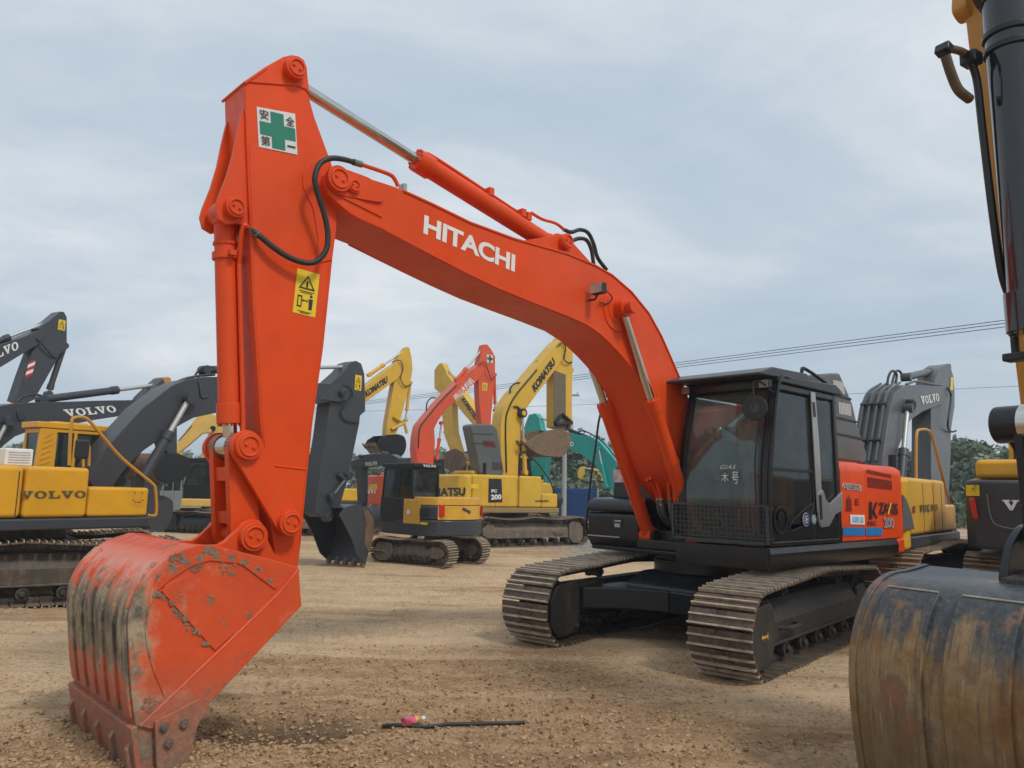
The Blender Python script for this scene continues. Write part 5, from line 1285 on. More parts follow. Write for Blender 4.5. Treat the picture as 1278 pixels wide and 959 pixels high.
# --- K3: PC 200 with opened hood
K3 = Frame(0.0, 24.95, 35); r = mk('excavator', K3, 'yellow excavator at the picture centre with steep boom, muddy raised bucket and opened grey hood', G20)
tracks(r, 2.3, .62, 2.15, .88, .06, 0, detail=1)
cw = upper_body(r, YELK, paint('dirty_deck', (.30, .21, .08), .5, .5), dict(hz=2.12, fz=1.60, ct=2.75, cc=BLACKP, xf=1.02, gaps=(-1.40, -.62), louvre=False))
b, a = arm_set(r, K3, -.28, .28,
  [(626, 597), (625, 560), (625, 535), (627, 517), (632, 503), (641, 490), (655, 475), (672, 455), (690, 434), (698, 425), (705, 424), (712, 432), (708, 442), (700, 452), (690, 466), (676, 484), (664, 500), (656, 512), (652, 522), (650, 540), (649, 560), (648, 597)],
  [(703, 417), (712, 424), (715.5, 430), (715, 450), (713.5, 465), (714, 520), (716, 533), (702, 536), (691, 533), (691, 500), (691, 462), (694, 450), (690, 440), (697, 425)], YELK, YELK,
  [((672, 452), (702, 421), .42, .08, (0,), YELK), ((712, 462), (710, 527), .55, .07, (0,), YELK), ((655, 590), (652, 516), .55, .075, (-.36, .36), YELK)])
letters_px('KOMATSU', K3, -.285, (667.5, 490.5), (693.5, 454), (663.5, 482), BLK, b, .06)
pipes(b, K3, [[(628, 590, -.1), (627, 540, -.1), (630, 510, -.1), (640, 494, -.1), (650, 482, -.1)], [(632, 590, -.29), (631, 530, -.29), (635, 510, -.29), (645, 492, -.29), (670, 462, -.29)], [(637, 497, -.1), (637, 485, -.1), (643, 479, -.1), (650, 478, -.1)], [(641, 508, -.3), (646, 508, -.32), (651, 514, -.34)]], .03, HOSE, 'hose')
pipes(a, K3, [[(696, 432, -.32), (702, 428, -.34), (706, 435, -.34), (704, 448, -.32), (709, 453, -.28), (714, 452, -.22)]], .022, HOSE, 'hose')
pin(b, K3.p(650, 516, -.28), -.26, -.44, .15, BLACKP)
m = MB(); q = K3.poly([(691, 462), (691, 534), (703, 537), (706, 533), (706, 468)], -.205); m.prism(q, -.212, -.20); m.build('dirty_side', paint('muddy_arm', (.15, .115, .07), .6, .5), a)
m = MB()
for p, q_ in (((702, 517), (714, 528)), ((694, 530), (714, 528)), ((711, 529), (708, 537)), ((700, 519), (692, 528))): m.tube([K3.v(*p, -.26), K3.v(*q_, -.26)], .06, smooth=False)
m.build('link', BLACKP, a)
MUDB = steel_shoes('muddy_bucket', (.10, .065, .042), (.30, .21, .14), .8, .55)
bucket(r, K3, [(655, 553), (663, 561), (674, 567.5), (690, 570), (704, 569), (711, 556), (713, 541), (700, 535), (686, 537), (670, 543)], 6, -.62, .5, MUDB, TOOTH, 5, .03)
Y_ = -1.296
letters_px('KOMATSU', K3, Y_, (520, 620.5), (581, 619), (520, 609.5), BLK, r, .05)
m = MB().add([K3.v(*p, Y_-.004) for p in [(609.5, 627.5), (627, 627), (626, 598), (610, 597.5)]], [(0, 1, 2, 3)]).build('black_panel', BLK, r, smooth=0)
letters_px('PC', K3, Y_, (613, 615), (620, 615), (613, 611), WHITE, m, .04, off=.014); letters_px('200', K3, Y_, (612.5, 624), (625.5, 623.5), (612.5, 617.5), WHITE, m, .04, off=.014)
letters_px('KOMATSU', K3, -1.285, (668, 627), (684.5, 626.5), (668, 624.5), BLK, r, .05, off=.012)
m = MB().add([K3.v(*p, Y_-.006) for p in [(583, 610), (597, 610), (597, 604.5), (583, 604.5)]], [(0, 1, 2, 3)]).build('sticker', plain('sticker_yellow', (.80, .56, .02), .5), r, smooth=0)
m = MB(); m.prism(rounded(K3.poly([(585.5, 531), (590, 529), (613, 529.5), (620, 535), (629, 592), (622, 595), (603, 594), (598, 590)], -.9), .1, 4), -.95, -.45)
hd = m.build('engine_hood', GREYP, r, bev=.06, seg=3, label='opened grey engine hood standing upright')
m = MB()
for z0_, z1_ in ((541, 546), (553, 557)): m.add([K3.v(a_, b_, -.955) for a_, b_ in [(588, z0_), (616, z0_+1), (616, z0_+2), (588, z0_+1)]], [(0, 1, 2, 3)])
for k in range(8): m.add([K3.v(a_, b_, -.955) for a_, b_ in [(614+k*1.6, 577+k*.1), (614.8+k*1.6, 577+k*.1), (615.4+k*1.6, 587), (614.6+k*1.6, 587)]], [(0, 1, 2, 3)])
m.build('vent', BLK, hd, smooth=0)
m = MB().add([K3.v(a_, b_, -.955) for a_, b_ in [(602, 550), (616, 551), (620, 559), (604, 558)]], [(0, 1, 2, 3)]).build('vent_opening', plain('dark_red_inner', (.12, .02, .015), .6), hd, smooth=0)
handrail(r, [K3.v(a_, b_, -1.2) for a_, b_ in [(647, 597), (648, 570), (650, 566), (658, 567), (672, 580), (686, 600), (691, 616), (689, 629), (684, 632)]], .022, BLACKP)
handrail(r, [K3.v(a_, b_, -1.2) for a_, b_ in [(649, 590), (650, 566), (660, 567), (660, 592)]], .022, BLACKP)

# --- G: teal machine facing left
G1 = Frame(6.9, 33.0, 141); r = mk('excavator', G1, 'teal excavator facing left beyond the black tool box, its boom sloping down to the right', G20)
tracks(r, 2.3, .6, 2.2, .86, .05, 0, shoe=BLACKP, frame=BLACKP)
upper_body(r, TEAL, BLACKP, dict(hz=2.05, ct=2.95))
b, a = arm_set(r, G1, .28, .28,
  [(803, 620), (800, 600), (785, 590), (772, 580), (760, 566), (748, 552), (738, 546), (722, 543), (706, 540), (690, 538), (676, 537), (668, 540), (667, 548), (680, 552), (700, 556), (713, 561), (727, 568), (742, 580), (752, 594), (764, 613), (775, 640)],
  [(668, 516), (660, 518), (655, 531), (656, 548), (662, 556), (662, 575), (666, 600), (670, 618), (681, 618), (680, 590), (683, 566), (682, 550), (676, 540), (673, 522)], TEAL, TEAL,
  [((735, 547), (669, 519), .45, .085, (0,), BLACKP), ((757, 608), (747, 560), .6, .075, (-.36, .36), TEAL)])
letters_px('KOBELCO', G1, .285, (690, 555), (716, 557.5), (690, 549), WHITE, b, .04)
pipes(b, G1, [[(790, 596, .3), (772, 576, .3), (757, 557, .3), (745, 546, .3), (737, 542, .3)], [(716, 543, .1), (726, 538, .1), (736, 541, .1), (744, 546, .1)]], .03, HOSE, 'hose')
bucket(r, G1, [(655, 622), (658, 634), (668, 640), (680, 637), (686, 625), (682, 615), (672, 611), (662, 614)], 6, .55, -.55, BLACKP, TOOTH, 5, .03)

# --- H: small yellow boom beyond the blue fence
H1 = Frame(9.0, 55, 178); r = mk('excavator', H1, 'distant yellow excavator whose arm shows above the blue fence', G20)
tracks(r, 2.3, .6, 2.2, .86, .05, 0); upper_body(r, YELK, CHAR, dict(hz=2.0, ct=2.7, cc=YELK))
b, a = arm_set(r, H1, .3, .3,
  [(780, 620), (776, 606), (762, 592), (745, 589), (737, 592), (730, 594), (729, 598), (735, 599), (745, 600), (757, 604), (766, 611), (770, 622)],
  [(727, 582), (723, 584), (721, 590), (722, 600), (722, 612), (722, 622), (731, 622), (730, 600), (730, 590), (729, 584)], YELK, YELK, [((750, 588), (729, 584), .4, .08, (0,), YELK), ((753, 618), (744, 591), .7, .1, (-.4, .4), BLACKP)])

# --- R1: grey-boomed machine to the right of the orange one
SHOEQ = steel_shoes('track_steel_brown', (.20, .13, .08), (.32, .22, .14), .8, .8)
Q1 = Frame(6.22, 13.8, 50); r = mk('excavator', Q1, 'yellow excavator right behind the orange one with light grey boom and bent yellow handrail', G20)
YQ = paint('ochre_yellow', (.70, .39, .028), .40, .12); GB = GREYB
for yc in (1.18, -1.18): make_track(r, yc, .68, 2.4, .96, .03, SHOEQ, DUSTB, CHAIN, R(-2), 2, rise=.05)
m = MB(); m.box(-.8, .8, -1.0, 1.0, .4, .75); m.build('car_body', FRAMEG, r, bev=.03)
upper_body(r, YQ, CHAR, dict(hz=2.02, fz=1.62, ct=2.5, cc=YQ, gaps=(-1.3, -.6, .0), louvre=False))
b, a = arm_set(r, Q1, -.28, .28,
  [(1099, 600), (1101.5, 578), (1105, 552), (1108.5, 528), (1111.5, 507), (1117, 491), (1131, 480.5), (1150, 481), (1174, 482.6), (1181, 485), (1183, 495), (1177, 503.5), (1151.8, 514), (1137, 524), (1131, 533), (1126.8, 545), (1120.5, 562), (1116, 580), (1113, 600)],
  [(1181, 455), (1185.5, 455.5), (1190, 470), (1191.5, 490), (1191.4, 507.6), (1187, 537), (1186, 585), (1183, 632), (1163, 634), (1162, 578.5), (1162, 512), (1163, 495), (1166, 478), (1171, 462)], GB, GB,
  [((1131, 471), (1181, 459), .55, .085, (0,), GB), ((1124, 602), (1132.5, 510), .42, .085, (-.36, .36), plain('cyl_dark', (.06, .065, .07), .45))])
letters_px('VOLVO', Q1, -.285, (1150, 505.5), (1172.5, 500.5), (1148.5, 495), WHITE, b, slabs=True)
pin(b, Q1.p(1132, 506, -.28), -.26, -.42, .12, BLACKP)
up_ = Q1.poly([(1101.5, 578), (1105, 552), (1108.5, 528), (1111.5, 507), (1117, 491), (1131, 480.5)], -.28)
for y in (-.17, -.05, .08, .2):
    o_ = []
    for i_, (x_, z_) in enumerate(up_):
        a_ = up_[max(i_-1, 0)]; c_ = up_[min(i_+1, 5)]; t_ = Vector((c_[0]-a_[0], c_[1]-a_[1])).normalized(); o_.append((x_-t_.y*.055, y, z_+t_.x*.055))
    MB().tube(o_, .026, n=8).build('hydraulic_pipe', GB, b)
    for k_ in (1, 3): MB().obox(o_[k_], (.03, 0, .02), (0, .045, 0), (-.02, 0, .03)).build('clamp', BLACKP, b)
pipes(b, Q1,  [[(1131, 480, -.2), (1145, 476, -.2), (1165, 480, -.2), (1175, 481, -.2)]], .028, GB)
pipes(b, Q1, [[(1107, 484, 0), (1109, 470, 0), (1114, 463, 0), (1119, 468, 0), (1118, 478, 0)], [(1113, 480, .1), (1117, 466, .1), (1122, 463, .1), (1127, 470, .1)]], .026, HOSE, 'hose')
pipes(a, Q1, [[(1182, 484, -.3), (1187, 495, -.33), (1184, 520, -.33), (1183, 533, -.3), (1187, 539, -.25), (1193, 538, -.24)]], .024, HOSE, 'hose')
m = MB().add([Q1.v(*p, -.215) for p in [(1186, 487), (1189.5, 487), (1189.8, 471), (1186.5, 471)]], [(0, 1, 2, 3)]).build('sticker', plain('sticker_yellow', (.80, .56, .02), .5), a, smooth=0)
letters_px('VOLVO', Q1, -1.296, (1147, 640), (1169.5, 638), (1147.5, 630.5), plain('grey_letter', (.10, .085, .03), .5), r, slabs=True)
letters_px('E', Q1, -1.296, (1139, 640), (1142.5, 639.7), (1139, 632), plain('dark_red_letter', (.25, .01, .01), .5), r, .03)
handrail(r, [Q1.v(a_, b_, -1.22) for a_, b_ in [(1143.5, 602), (1143.5, 560), (1144.5, 540), (1149, 536.5), (1158, 537), (1163, 545), (1173, 583), (1185, 630), (1192, 655), (1192, 668)]], .022, YELD)
m = MB(); m.prism(Q1.poly([(1127, 618), (1131, 624), (1137, 640), (1141, 661), (1126, 661)], -1.33), -1.335, -1.31); m.build('grey_panel', GREYP, r)
# --- R2: dark counterweight at the right edge
Q2 = Frame(9.6, 13.0, 50); r = mk('excavator', Q2, 'excavator at the right edge seen from behind, charcoal counterweight with white letters', G20)
tracks(r, 2.3, .6, 2.2, .86, .05, 0, detail=2)
cw = upper_body(r, YQ, CHAR, dict(hz=2.04, dz=1.0, cw=CHAR, xr=-2.75, bonnet=.26, bc=YELL, ct=2.8, cy0=.0, cy1=.96, wr=.3))
Tn = Q2
m = MB(); m.box(-2.35, -1.25, .35, 1.18, 2.04, 2.33); m.build('bonnet', YELL, r, bev=.08, seg=4)
m = MB(); m.prism(rounded([(-1.5, 2.0), (-.5, 2.0), (-.5, 2.75), (-1.35, 2.75)], .15), -.9, .70); m.build('stack_cover', YELL, r, bev=.08, seg=4)
def onback(u, z, o=.0): return Vector((-2.75-.006-o, u, z))
m = MB(); d_ = Vector((-.55, .83, 0)).normalized(); tt = Vector((-d_.y, d_.x, 0))
m.obox(Vector((-2.665, 1.14, 1.58)) + d_*.035, tt*.06, d_*.02, (-.0, .02, .16)); m.build('tail_lamp', LR, cw, bev=.02)
# letters on the gently curved back
lettering('VOLVO', Vector((-2.755, .79, 1.57)), Vector((-2.765, -.30, 1.57)), Vector((-2.755, .79, 1.72)), .014, WHITE, cw, serif=True)
P4 = [Vector((-2.62, 1.24, 1.77)), Vector((-2.725, 1.05, 1.77)), Vector((-2.725, 1.05, 1.93)), Vector((-2.62, 1.24, 1.93))]
P4 = [p + Vector((-.035, .02, 0)) for p in P4]
st_ = MB().add(P4, [(0, 1, 2, 3)]).build('sticker', plain('sticker_yellow', (.80, .56, .02), .5), cw, smooth=0)
lettering('△→↑', P4[0]+Vector((-.004, -.03, .05)), P4[1]+Vector((-.004, .03, .05)), P4[0]+Vector((-.004, -.03, .18)), .003, BLK, st_, .0)
m = MB(); m.tube([(-2.755, .98, 1.80), (-2.757, .94, 1.45), (-2.76, .84, 1.34), (-2.766, .5, 1.30), (-2.766, -.6, 1.30)], .010); m.build('moulding', GREYP, cw)

# --- F: near machine at the right: only its arm and worn black bucket reach into the picture
F9 = Frame(9.5, 8.5, 212); r = mk('excavator', F9, 'near excavator at the right edge showing black bucket cylinder, ochre arm and big rusty bucket', None)
tracks(r, 2.6, .6, 2.3, .95, .04, 0)
upper_body(r, YELD, CHAR, dict(hz=2.1, ct=3.05))
def rusty_bucket(side=False):
    m, nt, b = newmat('rusty_black_bucket' + ('_side' if side else '')); co = objco(nt)
    sep = N(nt, 'ShaderNodeSeparateXYZ'); nt.links.new(co, sep.inputs[0]); z = sep.outputs['Z']
    st = noise(nt, scaled(nt, co, (3, 9, 1.1)), 1., 6, .65, .2); n2 = noise(nt, co, 3.0, 6, .7); n3 = noise(nt, co, 30, 5, .7); st2 = noise(nt, scaled(nt, co, (8, 34, 2.4)), 1., 4, .6, .3)
    blk = ramp(nt, n3, [(.35, (.030, .034, .038)), (.60, (.065, .070, .074)), (.72, (.15, .15, .14))]).outputs[0]
    low = mathn(nt, 'ADD', mathn(nt, 'MULTIPLY', mathn(nt, 'SUBTRACT', 1.10, z), 2.2), mathn(nt, 'ADD', mathn(nt, 'MULTIPLY', mathn(nt, 'SUBTRACT', st, .5), 1.9), mathn(nt, 'MULTIPLY', mathn(nt, 'SUBTRACT', n2, .5), .9)))
    rustc = ramp(nt, n2, [(.32, (.20, .085, .028)), (.45, (.25, .15, .055)), (.54, (.30, .21, .105)), (.62, (.13, .105, .07)), (.72, (.07, .065, .06))]).outputs[0]
    rustc = mixc(nt, ramp(nt, st2, [(.52, (0,)*3), (.66, (.8,)*3)]).outputs[0], rustc, (.095, .075, .055))
    rustc = mixc(nt, ramp(nt, st2, [(.24, (.65,)*3), (.36, (0,)*3)]).outputs[0], rustc, (.58, .48, .32))
    c = mixc(nt, ramp(nt, low, [(.18, (0,)*3), (.55, (1,)*3)]).outputs[0], blk, rustc)
    bloom = ramp(nt, mathn(nt, 'ADD', n2, mathn(nt, 'MULTIPLY', st, .25)), [(.68, (0,)*3), (.80, (.7,)*3)]).outputs[0]
    c = mixc(nt, bloom, c, (.34, .15, .055))
    dk = ramp(nt, mathn(nt, 'ADD', mathn(nt, 'MULTIPLY', mathn(nt, 'SUBTRACT', .62, z), 1.6), mathn(nt, 'MULTIPLY', st, .7)), [(.35, (0,)*3), (.8, (.55,)*3)]).outputs[0]
    c = mixc(nt, dk, c, (.13, .09, .05))
    nt.links.new(c, b.inputs['Base Color'])
    nt.links.new(ramp(nt, low, [(.2, (.36,)*3), (.55, (.72,)*3)]).outputs[0], b.inputs['Roughness'])
    bump(nt, b, mathn(nt, 'ADD', mathn(nt, 'MULTIPLY', st2, .35), mathn(nt, 'ADD', mathn(nt, 'MULTIPLY', n3, .25), mathn(nt, 'MULTIPLY', n2, .3))), .4, .02)
    return m
RB = rusty_bucket(); EDGE = plain('bright_edge', (.42, .38, .31), .5, .3, var=.4)
yr = -.80
fpx = [(1092, 1010), (1078, 975), (1070, 930), (1064, 880), (1062, 830), (1066, 790), (1077, 752), (1090, 730), (1108, 717), (1130, 712.5)]
base = F9.poly(fpx, yr); x9, z9 = base[-1]; x0_, z0_ = base[0]
loc_ = base + [(x9-.22, z9+.03), (x9-.55, z9-.10), (x9-.60, z9-.35), (x0_-.35, z0_+.05)]
bo, sh, _ = bucket(r, F9, None, 11, yr, yr+1.75, RB, TOOTH, 5, .035, local=loc_)
n0 = len(sh)
def offs(i0, i1, d0):
    out = []
    for i in range(i0, i1):
        a_ = sh[max(i-1, 0)]; b_ = sh[min(i+1, n0-1)]; t = Vector((b_[0]-a_[0], b_[1]-a_[1])).normalized(); nn = Vector((-t.y, t.x))
        cx_, cz_ = x9-.35, z9-.45
        if nn.dot(Vector((sh[i][0]-cx_, sh[i][1]-cz_))) < 0: nn = -nn
        out.append((sh[i][0]+nn.x*d0, sh[i][1]+nn.y*d0))
    return out
for k, (ya, yb2) in enumerate(((.12, .44), (.56, .90), (1.02, 1.40))):
    m = MB(); m.prism(offs(2, int(n0*.70), .026) + offs(2, int(n0*.70), -.004)[::-1], yr+ya, yr+yb2); wp_ = m.build('wear_plate', RB, bo, bev=.004)
    e_ = offs(int(n0*.70)-1, int(n0*.70), .030)[0]; MB().tube([(e_[0], yr+ya+.01, e_[1]), (e_[0], yr+yb2-.01, e_[1])], .006, n=6, smooth=False).build('weld_bead', EDGE, wp_)
m = MB(); m.prism(offs(n0-8, n0, .030) + offs(n0-8, n0, -.004)[::-1], yr+.62, yr+.98); m.build('wear_plate', RB, bo, bev=.004)
m = MB(); m.prism(offs(0, n0, .010) + offs(0, n0, -.004)[::-1], yr-.012, yr+.035); m.build('edge_strip', RB, bo, bev=.006)
# ears, arm, cylinder
for yy in (-.22, .18):
    m = MB(); m.prism(rounded([(x9-.60, z9-.10), (x9+.05, z9-.02), (x9-.05, z9+.20), (x9-.25, z9+.34), (x9-.42, z9+.30)], .08, 4), yy, yy+.05); m.build('ear', BLACKP, bo, bev=.01)
ar = F9.poly([(1194, -60), (1206, 40), (1222, 180), (1241, 300), (1262, 420), (1272, 500), (1284, 640)], -.35)
ap = ar + [(x-.55, z) for x, z in ar[::-1]]
m = MB(); m.prism(ap, -.35, .35); am = m.build('arm', YELD, r, bev=.015)
m = MB(); q = [F9.p(*p, -.37) for p in [(1194, -30), (1192, 15), (1203, 30), (1222, 20), (1232, -30)]]; m.prism(rounded(q, .05), -.40, -.30); m.build('bracket', YELD, am, bev=.01)
k0 = Vector((7.60, 0, 4.98)); k1 = Vector((7.47, 0, 2.17))
cyl9 = cylinder(r, k0, k1, .80, .135, .07, plain('gloss_black', (.012, .013, .016), .16, coat=.6), n=32)
dd = (k1-k0).normalized()
m = MB()
for t in (.36, .46): m.cyl(k0+dd*t, k0+dd*(t+.035), .152, n=32)
m.build('clamp', BLACKP, cyl9, bev=.005)
m = MB(); m.tube([F9.v(a_, b_, -.16) for a_, b_ in [(1210, 74), (1219, 100), (1226, 160), (1238, 260), (1250, 340), (1262, 378), (1264, 400), (1268, 445)]], .024, n=12); m.build('hydraulic_pipe', BLACKP, cyl9)
c = F9.v(1212, 74, -.16); m = MB(); m.obox(c, (.05, 0, 0), (0, .05, 0), (0, 0, .04)); c = F9.v(1178, 62, -.2); m.obox(c, (.03, 0, .01), (0, .045, 0), (-.01, 0, .03)); c = F9.v(1270, 446, -.14); m.obox(c, (.05, 0, 0), (0, .07, 0), (0, 0, .025)); m.split('fitting', BLACKP, cyl9, bev=.01)
m = MB(); m.tube([F9.v(a_, b_, -.18) for a_, b_ in [(1210, 70), (1198, 64), (1182, 60)]], .024, n=12); m.tube([F9.v(a_, b_, -.18) for a_, b_ in [(1180, 70), (1187, 92), (1196, 112), (1210, 124)]], .030, n=12); m.build('hose', plain('brown_hose', (.10, .065, .04), .6, var=.4), cyl9)
pv = (k1.x, k1.z)
m = MB(); m.cyl((pv[0], -.27, pv[1]), (pv[0], .27, pv[1]), .115, n=32); m.cyl((pv[0], -.285, pv[1]), (pv[0], .285, pv[1]), .07, n=28); m.build('pin', BLACKP, r, bev=.01)
for yy in (-.20, .09):
    m = MB(); a_ = Vector((pv[0], pv[1])); b_ = Vector((ap[6][0]-.3, ap[6][1]-.2)); d_ = (b_-a_).normalized(); n_ = Vector((-d_.y, d_.x)); m.prism([tuple(a_+n_*.1), tuple(a_-n_*.1), tuple(b_-n_*.09), tuple(b_+n_*.09)], yy, yy+.06)
    b_ = Vector((x9-.22, z9+.22)); d_ = (b_-a_).normalized(); n_ = Vector((-d_.y, d_.x)); m.prism([tuple(a_+n_*.1), tuple(a_-n_*.1), tuple(b_-n_*.09), tuple(b_+n_*.09)], yy+.062, yy+.11); m.build('link', BLACKP, r, bev=.01)
m = MB(); m.prism([(.3, 1.9), (.9, 1.9), (2.4, 4.6), (5.9, 6.4), (6.6, 6.2), (6.5, 5.8), (5.8, 5.8), (2.9, 4.0), (1.4, 1.9)], -.3, .3) ; m.build('boom', YELD, r, bev=.02)
m = MB(); m.prism([(ap[0][0]+.0, ap[0][1]), (ap[0][0]-.55, ap[0][1]), (6.2, 6.1), (6.7, 6.6)], -.21, .21); m.build('arm_head', YELD, am, bev=.015)

# ================================================================== ground
def vnoise(x, y, seed=0):
    xi = np.floor(x).astype(np.int64); yi = np.floor(y).astype(np.int64); fx_ = x-xi; fy_ = y-yi
    fx_ = fx_*fx_*(3-2*fx_); fy_ = fy_*fy_*(3-2*fy_)
    def h(a, b):
        n = (a*374761393 + b*668265263 + seed*982451653) & 0xffffffff; n = ((n ^ (n >> 13))*1274126177) & 0xffffffff
        return ((n ^ (n >> 16)) & 0xffff)/65535.0
    return (h(xi, yi)*(1-fx_)+h(xi+1, yi)*fx_)*(1-fy_) + (h(xi, yi+1)*(1-fx_)+h(xi+1, yi+1)*fx_)*fy_
def fbm(x, y, f, o=4, seed=0, g=.5):
    s = np.zeros_like(x); a = 1.; t = 0.
    for k in range(o): s += a*vnoise(x*f*2**k + 17.3*k, y*f*2**k - 9.1*k, seed+k); t += a; a *= g
    return s/t - .5
def ridge(px, py, pts, wdt):
    """distance-based bump along a polyline"""
    d = np.full(px.shape, 1e9)
    for (ax, ay), (bx, by) in zip(pts, pts[1:]):
        vx, vy = bx-ax, by-ay; t = np.clip(((px-ax)*vx+(py-ay)*vy)/(vx*vx+vy*vy), 0, 1)
        d = np.minimum(d, np.hypot(px-ax-t*vx, py-ay-t*vy))
    return np.exp(-(d/wdt)**2)
tooth_w = [F0.world(6.80, y-.10, 0) for y in (-.75, .75)]
tracks_w = []
for yc in (1.15, -1.15):
    c_, s_ = math.cos(ROT), math.sin(ROT)
    tracks_w.append([tuple(F0.world(x*c_-yc*s_, x*s_+yc*c_)[:2]) for x in (2.25, -2.2)])
belly = [tuple(F0.world(x, 0)[:2]) for x in (2.2, -2.0)]
RUTS = []
_r = random.Random(4)
for i in range(9):
    yy = 8.2 + i*1.05 + _r.uniform(-.3, .3); sl = _r.uniform(.10, .34)
    RUTS.append([(-16 + k*2.5, yy - 5*sl + sl*k*1.1 + .5*math.sin(k*.5+i)) for k in range(9)])
    if i % 2: RUTS.append([(x_, y_+.55) for x_, y_ in RUTS[-1]])
PRINTS = [((-8.0, 5.6), (3.5, 8.3)), ((-8.6, 7.7), (2.9, 10.4)), ((-2.0, 3.4), (4.2, 6.6))]
def prints(X, Y):
    '''pressed bars left by crawler shoes'''
    o = np.zeros_like(X); mk_ = np.zeros_like(X)
    for (ax, ay), (bx, by) in PRINTS:
        L = math.hypot(bx-ax, by-ay); ux, uy = (bx-ax)/L, (by-ay)/L; s_ = (X-ax)*ux+(Y-ay)*uy + .25*np.sin(((X-ax)*ux+(Y-ay)*uy)*.5)*0; d_ = (X-ax)*-uy+(Y-ay)*ux + .22*np.sin(s_*.45)
        m_ = np.clip((.29-np.abs(d_))/.05, 0, 1)*np.clip(s_/1.5, 0, 1)*np.clip((L-s_)/1.5, 0, 1)*np.clip(.55+2.2*fbm(X, Y, .55, 2, 41), 0, 1)
        o += m_*(-.020 + .024*np.clip(np.sin(s_*2*math.pi/.185)*1.6, -.5, .5)); mk_ = np.maximum(mk_, m_)
    return o, mk_
def height(X, Y):
    d = np.hypot(X, Y)
    loose = np.clip(.42 + 2.6*fbm(X, Y, .28, 3, 5) + .35*np.exp(-((Y-4.2)/2.2)**2) + .35*ridge(X, Y, belly, 2.2), 0, 1)
    rut = np.zeros_like(X)
    for p in RUTS: rut = np.maximum(rut, ridge(X, Y, p, .22))
    loose = loose*(1-.75*rut)
    z = .10*fbm(X, Y, .15, 3, 1) + .05*fbm(X, Y, .8, 4, 2) - .05*rut
    z += (.014+.055*loose)*fbm(X, Y, 4.0, 4, 3, .6) + (.008+.042*loose)*np.abs(fbm(X, Y, 13, 4, 4, .75))*1.6
    fade = np.clip((40-d)/25, .15, 1); z = z*fade
    m_ = ridge(X, Y, [tuple(tooth_w[0][:2]), tuple(tooth_w[1][:2])], .30)
    z = z*(1-.6*m_) + m_*(.02 + .10*fbm(X, Y, 5, 4, 9)); loose = np.maximum(loose, m_)
    pit = ridge(X, Y, [tuple(F0.world(6.0, .1)[:2]), tuple(F0.world(5.6, .5)[:2])], .30); z -= .12*pit; loose = np.maximum(loose, pit)
    lump = ridge(X, Y, [tuple(F0.world(6.3, .55)[:2]), tuple(F0.world(5.4, 1.2)[:2])], .35); z += .05*lump*(1+fbm(X, Y, 6, 3, 11)*2); loose = np.maximum(loose, lump*.9)
    po, pm = prints(X, Y); z = z*(1-.55*pm) + po; loose = loose*(1-.5*pm)
    for p in tracks_w:
        t_ = ridge(X, Y, p, .46); z = z*(1-t_*.9) - .022*t_; e_ = ridge(X, Y, p, .75)-ridge(X, Y, p, .5); z = z*(1-.5*np.clip(e_*3, 0, 1)) + .03*np.clip(e_, 0, 1)*(1+1.5*fbm(X, Y, 5, 3, 12))
    return z, loose, pit
na, nr = 620, 560
ang = np.concatenate([np.linspace(-math.pi, -.86, 60)[:-1], np.linspace(-.86, .86, na), np.linspace(.86, math.pi, 60)[1:-1]])
rad = np.concatenate([[.4, .8, 1.2, 1.6], np.geomspace(2.0, 60, nr), [75, 100, 150, 250, 400, 700]])
A, RR = np.meshgrid(ang, rad); X = RR*np.sin(A); Y = RR*np.cos(A)
Z, LO, PIT = height(X, Y)
cols = len(ang); rows = len(rad)
V = np.stack([X.ravel(), Y.ravel(), Z.ravel()], 1)
i, j = np.meshgrid(np.arange(rows-1), np.arange(cols), indexing='ij'); j2 = (j+1) % cols
Fq = np.stack([i*cols+j, i*cols+j2, (i+1)*cols+j2, (i+1)*cols+j], -1).reshape(-1, 4)[:, ::-1]
def npmesh(name, V, Fq, mat, smooth=True):
    me = bpy.data.meshes.new(name); me.vertices.add(len(V)); me.vertices.foreach_set('co', V.astype(np.float32).ravel())
    k = Fq.shape[1]; me.loops.add(Fq.size); me.loops.foreach_set('vertex_index', Fq.astype(np.int32).ravel())
    me.polygons.add(len(Fq)); me.polygons.foreach_set('loop_start', np.arange(0, Fq.size, k, dtype=np.int32)); me.polygons.foreach_set('use_smooth', [smooth]*len(Fq))
    me.update(calc_edges=True); me.validate(); me.materials.append(mat); o = bpy.data.objects.new(name, me); COL.objects.link(o); return o
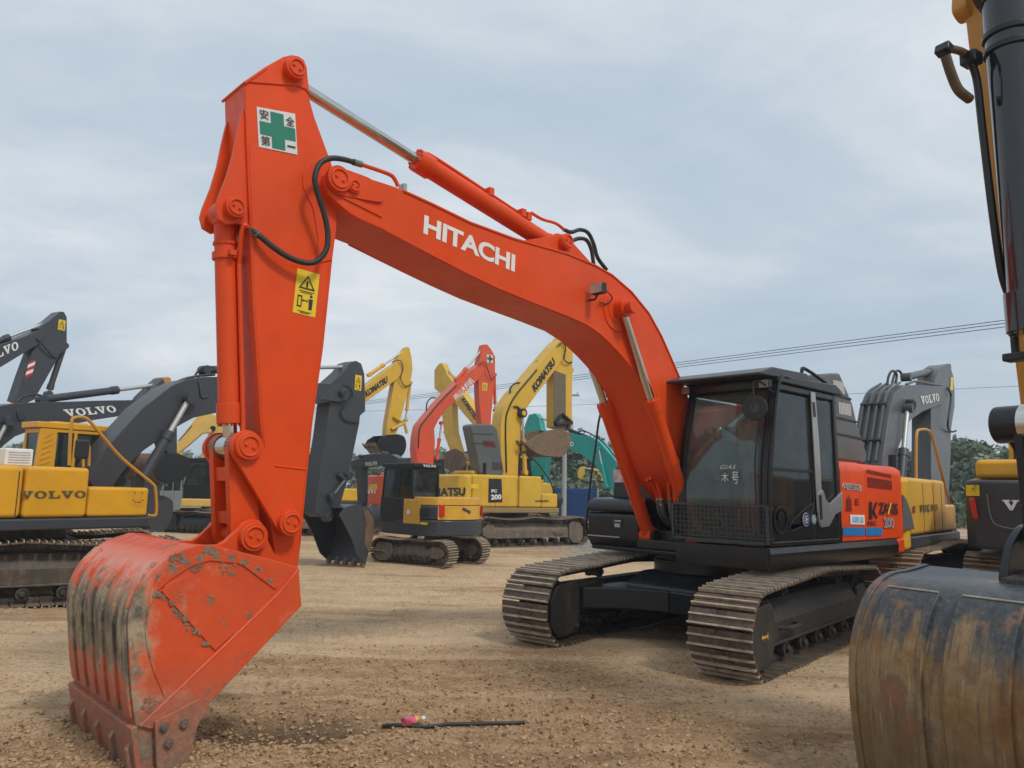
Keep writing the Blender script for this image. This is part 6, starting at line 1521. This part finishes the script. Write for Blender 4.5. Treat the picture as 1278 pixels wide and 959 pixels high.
def soil():
    m, nt, b = newmat('soil'); co = N(nt, 'ShaderNodeTexCoord').outputs['Object']
    at = N(nt, 'ShaderNodeAttribute'); at.attribute_name = 'loose'; lo = at.outputs['Fac']
    ap_ = N(nt, 'ShaderNodeAttribute'); ap_.attribute_name = 'damp'; gr = N(nt, 'ShaderNodeAttribute'); gr.attribute_name = 'gravel'
    n1 = noise(nt, co, .35, 5, .6); n2 = noise(nt, co, 3.2, 6, .7); n3 = noise(nt, co, 28, 6, .75); n4 = noise(nt, co, 90, 4, .7)
    base = ramp(nt, n2, [(.30, (.32, .195, .100)), (.5, (.49, .315, .170)), (.7, (.62, .42, .245))]).outputs[0]
    pale = ramp(nt, n2, [(.3, (.56, .385, .225)), (.7, (.72, .52, .325))]).outputs[0]
    c = mixc(nt, ramp(nt, mathn(nt, 'ADD', lo, mathn(nt, 'MULTIPLY', mathn(nt, 'SUBTRACT', n1, .5), .9)), [(.22, (.0,)*3), (.58, (1,)*3)]).outputs[0], pale, base)
    c = mixc(nt, ramp(nt, n3, [(.34, (.85,)*3), (.50, (0,)*3)]).outputs[0], c, (.17, .098, .045))  # dark low spots: shading between crumbs and lumps put into the colour
    tk = N(nt, 'ShaderNodeMapping'); tk.inputs['Rotation'].default_value = (0, 0, -.20); tk.inputs['Scale'].default_value = (.16, 2.6, 1); nt.links.new(co, tk.inputs['Vector'])
    sv = noise(nt, tk.outputs[0], 1.0, 5, .6, .2); c = mixc(nt, ramp(nt, sv, [(.52, (0,)*3), (.60, (.55,)*3), (.68, (.1,)*3)]).outputs[0], c, (.68, .51, .33)); c = mixc(nt, ramp(nt, sv, [(.34, (.55,)*3), (.42, (0,)*3)]).outputs[0], c, (.27, .165, .09))
    c = mixc(nt, ramp(nt, n4, [(.58, (0,)*3), (.70, (.7,)*3)]).outputs[0], c, (.60, .45, .29))
    red = ramp(nt, noise(nt, co, .22, 4, .6), [(.52, (0,)*3), (.66, (.35,)*3)]).outputs[0]; c = mixc(nt, red, c, (.30, .135, .07))
    c = mixc(nt, mathn(nt, 'MULTIPLY', ap_.outputs['Fac'], .75), c, (.09, .055, .035))
    gv = N(nt, 'ShaderNodeTexVoronoi'); gv.inputs['Scale'].default_value = 16; nt.links.new(co, gv.inputs['Vector'])
    gc = ramp(nt, gv.outputs['Color'], [(.2, (.17, .15, .125)), (.5, (.30, .27, .23)), (.8, (.44, .41, .36))]).outputs[0]
    c = mixc(nt, gr.outputs['Fac'], c, gc)
    nt.links.new(c, b.inputs['Base Color']); b.inputs['Roughness'].default_value = .95; b.inputs['Specular IOR Level'].default_value = .15
    h = mathn(nt, 'ADD', mathn(nt, 'MULTIPLY', n2, .6), mathn(nt, 'ADD', mathn(nt, 'MULTIPLY', n3, .55), mathn(nt, 'MULTIPLY', n4, .22)))
    bump(nt, b, h, 1.0, .045); return m
SOIL = soil()
gd = npmesh('ground', V, Fq, SOIL); gd['kind'] = 'structure'
def setattr_(me, nm, arr):
    a_ = me.attributes.new(nm, 'FLOAT', 'POINT'); a_.data.foreach_set('value', arr.ravel().astype(np.float32))
setattr_(gd.data, 'loose', LO); setattr_(gd.data, 'damp', np.clip(PIT*1.1 + ridge(X, Y, [tuple(F0.world(6.1, 0)[:2]), tuple(F0.world(5.3, .4)[:2])], .25)*.4 + 1.2*np.clip(fbm(X, Y, 1.3, 3, 21)-.2, 0, 1)*(LO > .5), 0, 1))
gravel = np.clip((Y-19.5 + 2.0*fbm(X, Y, .3, 3, 31)*2)*.8, 0, 1)*np.clip((X+1 + 6*fbm(X, Y, .15, 2, 32))/2, 0, 1)
gravel = gravel*np.clip((8.5-X)/2, 0, 1); gravel = np.maximum(gravel, np.clip((np.hypot(X, Y)-33)/10, 0, .3))
setattr_(gd.data, 'gravel', gravel)

# scattered clods and pebbles: one mass
def clods(name, n, rmin, rmax, smin, smax, mat, seed, loose_min=.0, spread=.74, near=None):
    rs = np.random.RandomState(seed)
    if near is None:
        th = rs.uniform(-spread, spread, n*3); rr = rmin*(rmax/rmin)**(rs.uniform(0, 1, n*3)**.9)
        x, y = rr*np.sin(th), rr*np.cos(th)
    else:
        x = near[0] + rs.normal(0, near[2], n*3); y = near[1] + rs.normal(0, near[2], n*3)
    z, lo, _ = height(x, y); keep = rs.uniform(0, 1, n*3) < np.clip((lo-.30-loose_min*.3)*2.0, .04, 1); x, y, z = x[keep][:n], y[keep][:n], z[keep][:n]; k = len(x)
    t = (1+5**.5)/2; ico = np.array([(-1,t,0),(1,t,0),(-1,-t,0),(1,-t,0),(0,-1,t),(0,1,t),(0,-1,-t),(0,1,-t),(t,0,-1),(t,0,1),(-t,0,-1),(-t,0,1)])/1.9
    fi = np.array([(0,11,5),(0,5,1),(0,1,7),(0,7,10),(0,10,11),(1,5,9),(5,11,4),(11,10,2),(10,7,6),(7,1,8),(3,9,4),(3,4,2),(3,2,6),(3,6,8),(3,8,9),(4,9,5),(2,4,11),(6,2,10),(8,6,7),(9,8,1)])
    s = smin*(smax/smin)**(rs.uniform(0, 1, k)**2.2)
    jit = rs.uniform(.6, 1.35, (k, 12, 1)); sc = rs.uniform(.6, 1.2, (k, 1, 3))*np.array([1, 1, .75])
    a = rs.uniform(0, 6.28, k); ca, sa = np.cos(a)[:, None], np.sin(a)[:, None]
    P = ico[None]*jit*sc*s[:, None, None]; P = np.stack([P[..., 0]*ca-P[..., 1]*sa, P[..., 0]*sa+P[..., 1]*ca, P[..., 2]], -1)
    P += np.stack([x, y, z + s*.18], 1)[:, None, :]
    Fv = (fi[None] + (np.arange(k)*12)[:, None, None]).reshape(-1, 3)
    o = npmesh(name, P.reshape(-1, 3), Fv, mat, False); o['kind'] = 'stuff'; o['label'] = None; del o['label']; return o
def clodmat(name, a, b_, c_):
    m, nt, b = newmat(name); co = objco(nt)
    n1 = noise(nt, co, 9, 3, .6); n2 = noise(nt, co, 60, 4, .7)
    nt.links.new(mixc(nt, ramp(nt, n2, [(.35, (0,)*3), (.65, (1,)*3)]).outputs[0], ramp(nt, n1, [(.35, a), (.65, b_)]).outputs[0], c_), b.inputs['Base Color'])
    b.inputs['Roughness'].default_value = .95; b.inputs['Specular IOR Level'].default_value = .15; bump(nt, b, n2, .4, .01); return m
CM = clodmat('clod_soil', (.32, .20, .105), (.54, .365, .21), (.43, .28, .155)); CM2 = clodmat('damp_clod_soil', (.13, .08, .042), (.26, .16, .085), (.20, .12, .065)); PM = clodmat('pebble_stone', (.34, .27, .19), (.52, .44, .33), (.42, .33, .24))
clods('soil_clods', 40000, 2.6, 17, .003, .021, CM, 11)
clods('damp_soil_clods', 12000, 2.6, 15, .003, .020, CM2, 18, loose_min=.35)
clods('small_stones', 3500, 2.6, 20, .004, .017, PM, 12)
c_ = (tooth_w[0]+tooth_w[1])/2
clods('soil_heap_clods', 2600, 1, 1, .005, .024, CM, 13, near=(c_.x, c_.y, .5))
c_ = F0.world(6.0, .7); clods('soil_heap_clods', 2200, 1, 1, .005, .024, CM, 14, near=(c_.x, c_.y, .42))
for p, sd_ in ((F0.world(2.3, 1.2), 15), (F0.world(2.2, .2), 16), (F0.world(1.2, 1.9), 17)): clods('soil_heap_clods', 700, 1, 1, .006, .030, CM, sd_, near=(p.x, p.y, .45))

# ================================================================== litter: crushed bottle and a length of black hose
g1 = horizon_ground(515, 912); g2 = horizon_ground(478, 912); g3 = horizon_ground(655, 906)
def gz(x, y): return float(height(np.array([x]), np.array([y]))[0][0])
pts = []
for px, py in ((477, 911), (498, 912), (530, 911), (560, 908), (585, 906.5), (610, 905.5), (635, 904), (655, 903)):
    p = horizon_ground(px, py); pts.append((p.x, p.y, gz(p.x, p.y)+.022))
h_ = MB().tube(pts, .013, n=12).build('hose_offcut', HOSE); tag(h_, 'short length of black rubber hose lying on the dirt by a crushed bottle', 'hose')
p0 = horizon_ground(503, 913); p1 = horizon_ground(529, 906); p0.z = gz(p0.x, p0.y)+.045; p1.z = gz(p1.x, p1.y)+.045
d_ = (p1-p0).normalized(); L_ = .17
prof_ = [(0, .026), (.01, .032), (.05, .033), (.10, .031), (.125, .022), (.14, .013), (.16, .012)]
bt = empty('plastic_bottle', ((p0+p1)/2)[:], 0, 'crushed pink and orange plastic bottle lying on a black hose', 'bottle'); base_ = (p0+p1)/2
def lathe(prof, a0, n=20, sq=.8, seed=1):
    rs = random.Random(seed); u = d_.orthogonal().normalized(); w_ = d_.cross(u); m = MB(); vs = []
    for t, rr in prof:
        for k in range(n):
            a_ = 2*math.pi*k/n; q = rr*(1+.12*math.sin(3*a_+t*60)+rs.uniform(-.05, .05)); vs.append(p0 - base_ + d_*(a0+t) + u*q*math.cos(a_) + w_*q*math.sin(a_)*sq)
    fs = [((i_+0)*n+k, i_*n+(k+1) % n, (i_+1)*n+(k+1) % n, (i_+1)*n+k) for i_ in range(len(prof)-1) for k in range(n)] + [tuple(range(n-1, -1, -1)), tuple(range((len(prof)-1)*n, len(prof)*n))]
    return m.add(vs, fs)
lathe([(.13, .030), (.15, .02), (.17, .014)], 0).build('bottle_neck', plain('bottle_clear', (.62, .55, .50), .15, coat=.5, var=.2), bt)
lathe([(0, .028), (.008, .038), (.05, .039), (.085, .037)], 0, seed=2).build('pink_label', plain('pink_wrap', (.62, .10, .16), .35, coat=.4, var=.9), bt)
lathe([(.085, .041), (.11, .038), (.135, .030)], 0, seed=3).build('orange_label', plain('orange_wrap', (.72, .36, .10), .35, coat=.4, var=.5), bt)
lathe([(.165, .017), (.19, .017)], 0, seed=4).build('cap', WHITE, bt)

# ================================================================== pole, fence, wires
pb = horizon_ground(703.5, 650)
d0 = 44.0; px_ = ray(703.5, 650); pb = Vector((px_.x/px_.y*d0, d0, 0))
CONC = plain('concrete', (.36, .35, .33), .85, var=.12)
m = MB(); m.cyl((0, 0, -.2), (0, 0, 7.6), .15, .10, n=20); pole = empty('utility_pole', pb, 0, 'pale concrete utility pole standing before the blue fence', 'pole'); m.build('shaft', CONC, pole)
m = MB(); m.box(-.8, .8, -.05, .05, 7.1, 7.2); ca_ = m.build('crossarm', plain('galvanised', (.3, .3, .3), .5, .6), pole)
for x in (-.7, 0, .7): MB().cyl((x, 0, 7.2), (x, 0, 7.36), .05, .03, n=12).build('insulator', plain('porcelain', (.45, .4, .36), .3), ca_)
BLF = plain('fence_blue', (.02, .085, .30), .5, var=.12)
def fpt(px, d): q = ray(px, 640); return Vector((q.x/q.y*d, d, 0))
fa, fb = fpt(640, 50), fpt(744, 44.5)
fd = (fb-fa); Lf = fd.length; fd.normalize(); yaw_f = math.atan2(fd.y, fd.x)
fe = empty('site_fence', fa, yaw_f, 'bright blue corrugated site fence under the trees', 'fence')
m = MB(); n_ = int(Lf/.12); prof = []
for k in range(n_*2+1): prof.append((k*Lf/(n_*2), .03 if (k//1) % 2 else -.03))
pts2 = [(x, y) for x, y in prof] + [(x, y+.01) for x, y in prof[::-1]]
for k in range(len(prof)-1):
    (x0_, y0_), (x1_, y1_) = prof[k], prof[k+1]
    m.add([(x0_, y0_, 0), (x1_, y1_, 0), (x1_, y1_, 1.85), (x0_, y0_, 1.85), (x0_, y0_+.02, 0), (x1_, y1_+.02, 0), (x1_, y1_+.02, 1.85), (x0_, y0_+.02, 1.85)], [(0, 1, 2, 3), (7, 6, 5, 4), (3, 2, 6, 7)])
m.build('sheet_panel', BLF, fe, smooth=0)
m = MB(); m.box(0, Lf, .035, .075, 1.5, 1.56); m.box(0, Lf, .035, .075, .3, .36); m.build('rail', BLF, fe)
for k in range(8): MB().box(Lf*k/7-.03, Lf*k/7+.03, .08, .14, -.1, 1.9).build('post', CONC, fe)
WIRE = plain('wire', (.05, .055, .06), .6)
def wire(a, b, sagm, r, label):
    n_ = 40; pts = []
    for k in range(n_+1):
        t = k/n_; p = Vector(a).lerp(Vector(b), t); p.z -= 4*sagm*t*(1-t); pts.append(p)
    o = MB().tube(pts, r, n=6, smooth=False).build('power_line', WIRE); tag(o, label, 'power line', 'overhead power lines')
for k, (dz_, dy, lab) in enumerate(((.0, 0, 'topmost of the thin overhead wires crossing the sky at right'), (-.20, .5, 'middle of the three close overhead wires crossing the sky'), (-.28, -.9, 'lowest of the three close overhead wires crossing the sky'))):
    wire((-36, 95+dy, 9.7+dz_), (30, 20.5+dy*1.3, 9.2+dz_), .25, .016, lab)
wire((-40, 110, 11.5), (60, 70, 13.2), .5, .02, 'faint lone overhead wire low in the sky behind the grey boom')

# ================================================================== trees: woodland edge behind the yard
LEAFM = []
for nm, c in (('leaf_dark', (.085, .115, .065)), ('leaf_mid', (.12, .155, .09)), ('leaf_pale', (.16, .195, .12))):
    m, nt, b = newmat(nm); n1 = noise(nt, objco(nt), 1.2, 4, .6)
    nt.links.new(ramp(nt, n1, [(.3, tuple(v*.65 for v in c)), (.7, tuple(v*1.4 for v in c))]).outputs[0], b.inputs['Base Color']); b.inputs['Roughness'].default_value = .75; b.inputs['Specular IOR Level'].default_value = .2; LEAFM.append(m)
BARK = plain('bark', (.12, .10, .08), .9, var=.3)
def tree_meshes(seed, H, Wd):
    rs = np.random.RandomState(seed); lobes = []
    for k in range(rs.randint(13, 18)):
        a = rs.uniform(0, 6.28); h = rs.uniform(.16, .98); rr = Wd*.5*rs.uniform(.25, .95)*math.sin(math.pi*min(.95, .12+h*.85))**.6
        lobes.append((rr*math.cos(a), rr*math.sin(a), H*h, Wd*rs.uniform(.13, .25)))
    Vs = []; n = 3600
    idx = rs.randint(0, len(lobes), n); L_ = np.array(lobes)[idx]
    dr = rs.normal(size=(n, 3)); dr /= np.linalg.norm(dr, axis=1)[:, None]; rad_ = L_[:, 3]*rs.uniform(.55, 1.12, n)
    P = L_[:, :3] + dr*rad_[:, None]*np.array([1, 1, .8]); P[:, 2] = np.maximum(P[:, 2], .3)
    u = rs.normal(size=(n, 3)); u /= np.linalg.norm(u, axis=1)[:, None]; w_ = np.cross(u, dr); w_ /= np.linalg.norm(w_, axis=1)[:, None]+1e-6
    s = rs.uniform(.10, .26, (n, 1))
    Q = np.stack([P-u*s, P+w_*s*.7, P+u*s, P-w_*s*.7], 1).reshape(-1, 3)
    Fq_ = np.arange(n*4).reshape(-1, 4)
    t = MB(); t.tube([(0, 0, -.3), (.1, .05, H*.3), (-.05, .1, H*.62), (.05, 0, H*.85)], .16, n=8)
    for k in range(7): l = lobes[k]; t.tube([(0, 0, H*.25+.06*k*H), (l[0]*.5, l[1]*.5, l[2]*.8), l[:3]], .055, n=5, k=3)
    return Q, Fq_, t
protos = []
def mktree(seed, H, Wd, mat, loc):
    Q, Fq_, t = tree_meshes(seed, H, Wd)
    root = empty('tree', loc, 0, 'x', 'tree', 'trees of the wood behind the yard')
    cr = npmesh('crown', Q, Fq_, mat, False); cr.parent = root; t.build('trunk', BARK, root); return root
rs = random.Random(21); spots = []
def tspot(px, d, h): q = ray(px, 600); spots.append((Vector((q.x/q.y*d, d, 0)), h))
for k in range(36): tspot(640 + k*8.6 + rs.uniform(-4, 4), rs.uniform(62, 82), rs.uniform(4.6, 6.6))
for k in range(26): tspot(1035 + k*13 + rs.uniform(-5, 5), rs.uniform(50, 76), rs.uniform(4.3, 5.6)+ (.7 if 6 < k < 12 else 0))
for k in range(24): tspot(-40 + k*28 + rs.uniform(-9, 9), rs.uniform(78, 95), rs.uniform(3.6, 5.2))
for k in range(5): tspot(1262+k*9, 50+k*2, 5.2)
protos = [(mktree(100+i, 5.5, 5.0+.5*(i % 3), LEAFM[i % 3], (0, 0, 0)), 5.5) for i in range(6)]
used = set()
for i, (loc, h) in enumerate(spots):
    k = i % 6; pr, H0 = protos[k]
    if k in used:
        rt = pr.copy(); COL.objects.link(rt)
        for ch in pr.children: c2 = ch.copy(); COL.objects.link(c2); c2.parent = rt
    else: rt = pr; used.add(k)
    rt.location = loc; s = h/H0; rt.scale = (s*1.15, s*1.15, s); rt.rotation_euler = (0, 0, rs.uniform(0, 6.28))
    rt['label'] = ('dark', 'mid green', 'pale green')[k % 3] + ' bushy tree in the distant wood behind the machines'
# undergrowth at the wood's foot: uncountable brush as one mass
n = 26000; R2_ = np.random.RandomState(5); th = R2_.uniform(-.72, .72, n); dd_ = R2_.uniform(46, 64, n)/np.cos(th); x = dd_*np.sin(th); y = dd_*np.cos(th)
ok = (x > -3) | (y > 58); x, y = x[ok], y[ok]; n = len(x)
zz_ = R2_.uniform(0, 1, n)**1.3*(1.5+1.4*vnoise(x*.35, y*.2, 3)); P = np.stack([x, y, zz_], 1); u = R2_.normal(size=(n, 3)); u /= np.linalg.norm(u, axis=1)[:, None]; w2 = np.cross(u, R2_.normal(size=(n, 3))); w2 /= np.linalg.norm(w2, axis=1)[:, None]; s = R2_.uniform(.12, .32, (n, 1))
o = npmesh('undergrowth', np.stack([P-u*s, P+w2*s*.7, P+u*s, P-w2*s*.7], 1).reshape(-1, 3), np.arange(n*4).reshape(-1, 4), LEAFM[1], False); o['kind'] = 'stuff'

# ================================================================== world, light, camera
w = bpy.data.worlds.new('World'); scene.world = w; w.use_nodes = True; nt = w.node_tree; bg = nt.nodes['Background']
SUN_EL, SUN_AZ = 50, 136      # azimuth clockwise from +Y
sky = nt.nodes.new('ShaderNodeTexSky'); sky.sky_type = 'NISHITA'; sky.sun_disc = False; sky.sun_elevation = R(SUN_EL); sky.sun_rotation = R(SUN_AZ)
sky.air_density = 1.2; sky.dust_density = 3; sky.ozone_density = 1.5
tc = nt.nodes.new('ShaderNodeTexCoord'); sep = N(nt, 'ShaderNodeSeparateXYZ'); nt.links.new(tc.outputs['Generated'], sep.inputs[0])
zz = mathn(nt, 'ADD', mathn(nt, 'MAXIMUM', sep.outputs['Z'], 0.), .16)
cmb = N(nt, 'ShaderNodeCombineXYZ'); nt.links.new(mathn(nt, 'DIVIDE', sep.outputs['X'], zz), cmb.inputs[0]); nt.links.new(mathn(nt, 'DIVIDE', sep.outputs['Y'], zz), cmb.inputs[1])
mp = nt.nodes.new('ShaderNodeMapping'); mp.inputs['Scale'].default_value = (.62, .82, 1); mp.inputs['Location'].default_value = (3.1, 1.7, 0); mp.inputs['Rotation'].default_value = (0, 0, .5); nt.links.new(cmb.outputs[0], mp.inputs['Vector'])
n1 = noise(nt, mp.outputs[0], .9, 7, .55, .6); n2 = noise(nt, mp.outputs[0], 3.2, 8, .66, .5)
f = mathn(nt, 'ADD', mathn(nt, 'MULTIPLY', n1, .74), mathn(nt, 'MULTIPLY', n2, .26))
cl = ramp(nt, f, [(.36, (4.1, 4.95, 5.8)), (.47, (4.75, 5.5, 6.25)), (.56, (5.8, 6.35, 6.85)), (.68, (7.4, 7.6, 7.8))]).outputs[0]
nt.links.new(mixc(nt, .93, sky.outputs[0], cl), bg.inputs['Color']); bg.inputs['Strength'].default_value = .1
sd = bpy.data.lights.new('sun', 'SUN'); sd.energy = 1.5; sd.angle = R(10); sd.color = (1, .96, .90)
so_ = bpy.data.objects.new('sun', sd); COL.objects.link(so_)
az = R(SUN_AZ); el = R(SUN_EL); dvec = Vector((math.sin(az)*math.cos(el), math.cos(az)*math.cos(el), math.sin(el)))
so_.rotation_euler = dvec.to_track_quat('Z', 'Y').to_euler()
cam = bpy.data.cameras.new('camera'); co_ = bpy.data.objects.new('camera', cam); COL.objects.link(co_); scene.camera = co_
cam.sensor_width = 36; cam.lens = CF/IW*36; cam.clip_start = .05; cam.clip_end = 2000
cp, sp, cr, sr = math.cos(CP), math.sin(CP), math.cos(CR_), math.sin(CR_)
eu, ev, fw = Vector((1, 0, 0)), Vector((0, -sp, cp)), Vector((0, cp, sp))
xc, yc_ = cr*eu + sr*ev, -sr*eu + cr*ev
co_.matrix_world = Matrix(((xc.x, yc_.x, -fw.x, 0), (xc.y, yc_.y, -fw.y, 0), (xc.z, yc_.z, -fw.z, CH), (0, 0, 0, 1)))
scene.view_settings.view_transform = 'Standard'; scene.view_settings.look = 'None'; scene.view_settings.exposure = .26; scene.view_settings.gamma = 1
scene.cycles.max_bounces = 8; scene.cycles.transparent_max_bounces = 12

# thin haze over the yard
m, nt, b = newmat('haze_air'); nt.nodes.remove(b); pv_ = nt.nodes.new('ShaderNodeVolumePrincipled'); pv_.inputs['Color'].default_value = (.80, .88, .95, 1); pv_.inputs['Density'].default_value = .0017; pv_.inputs['Anisotropy'].default_value = .2
nt.links.new(pv_.outputs[0], nt.nodes['Material Output'].inputs['Volume'])
hz_ = MB().box(-720, 720, -720, 720, -1.5, 16).build('haze', m, smooth=0); hz_['kind'] = 'stuff'
